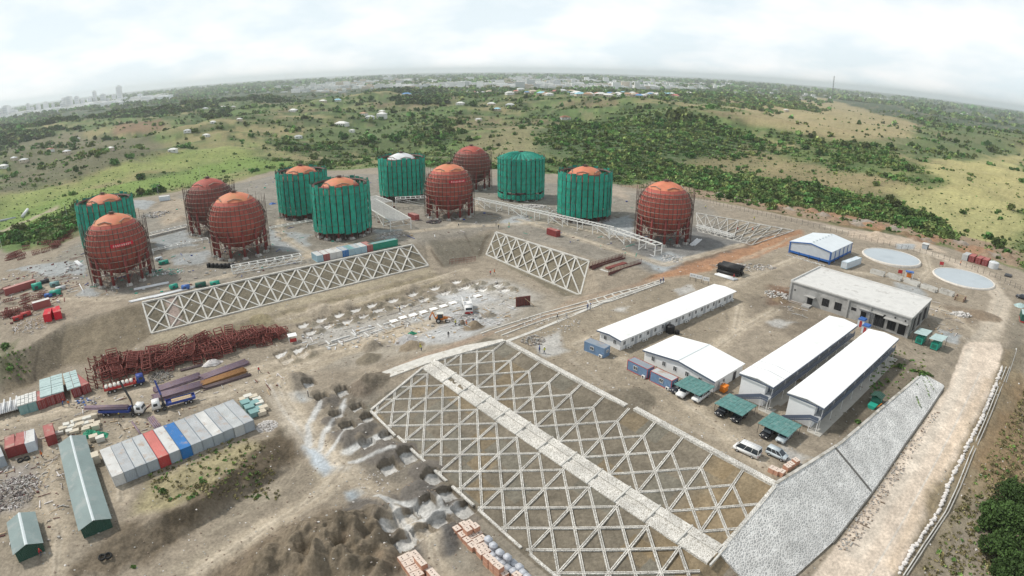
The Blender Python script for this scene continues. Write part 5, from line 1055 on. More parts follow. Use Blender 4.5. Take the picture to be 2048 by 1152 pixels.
t = thing('guard_hut', 'small dark green hut on the slope behind the dormitory', 'hut', g3(hit(1752, 806)), AX); MB().box(-1.1, -1, 0, 1.1, 1, 1.9).build('wall', MATS['dark_green'], t); MB().prism([(-1.35, 1.9), (0, 2.35), (1.35, 1.9), (1.35, 1.98), (0, 2.43), (-1.35, 1.98)], -1.4, 1.4).build('roof', MATS['shed_wall'], t); MB().box(-.3, -1.03, .1, .4, -1.003, 1.7).build('door', MATS['green_gen'], t)
t = thing('green_skip', 'small teal skip with a yellow tool beside the green hut', 'skip', g3(hit(1744, 815)), AX); MB().prism([(-.6, 0), (.6, 0), (.9, .8), (-.9, .8)], -1, 1).build('bin', MATS['green_gen'], t); MB().bar((.4, -.9, .2), (1.2, -1.6, 1.2), .12, .12).build('tool_handle', MATS['orange'], t)
t = thing('orange_box', 'bright orange cabinet at the corner of the hall', 'cabinet', g3(hit(1447, 783)), AX); MB().box(-.8, -.6, .15, .8, .6, 1.5).box(-.9, -.7, 1.5, .9, .7, 1.58).build('cabinet', MATS['orange'], t); MB().box(-.7, -.66, 0, .7, .5, .15).build('skid', MATS['steel_dark'], t)
for i, (x, y, c_) in enumerate(((1730, 666, 'blue'), (1722, 653, 'ltblue'))):
    t = thing('toilet_cabin', ['blue topped cabin squeezed between the two dormitories', 'pale blue cabin by the wall of the concrete building'][i], 'cabin', g3(hit(x, y)), AX); MB().box(-1, -1, 0, 1, 1, 2.3).build('wall', MATS['box_bwhite'], t); MB().prism([(-1.15, 2.3), (1.15, 2.3), (.9, 2.6), (-.9, 2.6)], -1.15, 1.15).build('roof', MATS['blue_paint'], t); MB().box(-1.03, -.4, .1, -1.003, .4, 2.0).build('door', MATS['rail_red'], t)
# precast channel pieces in a row behind the concrete building
for i, (x0, y0, x1, y1) in enumerate(((1741, 545, 1768, 553), (1774, 553, 1802, 562), (1809, 563, 1837, 573), (1843, 574, 1872, 585), (1879, 584, 1906, 593))):
    a, b = hit(x0, y0), hit(x1, y1); Ln = float(np.hypot(*(b-a))); t = thing('precast_channel', ['pale precast channel piece at the left end of the row', 'second pale precast channel piece from the left', 'middle pale precast channel piece of the row', 'second pale precast channel piece from the right', 'pale precast channel piece at the right end of the row'][i], 'concrete piece', g3(a), yaw_of(a, b), 'precast channel pieces in a row')
    MB().prism([(-1.1, 0), (1.1, 0), (1.0, 1.5), (.75, 1.5), (.7, .25), (-.7, .25), (-.75, 1.5), (-1.0, 1.5)], 0, Ln).build('channel', MATS['concrete'], t); MB().box(-.05, -1.15, .5, .0, 1.15, .7).build('tie_plate', MATS['steel_dark'], t); MB().box(Ln, -1.15, .5, Ln+.05, 1.15, .7).build('tie_plate', MATS['steel_dark'], t)
# ------------------------------------------------------------------ vehicles
mat('car_white', (.80, .80, .80), .3, .02, .5); mat('car_black', (.015, .016, .02), .25, .05); mat('car_silver', (.50, .56, .60), .3, .03); mat('car_dark', (.04, .045, .06), .25, .05); mat('rubber', (.018, .018, .018), .85, .1); mat('rim_metal', (.45, .45, .46), .4, .1); mat('lamp', (.75, .75, .72), .2, .02); mat('tail', (.35, .01, .01), .3, .05); mat('seat_red', (.35, .02, .02), .8)
mat('truck_blue', (.03, .06, .27), .5, .1, 1, (.10, .10, .14), .2, 1); mat('truck_red', (.42, .035, .035), .55, .1, 1, (.25, .08, .06), .25, 1); mat('digger', (.65, .20, .03), .55, .1, 1, (.40, .20, .09), .25, 1); mat('bucket', (.22, .17, .13), .7, .15)
def bevelled(mb, name, m, par, off=.07, seg=2):
    me = mb.mesh(name, m); b = bmesh.new(); b.from_mesh(me); bmesh.ops.bevel(b, geom=[e_ for e_ in b.edges if len(e_.link_faces) == 2 and e_.calc_face_angle(0) > .4], offset=off, segments=seg, affect='EDGES', clamp_overlap=True); b.to_mesh(me); b.free(); me.polygons.foreach_set('use_smooth', [True]*len(me.polygons)); return obj(name, me, par)
def wheel(par, x, y, r_=.34, w_=.22):
    t_ = MB().lathe([(r_*.55, -w_/2), (r_*.93, -w_/2), (r_, -w_*.3), (r_, w_*.3), (r_*.93, w_/2), (r_*.55, w_/2), (r_*.55, -w_/2)], 18).build('wheel', MATS['rubber'], par, True, (x, y, r_), (math.pi/2, 0, 0)); MB().lathe([(.01, -w_*.4), (r_*.56, -w_*.4), (r_*.56, w_*.4), (.01, w_*.4)], 14).build('rim', MATS['rim_metal'], t_)
CARS = {'suv': (4.6, 1.85, [(-2.3, .35), (2.25, .35), (2.3, .75), (2.2, 1.0), (1.15, 1.12), (-2.2, 1.15), (-2.3, .9)], (-2.15, 1.05, 1.1), (-1.75, .45, 1.72)),
        'pickup': (5.3, 1.85, [(-2.65, .45), (2.6, .45), (2.65, .9), (2.5, 1.12), (1.2, 1.2), (-.8, 1.2), (-.85, 1.2), (-2.65, 1.2)], (-1.0, 1.25, 1.18), (-.75, .5, 1.82)),
        'mpv': (4.3, 1.7, [(-2.15, .32), (2.1, .32), (2.15, .7), (1.95, .95), (1.3, 1.05), (-2.1, 1.1), (-2.15, .8)], (-2.08, 1.45, 1.0), (-1.9, .45, 1.72)),
        'van': (5.3, 1.9, [(-2.65, .35), (2.55, .35), (2.65, .75), (2.5, 1.05), (2.15, 1.2), (-2.62, 1.2), (-2.65, .8)], (-2.6, 2.2, 1.15), (-2.5, 1.3, 2.2))}
def car(label, loc, rz, kind, m, cat='car', grp=None, extra=None):
    L_, W_, body, (c0, c1, cz), (r0, r1, rz_) = CARS[kind]; t = thing({'pickup': 'pickup_truck', 'van': 'minibus', 'mpv': 'family_car', 'suv': 'parked_car'}[kind], label, cat, loc, rz, grp); P = MATS[m]; hw = W_/2
    bevelled(MB().prism(body, -hw, hw, ax='y'), 'body', P, t, .09)
    tw = hw-.16
    MB().add([(c0, -hw+.05, cz), (c1, -hw+.05, cz), (c1, hw-.05, cz), (c0, hw-.05, cz), (r0, -tw, rz_-.06), (r1, -tw, rz_-.06), (r1, tw, rz_-.06), (r0, tw, rz_-.06)], [(4, 5, 6, 7), (0, 1, 5, 4), (1, 2, 6, 5), (2, 3, 7, 6), (3, 0, 4, 7)]).build('window', MATS['glass'], t)
    bevelled(MB().box(r0-.06, -tw-.03, rz_-.08, r1+.06, tw+.03, rz_+.03), 'roof', P, t, .05)
    for s in (-1, 1):
        for x_, xr in ((c0, r0), (c1, r1)): MB().bar((x_, s*(hw-.04), cz-.02), (xr, s*(tw+.01), rz_-.03), .1, .07).build('pillar', P, t)
        for f in ((.36, .68) if kind != 'van' else (.3, .62)): MB().bar((c0+(c1-c0)*f, s*(hw-.045), cz), (r0+(r1-r0)*f, s*(tw+.005), rz_-.04), .09, .06).build('pillar', P, t)
        for x_ in (L_*.30, -L_*.29): wheel(t, x_, s*(hw-.1))
        MB().box(L_/2-.12, min(s*.5, s*(hw-.1)), .72, L_/2-.005, max(s*.5, s*(hw-.1)), .88).build('headlight', MATS['lamp'], t); MB().box(-L_/2-.015, min(s*.62, s*(hw-.06)), .8, -L_/2+.05, max(s*.62, s*(hw-.06)), 1.0).build('tail_light', MATS['tail'], t)
        MB().box(c1-.25, min(s*hw, s*(hw+.16)), cz+.02, c1-.1, max(s*hw, s*(hw+.16)), cz+.16).build('mirror', P, t)
    MB().box(L_/2-.05, -.45, .5, L_/2+.012, .45, .72).build('grille', MATS['grille'], t)
    if kind == 'pickup':
        MB().box(-2.5, -hw+.12, 1.19, -1.05, hw-.12, 1.215).build('cargo_bed', MATS['grille'], t)
        MB().bar((-1.05, -tw, 1.2), (-1.2, -tw, 1.7), .06, .06).bar((-1.05, tw, 1.2), (-1.2, tw, 1.7), .06, .06).bar((-1.2, -tw, 1.7), (-1.2, tw, 1.7), .06, .06).build('roll_bar', MATS['steel_dark'], t)
    if kind == 'van':
        MB().box(-.1, -hw-.01, .45, 1.05, -hw+.03, 2.0).build('door_opening', MATS['seat_red'], t); rk = MB()
        for k in range(7): rk.bar((-2.2+k*.5, -.7, 2.3), (-2.2+k*.5, .7, 2.3), .04, .04)
        rk.bar((-2.2, -.7, 2.27), (.8, -.7, 2.27), .04, .06).bar((-2.2, .7, 2.27), (.8, .7, 2.27), .04, .06); rk.build('roof_rack', MATS['frame_white'], t)
        MB().box(-1.4, -hw-.05, .5, -.15, -hw-.012, 1.98).build('sliding_door', P, t)
    return t
def car_px(label, back, front, kind, m, **k): a, b = hit(*back), hit(*front); c = (a+b)/2; return car(label, g3(c), yaw_of(a, b), kind, m, **k)
VG = 'cars parked under the carports'
car_px('white pickup on the left under the first carport', (1377, 783), (1361, 795), 'pickup', 'car_white', cat='pickup', grp=VG); car_px('white pickup on the right under the first carport', (1412, 790), (1390, 806), 'pickup', 'car_white', cat='pickup', grp=VG); car_px('dark car squeezed beside the blue office at the first carport', (1364, 776), (1348, 786), 'suv', 'car_dark', grp=VG)
car_px('black car on the left under the middle carport', (1455, 820), (1437, 833), 'suv', 'car_black', grp=VG); car_px('black car on the right under the middle carport', (1487, 830), (1467, 846), 'suv', 'car_black', grp=VG)
car_px('black car under the carport nearest the retaining wall', (1545, 862), (1526, 878), 'suv', 'car_black', grp=VG); car_px('silver car under the carport nearest the retaining wall', (1578, 868), (1556, 890), 'suv', 'car_silver', grp=VG)
car_px('white minibus with an open side door beside the lattice slope', (1516, 917), (1470, 896), 'van', 'car_white', cat='minibus'); car_px('pale silver family car parked next to the white minibus', (1537, 906), (1569, 921), 'mpv', 'car_silver', cat='car')
car_px('dark car cut by the right edge of the photo', (2054, 602), (2032, 594), 'suv', 'car_dark')
def truck(label, back, front, cabm, bedm, crane=0, load=None, L_=None, bag=False):
    a, b = hit(*back), hit(*front); L_ = L_ or float(np.hypot(*(b-a))); c = (a+b)/2; t = thing('crane_truck' if crane else 'flatbed_truck', label, 'truck', g3(c), yaw_of(a, b)); h = L_/2
    MB().box(-h, -.45, .75, h-.3, .45, 1.0).build('chassis', MATS['steel_dark'], t)
    cb = bevelled(MB().prism([(h-2.2, .8), (h-.02, .8), (h, 1.7), (h-.25, 2.75), (h-2.1, 2.8)], -1.2, 1.2, ax='y'), 'cab', MATS[cabm], t, .1)
    MB().add([(h+.012, -1.05, 1.75), (h+.012, 1.05, 1.75), (h-.22, 1.0, 2.6), (h-.22, -1.0, 2.6), (h-.05, -1.05, 1.75), (h-.05, 1.05, 1.75), (h-.3, 1.0, 2.6), (h-.3, -1.0, 2.6)], [(0, 1, 2, 3), (4, 5, 6, 7), (0, 1, 5, 4), (1, 2, 6, 5), (2, 3, 7, 6), (3, 0, 4, 7)]).build('windscreen', MATS['glass'], cb)
    for s in (-1, 1): MB().box(h-1.5, s*1.215-.012, 1.75, h-.45, s*1.215+.012, 2.5).build('side_window', MATS['glass'], cb); MB().box(h-.03, s*.85-.2, 1.0, h+.03, s*.85+.2, 1.2).build('headlight', MATS['lamp'], cb)
    MB().box(h-.05, -1.2, .6, h+.08, 1.2, .9).build('bumper', MATS['steel_dark'], cb)
    x1 = h-(3.6 if crane else 2.4); bd = MB().box(-h, -1.22, 1.05, x1, 1.22, 1.2).build('cargo_bed', MATS[bedm], t)
    for s in (-1, 1): MB().box(-h, s*1.22-.04, 1.2, x1, s*1.22+.04, 1.7).build('side_board', MATS[bedm], bd)
    MB().box(-h-.04, -1.2, 1.2, -h+.03, 1.2, 1.7).build('tailgate', MATS[bedm], bd); MB().box(x1-.04, -1.2, 1.2, x1+.04, 1.2, 2.1).build('headboard', MATS[bedm], bd)
    for x in (h-1.2, h-2.9 if L_ > 10 else None, -h+1.3, -h+2.6):
        if x is not None:
            for s in (-1, 1): wheel(t, x, s*1.02, .5, .32)
    if crane:
        x = h-2.9; m_ = MB().box(x-.35, -.5, 1.0, x+.35, .5, 1.9).tube((x, 0, 1.9), (x, 0, 4.0), .22, 10); c_ = m_.build('crane_mast', MATS['steel_dark'], t)
        p, q = (x, 0, 3.9), (x+crane[0], crane[1], crane[2]); MB().bar(p, q, .36, .42).build('crane_boom', MATS['truck_blue' if crane[3] else 'steel_dark'], t)
        mid = tuple((np.array(p)*.5+np.array(q)*.5)); MB().bar((x, 0, 2.4), mid, .16, .16).build('boom_ram', MATS['orange'], t)
        for s in (-1, 1): MB().box(x-.12, s*1.45-.1, 0, x+.12, s*1.45+.1, 1.1).box(x-.1, min(s*.5, s*1.45), .9, x+.1, max(s*.5, s*1.45), 1.1).build('outrigger', MATS['steel_dark'], t)
        MB().tube(q, (q[0], q[1], max(q[2]-2.2, .4)), .03, 5).build('hoist_cable', MATS['steel_dark'], t)
    return t, a, b, h
T1, _, _, h1 = truck('crane truck with a white cab facing right and purple pipes overhanging its bed', (203, 829), (291, 827), 'car_white', 'truck_blue', (-1.6, .2, 9.0, 0))
T2, _, _, h2 = truck('blue crane truck with a white cab facing left and timber in its bed', (392, 800), (306, 823), 'car_white', 'truck_blue', (.6, -1.6, 7.4, 1))
T3, _, _, h3 = truck('red flatbed lorry loaded with white sacks beside the rusty frames', (225, 783), (277, 769), 'truck_blue', 'truck_red', 0, L_=11)
mat('pipe_purple', (.23, .17, .215), .55, .15, .8, (.27, .16, .12), .3, 1); mat('pipe_rust', (.36, .19, .075), .7, .2, 1, (.22, .10, .05), .3, 1); mat('pipe_dark', (.12, .085, .09), .6, .15, 1); mat('pipe_white', (.72, .73, .75), .4, .05, 1); mat('sack', (.66, .65, .60), .85, .1, 2, (.50, .45, .36), .25, 2)
def pipes(label, a, b, r_, cols, rows_, m, z=0.0, name='pipe_stack', grp=None, jitter=.0):
    a, b = np.array(a, float), np.array(b, float); Ln = float(np.hypot(*(b-a)[:2])); t = thing(name, label, 'pipe stack', (a[0], a[1], (a[2] if len(a) > 2 else zt(*a[:2]))+z), yaw_of(a[:2], b[:2]), grp)
    for j in range(rows_):
        for i in range(cols-(j % 2)):
            y = (i-(cols-1-(j % 2))/2)*r_*2.08; x0 = rnd.uniform(-jitter, jitter); MB().tube((x0, y, r_+j*r_*1.75), (x0+Ln, y, r_+j*r_*1.75), r_, 10).build('pipe', MATS[m], t, True)
    return t
def on_truck(T, x0, x1, y, z):            # world points on a truck bed
    c, s = math.cos(T.rotation_euler[2]), math.sin(T.rotation_euler[2]); L_ = T.location
    return [(L_[0]+c*x-s*y, L_[1]+s*x+c*y, L_[2]+z) for x in (x0, x1)]
a, b = on_truck(T1, -h1-4, h1-4.2, 0, 1.72); pipes('bundle of purple pipes overhanging the bed of the right facing crane truck', a, b, .2, 4, 2, 'pipe_purple')
a, b = on_truck(T2, -h2+.4, h2-4.5, 0, 1.21); t = thing('timber_load', 'pale timber planks lying in the bed of the left facing crane truck', 'timber', a, T2.rotation_euler[2])
for i in range(6): MB().box(.2+rnd.uniform(0, .6), -1.0+i*.34, 0, h2*2-5.4, -1.0+i*.34+.3, .3+rnd.uniform(0, .25)).build('plank', MATS['wood'], t)
a, b = on_truck(T3, -h3+.2, h3-2.6, 0, 1.21)
for i in range(7):
    p, _q = on_truck(T3, -h3+.7+i*1.13, 0, 0, 1.21); s_ = MB().blob((0, 0, .55), (.55, 1.05, .55), jit=.08, n=9, k=6, rnd=rnd); tag(s_.build('bulk_sack', MATS['sack'], None, True, p, T3.rotation_euler[2]), 'white bulk sack in the load of the red flatbed lorry', 'sack', 'white sacks on the red lorry')
# trailer with white pipes at the left edge
a, b = hit(-14, 832), hit(34, 818); t = thing('pipe_trailer', 'low trailer carrying white pipes at the left edge', 'trailer', g3((a+b)/2), yaw_of(a, b)); MB().box(-5, -1.2, .9, 5, 1.2, 1.1).build('deck', MATS['steel_dark'], t)
for x in (-3.5, -2.3, 3.2):
    for s in (-1, 1): wheel(t, x, s*1.0, .48, .3)
c, s = math.cos(t.rotation_euler[2]), math.sin(t.rotation_euler[2]); L0 = t.location
pipes('white pipes lying crosswise on the trailer at the left edge', (L0[0]-s*-3-c*4.6, L0[1]+c*-3-s*4.6, L0[2]+1.1), (L0[0]-s*3-c*4.6, L0[1]+c*3-s*4.6, L0[2]+1.1), .24, 1, 1, 'pipe_white')
for i in range(1, 17): 
    x = -4.6+i*.56; pipes('white pipe lying crosswise on the trailer at the left edge', (L0[0]+s*3+c*x, L0[1]-c*3+s*x, L0[2]+1.1), (L0[0]-s*3+c*x, L0[1]+c*3+s*x, L0[2]+1.1), .25, 1, 2 if i % 3 else 3, 'pipe_white', grp='white pipes on the trailer')
# pipe stacks in the yard
PG = 'pipe stacks in the yard'
for lb, pa, pb, r_, cs, rw, m in (('purple pipe stack nearest the left facing truck', (307, 800), (408, 770), .17, 9, 3, 'pipe_purple'), ('flat spread of greyish purple pipes behind the crane truck', (309, 783), (400, 752), .17, 10, 2, 'pipe_purple'), ('dark purple pipe stack with blue tint at the right rear of the yard', (404, 760), (494, 725), .17, 9, 3, 'pipe_purple'), ('rust orange pipe stack between two dark ones', (405, 772), (490, 742), .18, 7, 3, 'pipe_rust'), ('dark brown pipe stack in front of the rust orange one', (408, 779), (500, 750), .18, 5, 2, 'pipe_dark'), ('dark beam bundle behind the purple pipes', (363, 742), (408, 730), .25, 2, 1, 'pipe_dark')):
    pipes(lb, hit(*pa), hit(*pb), r_, cs, rw, m, 0, grp=PG, jitter=.35)
pipes('single brown pipe lying behind the container row', hit(265, 846), hit(283, 872), .25, 1, 1, 'pipe_purple'); pipes('four purple pipes lying behind the container row', hit(301, 836), hit(321, 862), .22, 4, 1, 'pipe_purple')
pipes('stack of thick black pipes beside the site road', hit(1440, 542), hit(1482, 552), .62, 4, 3, 'tank_black', jitter=.3); pipes('silver wrapped bundle beside the black pipes', hit(1432, 549), hit(1470, 561), .3, 4, 1, 'pipe_white', jitter=.4)
pipes('white pipes lying beside the left red sphere', hit(152, 523), hit(164, 533), .25, 3, 1, 'pipe_white'); pipes('long white pipes in front of the left red sphere', hit(268, 580), hit(338, 566), .22, 4, 1, 'pipe_white'); pipes('single white pipe on grey ground left of the left red sphere', hit(159, 569), hit(168, 585), .2, 1, 1, 'pipe_white')
pipes('four white pipes at the foot of the lone red sphere', hit(1384, 492), hit(1398, 480), .3, 4, 1, 'pipe_white', jitter=.4); pipes('white and green pipes along the head of the lattice slope', hit(262, 604), hit(345, 585), .18, 5, 1, 'pipe_white', jitter=1.5); pipes('pale pipes lying beyond the white ones at the lattice head', hit(300, 597), hit(395, 573), .2, 4, 1, 'pipe_white', jitter=1.5)
pipes('large grey pipe lying beside the track in the green valley', hit(1, 444), hit(32, 437), .8, 1, 1, 'box_grey'); pipes('pale wide pipe section at the end of the valley track', hit(45, 436), hit(56, 424), 1.1, 1, 1, 'tank_pale')
# blue box pile near lattice head
for i, (x, y, m, lb) in enumerate(((348, 577, 'green_gen', 'green crate left of the blue bundle above the lattice slope'), (402, 573, 'dark_green', 'dark green tool box above the lattice slope'), (430, 569, 'green_gen', 'green bundle at the right of the dark green tool box'), (328, 528, 'green_gen', 'green skip between the two front red spheres'), (318, 521, 'box_bwhite', 'small white cabin between the two front red spheres'), (372, 578, 'blue_paint', 'blue bundle above the lattice slope'), (75, 578, 'green_gen', 'large green machine behind the long brown red container'), (112, 590, 'green_gen', 'green machine behind the bright red containers'), (110, 572, 'box_teal', 'teal machine beside the white drum on the left platform'), (122, 579, 'tank_pale', 'white drum beside the green machines'), (98, 594, 'blue_paint', 'blue box behind the bright red containers'), (90, 566, 'steel_dark', 'black machine beside the large green one'), (53, 632, 'truck_red', 'small red box left of the bright red containers'), (37, 640, 'truck_red', 'small red and white box at the edge of the bank'))):
    s_ = 1.0 if i not in (6, 7) else 1.35; t = thing('equipment_box', lb, 'equipment', g3(hit(x, y)), AX+rnd.uniform(-.3, .3)); w1, w2, hh = s_*rnd.uniform(1.3, 1.9), s_*rnd.uniform(.8, 1.1), s_*rnd.uniform(1.2, 1.7)
    bevelled(MB().prism([(-w2, .15), (w2, .15), (w2, hh*.8), (w2*.7, hh), (-w2, hh)], -w1, w1), 'housing', MATS[m], t, .06); MB().box(-w1*.9, -w2*.8, 0, w1*.9, w2*.8, .15).build('skid', MATS['steel_dark'], t); MB().box(-w1*.5, -w2-.02, .5, w1*.2, -w2-.003, hh*.7).build('door', MATS['grille'], t)
# drums by sphere D
for i in range(7):
    x = 418+i*8; tag(MB().lathe([(.01, 0), (.75, 0), (.8, .1), (.75, .6), (.8, 1.1), (.75, 1.6), (.01, 1.65)], 16).build('steel_drum', MATS['tank_black'], None, True, g3(hit(x, 536-abs(i-3)*.4))), 'dark blue drum in the row at the foot of the front red sphere', 'drum', 'dark drums in a row')
# backhoe loader
a, b = hit(872, 645), hit(894, 642); t = thing('backhoe_loader', 'orange backhoe loader working beside the white footing slabs', 'backhoe loader', g3((a+b)/2), yaw_of(a, b))
D = MATS['digger']; bevelled(MB().prism([(-1.6, .7), (1.9, .7), (2.0, 1.4), (.6, 1.55), (-1.6, 1.5)], -.55, .55, ax='y'), 'body', D, t, .08); cb = MB().box(-1.2, -.75, 1.45, .5, .75, 2.75).build('cab', MATS['glass'], t); MB().box(-1.35, -.85, 2.75, .65, .85, 2.92).build('cab_roof', MATS['sack'], cb)
for x in (-1.2, .5):
    for y in (-.75, .75): MB().box(x-.06, y-.06, 1.4, x+.06, y+.06, 2.75).build('cab_post', D, cb)
for s in (-1, 1): wheel(t, -1.0, s*.95, .75, .45); wheel(t, 1.5, s*.9, .5, .35); MB().bar((.9, s*.7, 1.4), (2.6, s*.7, 1.0), .14, .2).bar((2.6, s*.7, 1.0), (3.2, s*.7, .6), .14, .2).build('loader_arm', D, t)
MB().prism([(3.0, .15), (3.9, .1), (3.2, 1.0), (3.0, .8)], -1.15, 1.15, ax='y').build('loader_bucket', MATS['bucket'], t)
MB().bar((-1.7, 0, 1.1), (-2.6, 0, 3.3), .26, .34).build('backhoe_boom', D, t); MB().bar((-2.6, 0, 3.3), (-3.5, 0, 1.7), .22, .28).build('backhoe_stick', D, t); MB().prism([(-3.8, .9), (-3.1, 1.0), (-3.3, 1.8), (-3.7, 1.7)], -.35, .35, ax='y').build('backhoe_bucket', MATS['bucket'], t)
# tipper lorry seen from the front
a, b = hit(930, 607), hit(940, 634); t = thing('tipper_lorry', 'white tipper lorry with a red cab facing the workers in the trench', 'lorry', g3((a+b)/2), yaw_of(a, b)); h = 4.2
MB().box(-h, -.45, .8, h, .45, 1.05).build('chassis', MATS['truck_red'], t); bevelled(MB().prism([(2.4, .8), (4.3, .8), (4.35, 1.6), (4.1, 2.7), (2.45, 2.75)], -1.2, 1.2, ax='y'), 'cab', MATS['car_white'], t, .1); MB().box(4.33, -1.15, .6, 4.45, 1.15, 1.15).build('bumper', MATS['truck_red'], t); MB().box(4.22, -1.0, 1.75, 4.345, 1.0, 2.45).build('windscreen', MATS['glass'], t)
MB().prism([(-1.25, 1.1), (1.25, 1.1), (1.3, 2.9), (1.15, 2.9), (1.1, 1.25), (-1.1, 1.25), (-1.15, 2.9), (-1.3, 2.9)], -h-.2, 2.2).build('tipper_body', MATS['car_white'], t); MB().box(2.2, -1.28, 1.1, 2.32, 1.28, 3.1).build('headboard', MATS['car_white'], t)
for x in (3.2, -2.2, -3.4):
    for s in (-1, 1): wheel(t, x, s*1.02, .52, .34)
t = thing('concrete_mixer', 'small grey mixer between the tipper lorry and the orange loader', 'mixer', g3(hit(925, 652)), .4); MB().lathe([(.01, .5), (.55, .6), (.75, 1.2), (.45, 1.8), (.3, 1.85)], 16).build('drum', MATS['bucket'], t, True)
for x in (-.7, .7): MB().bar((x, -.6, 0), (x*.6, 0, 1.1), .08, .08).bar((x, .6, 0), (x*.6, 0, 1.1), .08, .08).build('stand', MATS['steel_dark'], t); wheel(t, x, .7, .3, .15)
# ------------------------------------------------------------------ rusty steel frames
mat('rust_frame', (.20, .052, .042), .75, .2, 1, (.14, .05, .045), .4, 1.5); mat('rust_dark', (.13, .05, .045), .8, .2, 1)
def ladder(label, Ln=6.5, W_=2.4, h=1.5):
    t = thing('rusty_truss', label, 'steel frame', (0, 0, -200), 0, 'rusty steel frames heaped in the yard')
    for y in (-W_/2, W_/2):
        MB().bar((0, y, .12), (Ln, y, .12), .2, .24).build('chord', MATS['rust_frame'], t); MB().bar((0, y, h), (Ln, y, h), .18, .2).build('chord', MATS['rust_frame'], t)
    for i in range(6):
        x = Ln*i/5; MB().bar((x, -W_/2, .12), (x, W_/2, .12), .16, .2).bar((x, -W_/2, h), (x, W_/2, h), .16, .18).bar((x, -W_/2, .1), (x, -W_/2, h), .14, .14).bar((x, W_/2, .1), (x, W_/2, h), .14, .14).build('cross_frame', MATS['rust_frame'], t)
    for i in range(5): MB().bar((Ln*i/5, -W_/2, .12), (Ln*(i+1)/5, -W_/2, h), .1, .1).build('brace', MATS['rust_dark'], t)
    return t
def cradle(label):
    t = thing('steel_cradle', label, 'steel cradle', (0, 0, -200), 0, 'rusty steel cradles with curved saddles'); m = MATS['rust_frame']
    for y in (-1.1, 1.1): MB().bar((0, y, 0), (0, y, 3.4), .2, .24).bar((0, y, .1), (1.2, y, .1), .16, .16).bar((1.2, y, .1), (0, y, 1.6), .1, .1).build('upright', m, t)
    for z0 in (1.2, 2.3, 3.3):
        mb = MB()
        for k in range(8): a0, a1 = math.pi+math.pi*k/8, math.pi+math.pi*(k+1)/8; mb.bar((0, 1.0*math.cos(a0), z0+.75*math.sin(a0)), (0, 1.0*math.cos(a1), z0+.75*math.sin(a1)), .14, .14)
        mb.build('saddle', m, t)
    return t
L0_, L1_, C0_ = ladder('-'), ladder('-', 4.6, 3.0, 2.2), cradle('-')
H1, H2 = hit(210, 745), hit(560, 668); ud = (H2-H1)/np.hypot(*(H2-H1)); nd = np.array((-ud[1], ud[0])); HL = float(np.hypot(*(H2-H1)))
first = {id(L0_): 1, id(L1_): 1, id(C0_): 1}
def put(proto_, loc, rz, label, rot=None, sc_=None):
    if first.pop(id(proto_), None): proto_.location = loc; proto_.rotation_euler = (0, 0, rz); proto_['label'] = label; o = proto_
    else: o = dup(proto_, loc, rz, label)
    if rot: o.rotation_euler = (rot[0], rot[1], rz)
    if sc_: o.scale = (sc_,)*3
    return o
for i in range(96):
    f = i/95; w_ = 5.2 if f < .75 else 3.6; p = H1+ud*HL*f+nd*rnd.uniform(-w_, w_*.8); lift = rnd.choice((0, 0, .3, .9, 1.3))
    tl = (rnd.uniform(-.12, .12), rnd.uniform(-.12, .12)); flat = rnd.random() < (.16 if f < .72 else .05)
    rz_ = yaw_of(H1, H2)+(math.pi/2+rnd.uniform(-.25, .25) if rnd.random() < (.6 if f < .75 else .25) else rnd.uniform(-.3, .3)); pr = L0_ if rnd.random() < .55 else L1_
    c0 = (p[0]-math.cos(rz_)*3, p[1]-math.sin(rz_)*3); put(pr, (c0[0], c0[1], zt(*p)+lift), rz_, 'rusty red braced steel frame lying in the long heap below the lattice bank', tl if not flat else (rnd.uniform(-.1, .1), -.42), 1 if f < .75 else .85)
for i in range(15):
    x, y = 186+(i % 5)*16+rnd.uniform(-3, 3), 775-(i % 5)*3.4-(i//5)*20; p = hit(x, y); put(C0_, g3(p), yaw_of(H1, H2)-math.pi/2+rnd.uniform(-.12, .12), 'rusty steel cradle with curved saddles at the left end of the heap')
for i in range(26):
    f = rnd.uniform(0, 1); x, y = 5+130*f, 520-42*f+rnd.uniform(-9, 12); p = hit(x, y); put(L0_ if i % 2 else L1_, g3(p, rnd.choice((0, 0, .8))), R(30)+rnd.uniform(-.4, .4), 'rusty brown steel frame lying at the far left of the tank platform', (rnd.uniform(-.2, .2), rnd.uniform(-.2, .2)), .8)
for i in range(16):
    x, y = rnd.uniform(-5, 95), rnd.uniform(585, 640); p = hit(x, y); put(L0_ if i % 2 else L1_, g3(p, rnd.choice((0, .4))), R(25)+rnd.uniform(-.8, .8), 'rusty steel frame scattered around the long brown red container', (rnd.uniform(-.25, .25), rnd.uniform(-.2, .2)), .7)
t = thing('site_shelter', 'small white roofed shelter with a red panel at the right end of the rusty heap', 'shelter', g3(hit(586, 683)), R(30)); MB().box(-1.3, -1.2, 2.1, 1.3, 1.2, 2.2).build('roof', MATS['roof_white'], t); MB().box(-1.0, -1.02, .3, 1.0, -.98, 1.4).build('panel', MATS['truck_red'], t)
for x in (-1.1, 1.1):
    for y in (-1, 1): MB().box(x-.05, y-.05, 0, x+.05, y+.05, 2.1).build('post', MATS['frame_white'], t)
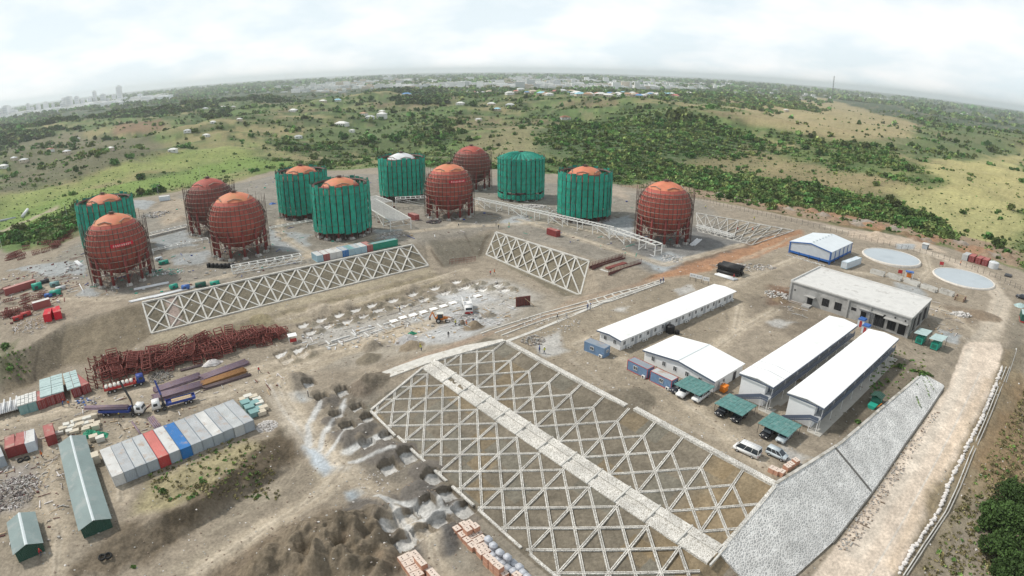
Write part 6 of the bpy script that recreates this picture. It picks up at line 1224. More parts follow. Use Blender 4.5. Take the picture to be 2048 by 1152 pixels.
# ------------------------------------------------------------------ brick pallets
mat('brick_side', (.50, .26, .175), .9, .15, 3, (.46, .34, .27), .3, 3); mat('brick_top', (.66, .56, .49), .9, .14, 4, (.52, .40, .33), .3, 3); mat('wrap', (.50, .52, .57), .3, .12, 2.5, (.34, .36, .41), .35, 3); mat('hole', (.10, .06, .05), .9)
def pallet(kind, two):
    t = thing('brick_pallet' if kind == 'b' else 'wrapped_pallet', '-', 'pallet', (0, 0, -200), 0, 'brick pallets stacked at the foot of the slope'); h = 1.05
    MB().box(-.58, -.5, 0, .58, .5, .12).build('pallet_base', MATS['wood'], t)
    for k in range(2 if two else 1):
        z = .12+k*(h+.02)
        if kind == 'b':
            MB().box(-.56, -.48, z, .56, .48, z+h-.04).build('bricks', MATS['brick_side'], t); MB().box(-.55, -.47, z+h-.04, .55, .47, z+h).build('top_layer', MATS['brick_top'], t)
            if k == (1 if two else 0):
                for x in (-.17, .17): MB().box(x-.07, -.09, z+h-.01, x+.07, .09, z+h+.012).build('vent_hole', MATS['hole'], t)
        else: bevelled(MB().box(-.55, -.47, z, .55, .47, z+h-.06), 'wrapped_stack', MATS['wrap'], t, .14, 3)
    return t
PR = {(k, w): pallet(k, w) for k in 'bs' for w in (0, 1)}; used = set()
def zz(L, ox, oy, f): return [(ox+x/f, oy+y/f, *r_) for x, y, *r_ in L]
Lb = [(805, 215, 'b', 0), (885, 165, 'b', 0), (955, 150, 'b', 0), (935, 220, 'b', 1), (1025, 185, 'b', 1), (870, 285, 'b', 0), (990, 300, 'b', 0), (1060, 265, 'b', 0), (930, 350, 'b', 0), (1045, 365, 'b', 0), (1110, 330, 'b', 0), (990, 415, 'b', 0), (1065, 445, 'b', 0), (1120, 425, 'b', 0), (1100, 500, 'b', 0), (1155, 480, 'b', 0), (1180, 555, 'b', 1), (1245, 610, 'b', 1), (1310, 670, 'b', 1), (1370, 750, 'b', 0), (1185, 330, 's', 1), (1245, 405, 's', 1), (1325, 490, 's', 1), (1415, 545, 's', 1), (1245, 530, 's', 0), (1310, 575, 's', 0), (1360, 625, 's', 0), (1485, 615, 's', 0), (1415, 675, 's', 0), (1560, 665, 's', 0), (1488, 715, 's', 0), (1605, 735, 's', 0), (1530, 775, 'b', 0), (1655, 785, 's', 0),
      (145, 580, 'b', 0), (215, 545, 'b', 0), (295, 520, 'b', 0), (190, 645, 'b', 0), (258, 610, 'b', 0), (240, 712, 'b', 0), (310, 682, 'b', 0), (345, 580, 'b', 1), (388, 630, 'b', 1), (290, 780, 'b', 0), (352, 752, 'b', 0), (440, 690, 'b', 0), (500, 740, 'b', 1), (545, 790, 'b', 1)]
pu = hit(999, 1146)-hit(906, 1057); prz = math.atan2(pu[1], pu[0])
for x, y, k, w2 in zz(Lb, 780, 1020, 6.024):
    top = -9.7+1.15+(1.07 if w2 else 0); p = at(x, y, top); z0 = zt(*p); p = at(x, y, z0+1.15+(1.07 if w2 else 0)); side = 'right hand' if x > 890 else 'left hand'
    lb = {('b', 0): f'single height pallet of orange bricks in the {side} stack at the bottom edge', ('b', 1): f'double height pallet of orange bricks in the {side} stack at the bottom edge', ('s', 0): 'low silver wrapped pallet beside the right hand brick stack', ('s', 1): 'tall silver wrapped pallet beside the right hand brick stack'}[(k, w2)]
    o = PR[(k, w2)]
    if (k, w2) in used: o = dup(o, (p[0], p[1], z0), prz+rnd.uniform(-.07, .07), lb, lb.replace('pallet', 'pallets') if 0 else None)
    else: o.location = (p[0], p[1], z0); o.rotation_euler = (0, 0, prz); o['label'] = lb; used.add((k, w2))
    o['group'] = lb.split(' pallet')[0]+' pallets '+side
    o.scale = (1.22, 1.22, 1.0)
for i, (x, y) in enumerate(((1543, 944), (1552, 948), (1562, 951), (1573, 940), (1580, 935), (1590, 928))):
    o = dup(PR[('b', 0)], g3(hit(x, y)), AX+(0 if i < 3 else 1.3), ['leftmost brick pallet in the weathered row behind the minibus', 'second brick pallet from the left in the weathered row behind the minibus', 'corner brick pallet of the weathered row behind the minibus', 'brick pallet next to the corner of the weathered row behind the minibus', 'orange brick pallet second from the right behind the minibus', 'orange brick pallet at the right end behind the minibus'][i]); o['group'] = 'brick pallets behind the minibus'; o.scale = (1.1, 1.1, .9)
# goods in the yard
mat('crate_cream', (.60, .54, .44), .85, .12, 2, (.45, .37, .28), .25, 2)
def crates(L, labels, grp, z=0, base=None):
    for i, (x, y, w, d, h, m) in enumerate(L):
        t = thing('goods_crate', labels if isinstance(labels, str) else labels[i], 'crate', g3(hit(x, y)), AX+rnd.uniform(-.12, .12), grp); MB().box(-w/2, -d/2, .1, w/2, d/2, h).build('crate_body', MATS[m], t); mb = MB()
        for s in (-.4, 0, .4): mb.box(-w/2-.02, s*d-.04, 0, w/2+.02, s*d+.04, .1)
        mb.build('skid', MATS['wood'], t); MB().box(-w/2-.03, -d/2-.03, h, w/2+.03, d/2+.03, h+.06).build('lid', MATS[m], t)
crates([(x, y, rnd.uniform(1.5, 2.4), rnd.uniform(1.1, 1.5), rnd.uniform(.7, 1.3), 'crate_cream' if i % 3 else 'sack') for i, (x, y) in enumerate(((151, 848), (158, 846), (165, 843), (175, 842), (183, 838), (190, 836), (143, 858), (152, 857), (162, 854), (172, 852), (182, 848), (195, 850), (140, 866), (150, 866), (128, 862), (135, 856), (173, 862), (193, 858), (120, 868), (178, 858)))], 'cream wooden crate in the loose stack behind the long green shed', 'cream crates behind the long green shed')
crates([(190, 925, 2.6, 2.2, 2.0, 'crate_cream'), (189, 880, 2, 1.5, 1.2, 'crate_cream'), (202, 882, 2, 1.5, 1.2, 'sack')], ['tall cream crate between the green shed and the container row', 'cream crate under the edge of the green sheet', 'pale crate right of the green sheet'], 'crates near the green sheet')
crates([(488, 803, 2, 1.5, 1.0, 'crate_cream'), (497, 799, 2, 1.5, 1.2, 'sack'), (508, 799, 2, 1.5, 1.1, 'crate_cream'), (515, 803, 2, 1.5, .9, 'sack'), (520, 812, 2, 1.5, 1.2, 'sack'), (528, 820, 2, 1.5, 1.0, 'crate_cream'), (524, 829, 2, 1.5, 1.0, 'crate_cream')], 'cream crate beside the teal topped ones at the right end of the container row', 'cream crates at the right end of the container row')
crates([(492, 812, 2.2, 2.0, 1.3, 'box_teal'), (500, 821, 2.2, 2.0, 1.3, 'box_teal'), (509, 831, 2.2, 2.0, 1.3, 'box_teal'), (510, 812, 2.2, 1.8, 1.2, 'box_teal'), (518, 822, 2.2, 1.8, 1.0, 'box_teal')], 'teal topped crate at the right end of the container row', 'teal crates at the right end of the container row')
def heap(name, label, cat, px, rad, n, size, m, h=.8, kind='stuff', el=1.0, bars=0):       # loose material nobody could count
    c = hit(*px); mb = MB(); r2 = random.Random(int(px[0]))
    for i in range(n):
        rr_ = rad*math.sqrt(r2.random()); a = r2.uniform(0, 6.28); x, y = rr_*math.cos(a), rr_*math.sin(a)*el; z = max(0, h*(1-rr_/rad))*r2.uniform(.3, 1)
        s = size*r2.uniform(.5, 1.4)
        if bars and r2.random() < bars: q = r2.uniform(0, 3.14); l_ = size*r2.uniform(2, 5); mb.bar((x-l_*math.cos(q), y-l_*math.sin(q), z+.1), (x+l_*math.cos(q), y+l_*math.sin(q), z+.1+r2.uniform(0, .5)), .09, .08, r2.randrange(len(m)))
        else: mb.blob((x, y, z+s*.3), (s*r2.uniform(.7, 1.3), s*r2.uniform(.6, 1), s*.7), r2.randrange(len(m)), 5, 3, .3, r2)
    o = mb.build(name, [MATS[q] for q in m], None, False, g3(c)); tag(o, label, cat, kind=kind); return o
mat('stone_white', (.66, .63, .61), .9, .1, 2); mat('stone_grey', (.38, .37, .35), .9, .15, 2); mat('scrap', (.36, .32, .29), .85, .2, 2); mat('tarp_green', (.02, .26, .15), .6, .2, 1.5); mat('tarp_white', (.62, .59, .58), .7, .15, 1.2, (.48, .40, .37), .3, 1.5)
heap('pebble_heap', 'heap of white pebbles at the right end of the container row', 'pebbles', (534, 853), 2.6, 420, .17, ['stone_white'], .9); heap('scrap_heap', 'heap of grey and brown scrap at the left edge of the yard', 'scrap', (28, 985), 6.2, 560, .26, ['scrap', 'stone_grey', 'scrap', 'tarp_white', 'pipe_dark'], 1.3, bars=.2)
heap('rubble', 'white rubble heap inside the perimeter road loop', 'rubble', (1922, 630), 3.6, 130, .42, ['stone_white', 'stone_grey'], .7, el=.7); heap('rubble', 'scattered white stones among the footing pits', 'stones', (756, 968), 4.2, 60, .16, ['stone_white'], .1)
heap('rubble', 'rubble and offcuts behind the black pipes', 'rubble', (1490, 535), 12, 160, .4, ['stone_grey', 'stone_white', 'scrap'], .3, el=.35, bars=.2); heap('rubble', 'rubble at the left corner of the concrete building', 'rubble', (1554, 590), 4, 110, .35, ['stone_grey', 'stone_white'], .6); heap('scrap_heap', 'tangled dark scrap beside the rusty frames', 'scrap', (322, 755), 3.4, 150, .25, ['scrap', 'steel_dark', 'stone_grey'], .9, bars=.35)
heap('rubble', 'broken stone heap at the corner of the platform road', 'rubble', (1066, 681), 3, 90, .3, ['stone_grey', 'scrap'], .6); heap('debris', 'offcuts and debris around the foot of the front green sphere', 'debris', (783, 470), 6, 120, .35, ['stone_grey', 'tarp_white', 'scrap'], .4, bars=.3); heap('debris', 'pale debris below the tented green sphere', 'debris', (1062, 413), 8, 160, .45, ['stone_white', 'tarp_white'], .8, el=.4)
heap('debris', 'debris between the two green spheres on the right', 'debris', (1098, 422), 8, 120, .35, ['stone_grey', 'scrap', 'pipe_white'], .4, bars=.5); heap('debris', 'stone pieces by the end of the pipe rack', 'debris', (1345, 518), 4.5, 60, .4, ['stone_white', 'stone_grey'], .4); heap('debris', 'loose bits around the footings in the trench', 'debris', (955, 640), 9, 130, .3, ['stone_grey', 'stone_white', 'scrap'], .3, el=.5, bars=.3)
heap('debris', 'loose stone along the bank behind the short lattice kerb', 'debris', (1100, 648), 9, 110, .22, ['stone_grey', 'stone_white'], .2, el=.7); heap('debris', 'loose bits around the front red sphere', 'debris', (330, 545), 8, 120, .35, ['pipe_white', 'stone_grey', 'green_gen'], .3, el=.5, bars=.4); heap('debris', 'debris behind the left spheres', 'debris', (310, 430), 8, 120, .5, ['stone_grey', 'tarp_white', 'steel_dark'], .6, bars=.4)
heap('debris', 'timber and mess beside the red boxes on the bank', 'debris', (65, 650), 7, 150, .3, ['wood', 'scrap', 'tarp_white'], .5, bars=.5); heap('debris', 'scattered offcuts beside the long shed', 'debris', (110, 940), 4, 60, .2, ['wood', 'scrap', 'tarp_white'], .2, el=2.2, bars=.5); heap('debris', 'muddy litter in front of the maroon containers', 'debris', (170, 805), 4, 70, .3, ['tarp_white', 'blue_paint', 'scrap'], .4)
heap('debris', 'black soil heap at the foot of the bannered middle sphere', 'debris', (868, 444), 3.4, 120, .4, ['steel_dark', 'pipe_dark'], .7)
_k = np.random.RandomState(4).choice(np.nonzero((GR < 330) & (GR > 48) & (abs(np.arctan2(GX, GY)) < R(54)))[0], 5200, replace=False)
px_ = np.stack([GX[_k], GY[_k]], 1); pz_ = GZ[_k]; ok_ = poly_sd(px_[:, 0], px_[:, 1], np.array(list(hits(SITE))+[np.array(p) for p in ((330, 200), (260, 20), (0, 0), (-260, 20), (-330, 180))])) > 2
s_ = (px_[:, 0]-O[0])*U[0]+(px_[:, 1]-O[1])*U[1]; n_ = (px_[:, 0]-O[0])*NV[0]+(px_[:, 1]-O[1])*NV[1]; ok_ &= ~((n_ > -1) & (n_ < 37) & (s_ > -10) & (s_ < 77)) & ~((SOIL[_k].sum(1) > 1.5))
mb = MB()
for (x, y), z, k_ in zip(px_, pz_, ok_):
    if k_: q = rnd.uniform(.05, .17)*(1+math.hypot(x, y)/200); mb.blob((x, y, z+.02), (q*rnd.uniform(.7, 1.4), q, q*.55), rnd.choice((0, 0, 1, 2, 3, 3, 3)), 5, 3, .3, rnd)
tag(mb.build('loose_stones', [MATS[q] for q in ('stone_grey', 'stone_white', 'scrap', 'bucket')]), 'loose stones and clods scattered over the bare ground of the site', 'stones', kind='stuff')
def clutter(label, P, n, m, sz=.4, bars=.5):
    P = hits(P); k = near(P.min(0), P.max(0)); k = k[poly_sd(GX[k], GY[k], P) > .1]; k = np.random.RandomState(n).choice(k, min(n, len(k)), replace=False); mb = MB(); r2 = random.Random(n)
    for i in k:
        x, y, z, s, j = GX[i], GY[i], GZ[i], sz*r2.uniform(.4, 1.5), r2.randrange(len(m))
        if r2.random() < bars: q = r2.choice((.68, -.89, r2.uniform(0, 3))); l_ = s*r2.uniform(2, 7); mb.bar((x-l_*math.cos(q), y-l_*math.sin(q), z+.12), (x+l_*math.cos(q), y+l_*math.sin(q), z+.12+r2.uniform(0, .2)), r2.uniform(.1, .28), .12, j)
        else: mb.box(x-s, y-s*.7, z-.1, x+s, y+s*.7, z+s*r2.uniform(.4, 1.3), j)
    return tag(mb.build('site_clutter', [MATS[q] for q in m], None), label, 'clutter', kind='stuff')
CM = ['stone_grey', 'tarp_white', 'scrap', 'wood', 'rust_dark', 'pipe_white']
clutter('small construction clutter strewn between the storage spheres', [(100, 600), (300, 595), (620, 525), (840, 480), (990, 455), (1180, 505), (1300, 515), (1390, 470), (1230, 390), (900, 352), (540, 355), (350, 400), (160, 500)], 620, CM+['green_gen', 'truck_blue'], .36)
clutter('boards, forms and scraps lying round the footing pits in the trench', [(600, 660), (730, 628), (870, 585), (1000, 558), (1060, 600), (1000, 650), (860, 680), (700, 700), (600, 700)], 420, ['stone_grey', 'tarp_white', 'wood', 'pipe_white', 'scrap'], .28)
clutter('scraps and offcuts lying around the storage yard', [(0, 850), (200, 800), (560, 740), (570, 800), (480, 800), (200, 900), (120, 1080), (0, 1100)], 330, ['scrap', 'wood', 'tarp_white', 'stone_grey', 'rust_dark'], .2)
clutter('brown rubble strip along the left edge of the pale road', [(1666, 1098), (1810, 893), (1862, 822), (1880, 826), (1834, 900), (1704, 1105)], 420, ['scrap', 'stone_grey', 'bucket', 'scrap'], .13, .05)
clutter('scraps lying at the far left of the tank platform', [(0, 560), (160, 490), (165, 560), (110, 640), (0, 650)], 260, ['scrap', 'rust_dark', 'tarp_white', 'rust_frame', 'stone_grey'], .36)
clutter('offcuts lying around the concrete building and the basins', [(1540, 590), (1590, 560), (1900, 600), (1930, 660), (1880, 690), (1850, 640), (1640, 580), (1600, 640)], 150, ['stone_grey', 'tarp_white', 'wood', 'scrap'], .25)
def tarp(label, px, r_, h, m, rz=.3, el=.7):
    mb = MB(); r2 = random.Random(int(px[0]*3)); n, k = 14, 6; V = [(0, 0, h)]
    for j in range(1, k+1):
        for i in range(n): a = 6.283*i/n; q = r_*j/k*(1+r2.uniform(-.18, .18)); V.append((q*math.cos(a), q*math.sin(a)*el, max(.02, h*(1-(j/k)**1.6)+r2.uniform(-.2, .2)*(j < k))))
    F = [(0, 1+i, 1+(i+1) % n) for i in range(n)]+[(1+(j-1)*n+i, 1+j*n+i, 1+j*n+(i+1) % n, 1+(j-1)*n+(i+1) % n) for j in range(1, k) for i in range(n)]
    o = mb.add(V, F).build('tarpaulin', MATS[m], None, False, g3(hit(*px)), rz); md = o.modifiers.new('thickness', 'SOLIDIFY'); md.thickness = .04; return tag(o, label, 'tarpaulin')
tarp('left green tarpaulin draped over crates behind the long shed', (181, 871), 2.2, 1.5, 'tarp_green'); tarp('right green tarpaulin draped over crates behind the long shed', (198, 873), 2.4, 1.3, 'tarp_green'); tarp('crumpled pale tarpaulin at the front of the rusty frames', (425, 728), 3.0, 1.4, 'tarp_white', .5, .6); tarp('green sheet lying near the gravel heap in the trench', (824, 667), 1.4, .6, 'tarp_green'); tarp('pale blue sheet at the right edge of the photo', (2040, 612), 3, 1.0, 'sheet_cyan'); tarp('bright blue sheet behind the green spheres on the left', (545, 408), 2.2, .8, 'ware_blue')
t = thing('green_vehicle', 'dark green container body on a red base at the right edge of the photo', 'container', g3(hit(2046, 640)), R(50)); MB().box(-3, -1.2, .4, 3, 1.2, 2.7).build('body', MATS['dark_green'], t); MB().box(-3.1, -1.25, 0, 3.1, 1.25, .4).build('base', MATS['truck_red'], t); MB().box(-2.9, -1.1, 2.7, 2.9, 1.1, 2.78).build('roof', MATS['sheet_cyan'], t)
for i, (x, y) in enumerate(((205, 1116), (217, 1113), (41, 922), (54, 918))):
    tag(MB().lathe([(.45, -.16), (.72, -.2), (.8, 0), (.72, .2), (.45, .16), (.45, -.16)], 20).build('old_tyre', MATS['rubber'], None, True, g3(hit(x, y), .2), (.12, .1, 0)), ['left one of two old tyres lying on the bottom bank', 'right one of two old tyres lying on the bottom bank', 'left one of two tyres in front of the red containers', 'right one of two tyres in front of the red containers'][i], 'tyre')
# ------------------------------------------------------------------ trench works
SG = 'white concrete footing slabs in a row'
sl = [(788, 643), (806, 636), (826, 631), (847, 625), (867, 619), (887, 613), (906, 606.5), (955, 592.6)]; sd = hit(906, 606)-hit(788, 643); srz = math.atan2(sd[1], sd[0])
for i, p in enumerate(sl):
    t = thing('footing_slab', ['white footing slab at the near left end of the row', 'second white footing slab from the left', 'third white footing slab from the left', 'white footing slab in the middle of the row', 'white footing slab directly behind the orange loader', 'white footing slab third from the far right end', 'white footing slab next to the tipper lorry', 'separate white footing slab beyond the tipper lorry'][i], 'concrete slab', g3(hit(*p)), srz, SG); MB().box(-1.2, -1.1, -.3, 1.2, 1.1, .28).build('slab', MATS['roof_white'], t); f = MB()
    for y in (-1.16, 1.16): f.box(-1.3, y-.05, -.3, 1.3, y+.05, .34)
    f.build('formwork', MATS['wood'], t)
for i in range(16):
    f = i/15; x, y = 655+130*f, 690-42*f+(5 if i % 2 else -4); t = tag(MB().box(-1.6, -.22, -.2, 1.6, .22, .3).build('footing_beam', MATS['roof_concrete'], None, False, g3(hit(x, y)), srz+(math.pi/2 if i % 3 == 0 else 0)), 'pale footing beam among the pits at the near end of the slab row', 'concrete beam', 'pale footing beams')
a, b = hit(1217, 552), hit(1282, 527); t = thing('rebar_cage', 'rebar cage and formwork for a foundation right of the short lattice', 'rebar cage', g3(a, .25), yaw_of(a, b)); Ln = float(np.hypot(*(b-a)))
for y in (0, 7.5, 9):
    f = MB().bar((0, y, .5), (Ln, y, .5), .12, 1.0); f.build('formwork', MATS['rust_dark'], t)
    for k in range(24): MB().bar((Ln*k/23, y, -.6), (Ln*k/23, y, 2.3), .13, .13).build('rebar', MATS['rust_dark'], t)
MB().box(2, 2.2, 0, Ln-2, 6, .15).build('bed', MATS['concrete'], t); MB().box(4, 3.2, .15, Ln-4, 5.0, .8).build('rebar_mat', MATS['rust_frame'], t)
a, b = hit(1170, 562), hit(1196, 546); t = thing('plank_stack', 'stack of orange brown planks beside the rebar cage', 'planks', g3(a), yaw_of(a, b))
for k in range(5): MB().box(0, k*.45, .02, float(np.hypot(*(b-a))), k*.45+.38, .12+.05*(k % 3)).build('plank', MATS['wood'], t)
t = thing('shutter_wall', 'dark brown shuttering standing at the head of the trench', 'shuttering', g3(hit(1046, 612)), R(20)); MB().box(-2.4, -.15, 0, 2.4, .15, 3.2).build('shutter', MATS['rust_dark'], t)
for k in range(6): MB().box(-2.3+k*.9, -.24, 0, -2.15+k*.9, -.16, 3.3).build('soldier_post', MATS['rust_frame'], t)
MB().bar((.5, -.2, 2.6), (3.5, -2.2, 0), .14, .14).build('prop', MATS['wood'], t)
t = thing('rebar_fence', 'row of brown rebar standing in the excavation mouth', 'rebar', g3(hit(900, 529)), yaw_of(hit(900, 529), hit(950, 524)))
for k in range(20): MB().bar((k*.55, rnd.uniform(-.4, .4), 0), (k*.55, 0, 2.2), .1, .1).build('rebar', MATS['rust_frame'], t)
MB().bar((0, 0, 1.2), (10.5, 0, 1.2), .08, .08).bar((0, 0, 2.0), (10.5, 0, 2.0), .08, .08).build('rail', MATS['rust_frame'], t)
for i, (x, y, lb) in enumerate(((1385, 556, 'left white notice board at the road junction'), (1397, 559, 'middle white notice board at the road junction'), (1411, 563, 'right white notice board at the road junction'))):
    t = thing('notice_board', lb, 'notice board', g3(hit(x, y+6)), R(-30), 'white notice boards at the junction'); MB().box(-1.1, -.04, 1.3, 1.1, .04, 2.6).build('board', MATS['frame_white'], t)
    for q in (-.9, .9): MB().box(q-.05, .045, 0, q+.05, .12, 2.5).build('post', MATS['steel_dark'], t)
    for k in range(3): MB().box(-.8+k*.6, -.06, 1.7, -.45+k*.6, -.043, 2.2).build('notice', MATS['door_grey'], t)
for x, y, lb in ((1882, 534, 'red sign beside the farther round basin'), (1799, 551, 'small red sign beside the blue framed board')):
    t = thing('red_sign', lb, 'sign', g3(hit(x, y)), R(-30)); MB().box(-.8, -.04, .9, .8, .04, 2.2).build('board', MATS['red_paint'], t)
    for q in (-.6, .6): MB().box(q-.04, .045, 0, q+.04, .1, 2.1).build('post', MATS['steel_dark'], t)
t = thing('blue_frame', 'blue topped white frame with an orange panel beside the near basin', 'machine', g3(hit(1817, 556)), R(-30)); MB().box(-1.5, -1, 2.3, 1.5, 1, 2.6).build('roof', MATS['blue_paint'], t); MB().box(-.8, -.6, .4, .8, .6, 1.8).build('engine', MATS['orange'], t)
for x in (-1.35, 1.35):
    for y in (-.9, .9): MB().box(x-.08, y-.08, 0, x+.08, y+.08, 2.3).build('post', MATS['frame_white'], t)
t = thing('timber_crib', 'dark timber crib at the end of the precast row', 'timber crib', g3(hit(1920, 600)), AX)
for k in range(5): MB().box(-2.2, -1.6, k*.28, 2.2, -1.4, k*.28+.13).box(-2.2, 1.4, k*.28, 2.2, 1.6, k*.28+.13).build('log', MATS['rust_dark'], t); MB().box(-2.0, -1.8, k*.28+.14, -1.8, 1.8, k*.28+.27).box(1.8, -1.8, k*.28+.14, 2.0, 1.8, k*.28+.27).build('log', MATS['wood'], t)
t = thing('slat_stack', 'stack of dark slats beside the perimeter road', 'timber', g3(hit(2016, 552)), AX)
for k in range(6): MB().box(-2, -1.4+k*.48, 0, 2, -1.05+k*.48, .6).build('slat', MATS['steel_dark'], t)
t = thing('site_hut', 'small hut with a dark opening beside the sand heap', 'hut', g3(hit(1850, 497)), AX); MB().box(-1.6, -1.2, 0, 1.6, 1.2, 2.2).build('wall', MATS['box_grey'], t); MB().box(-1.8, -1.5, 2.2, 1.8, 1.5, 2.3).build('roof', MATS['sheet_white'], t); MB().box(-.8, -1.23, 0, .8, -1.203, 1.8).build('opening', MATS['interior_shade'], t)  # hut opening is a dark panel painting the shade inside
t = thing('site_cabin', 'small grey white cabin behind the leftmost green sphere', 'cabin', g3(hit(330, 401)), R(20)); MB().box(-3, -1.4, .1, 3, 1.4, 2.6).build('wall', MATS['box_bwhite'], t); MB().prism([(-1.5, 2.6), (0, 3.0), (1.5, 2.6), (1.5, 2.68), (0, 3.08), (-1.5, 2.68)], -3.1, 3.1).build('roof', MATS['sheet_white'], t)
# gabion bed behind the left sphere
a, b = hit(300, 476), hit(374, 458); tag(MB().box(0, 0, -.3, float(np.hypot(*(b-a))), 1.6, 1.0).build('gabion_wall', MATS['rubble_beam'], None, False, g3(a), yaw_of(a, b)), 'low stone gabion wall behind the left red sphere', 'gabion wall')
# ------------------------------------------------------------------ fence, kerb stones, drains, poles
FP_ = [(1235, 372), (1330, 385), (1440, 412), (1560, 440), (1660, 463), (1780, 492), (1880, 516), (1990, 556), (2060, 592)]
fw = hits(FP_); dcum = np.concatenate([[0], np.cumsum(np.hypot(*np.diff(fw, axis=0).T))]); t = thing('perimeter_fence', 'wire perimeter fence with thin posts along the far side of the site', 'fence', g3(fw[0])); o0 = Vector(g3(fw[0])); tp = []
for k in range(90):
    d = dcum[-1]*k/89; p = (np.interp(d, dcum, fw[:, 0]), np.interp(d, dcum, fw[:, 1])); q = Vector(g3(p))-o0; tp.append(q); MB().bar(q+Vector((0, 0, -.3)), q+Vector((0, 0, 2.1)), .09, .09).build('post', MATS['steel_dark'], t)
mb = MB()
for i in range(89):
    for z in (.5, 1.1, 1.7, 2.05): mb.bar(tp[i]+Vector((0, 0, z)), tp[i+1]+Vector((0, 0, z)), .02, .02)
mb.build('wire', MATS['steel_dark'], t)
KS = [(1797, 1146), (1832, 1088), (1877, 1024), (1899, 965), (1921, 921), (1946, 868), (1966, 832), (1985, 785), (2004, 735)]
kw = hits(KS); dc = np.concatenate([[0], np.cumsum(np.hypot(*np.diff(kw, axis=0).T))]); st0 = [MB().blob((0, 0, .15), (.42, .34, .28), 0, 7, 4, .22, rnd).mesh('kerb_stone', MATS['stone_white']) for _ in range(5)]
for k in range(120):
    d = dc[-1]*(k+rnd.uniform(-.3, .3))/119; p = np.array((np.interp(d, dc, kw[:, 0]), np.interp(d, dc, kw[:, 1])))+np.array((rnd.uniform(-.2, .2), rnd.uniform(-.2, .2)))
    o = obj('kerb_stone', st0[k % 5], None, g3(p), rnd.uniform(0, 6)); s_ = rnd.uniform(.8, 1.5); o.scale = (s_, s_, s_); tag(o, 'pale loose stone in the row along the right edge of the road', 'stone', 'stones lining the road')
DR = [(1806, 1152), (1845, 1092), (1890, 1025), (1913, 976), (1938, 912), (1971, 838), (1992, 785), (2012, 735)]
t = thing('roadside_drain', 'narrow concrete drain running behind the stones along the road', 'drain', g3(hit(*DR[0]))); o0 = Vector(g3(hit(*DR[0])))
for off in (0, 7):
    mb = MB(); P = [Vector(g3(hit(x+off, y)))-o0 for x, y in DR]
    for a, b in zip(P[:-1], P[1:]): mb.bar(a+Vector((0, 0, .05)), b+Vector((0, 0, .05)), .22, .5)
    mb.build('drain_wall', MATS['stone_grey' if off else 'concrete'], t)
def pole(label, px, h, arm=1.4, m='pole_grey', cat='street lamp', name='street_lamp'):
    t = thing(name, label, cat, g3(hit(*px)), rnd.uniform(0, 3)); MB().tube((0, 0, 0), (0, 0, h), .11, 8, 0, .06).build('pole', MATS[m], t)
    if arm: MB().bar((0, 0, h), (arm, 0, h+.2), .07, .07).build('arm', MATS[m], t); MB().box(arm-.1, -.14, h+.12, arm+.5, .14, h+.26).build('lamp_head', MATS['lamp'], t)
mat('pole_grey', (.55, .56, .57), .5, .05)
for px, h, lb in (((136, 442), 10, 'thin pale lamp pole at the left edge of the tank platform'), ((4, 497), 9, 'thin pale pole at the far left edge'), ((401, 360), 10, 'thin pale pole behind the dark red sphere'), ((318, 398), 8, 'thin pale pole beside the small grey cabin'), ((2012, 765), 9, 'lamp pole at the right of the road with a pale arm'), ((1965, 830), 6, 'short pole beside the roadside drain')): pole(lb, px, h)
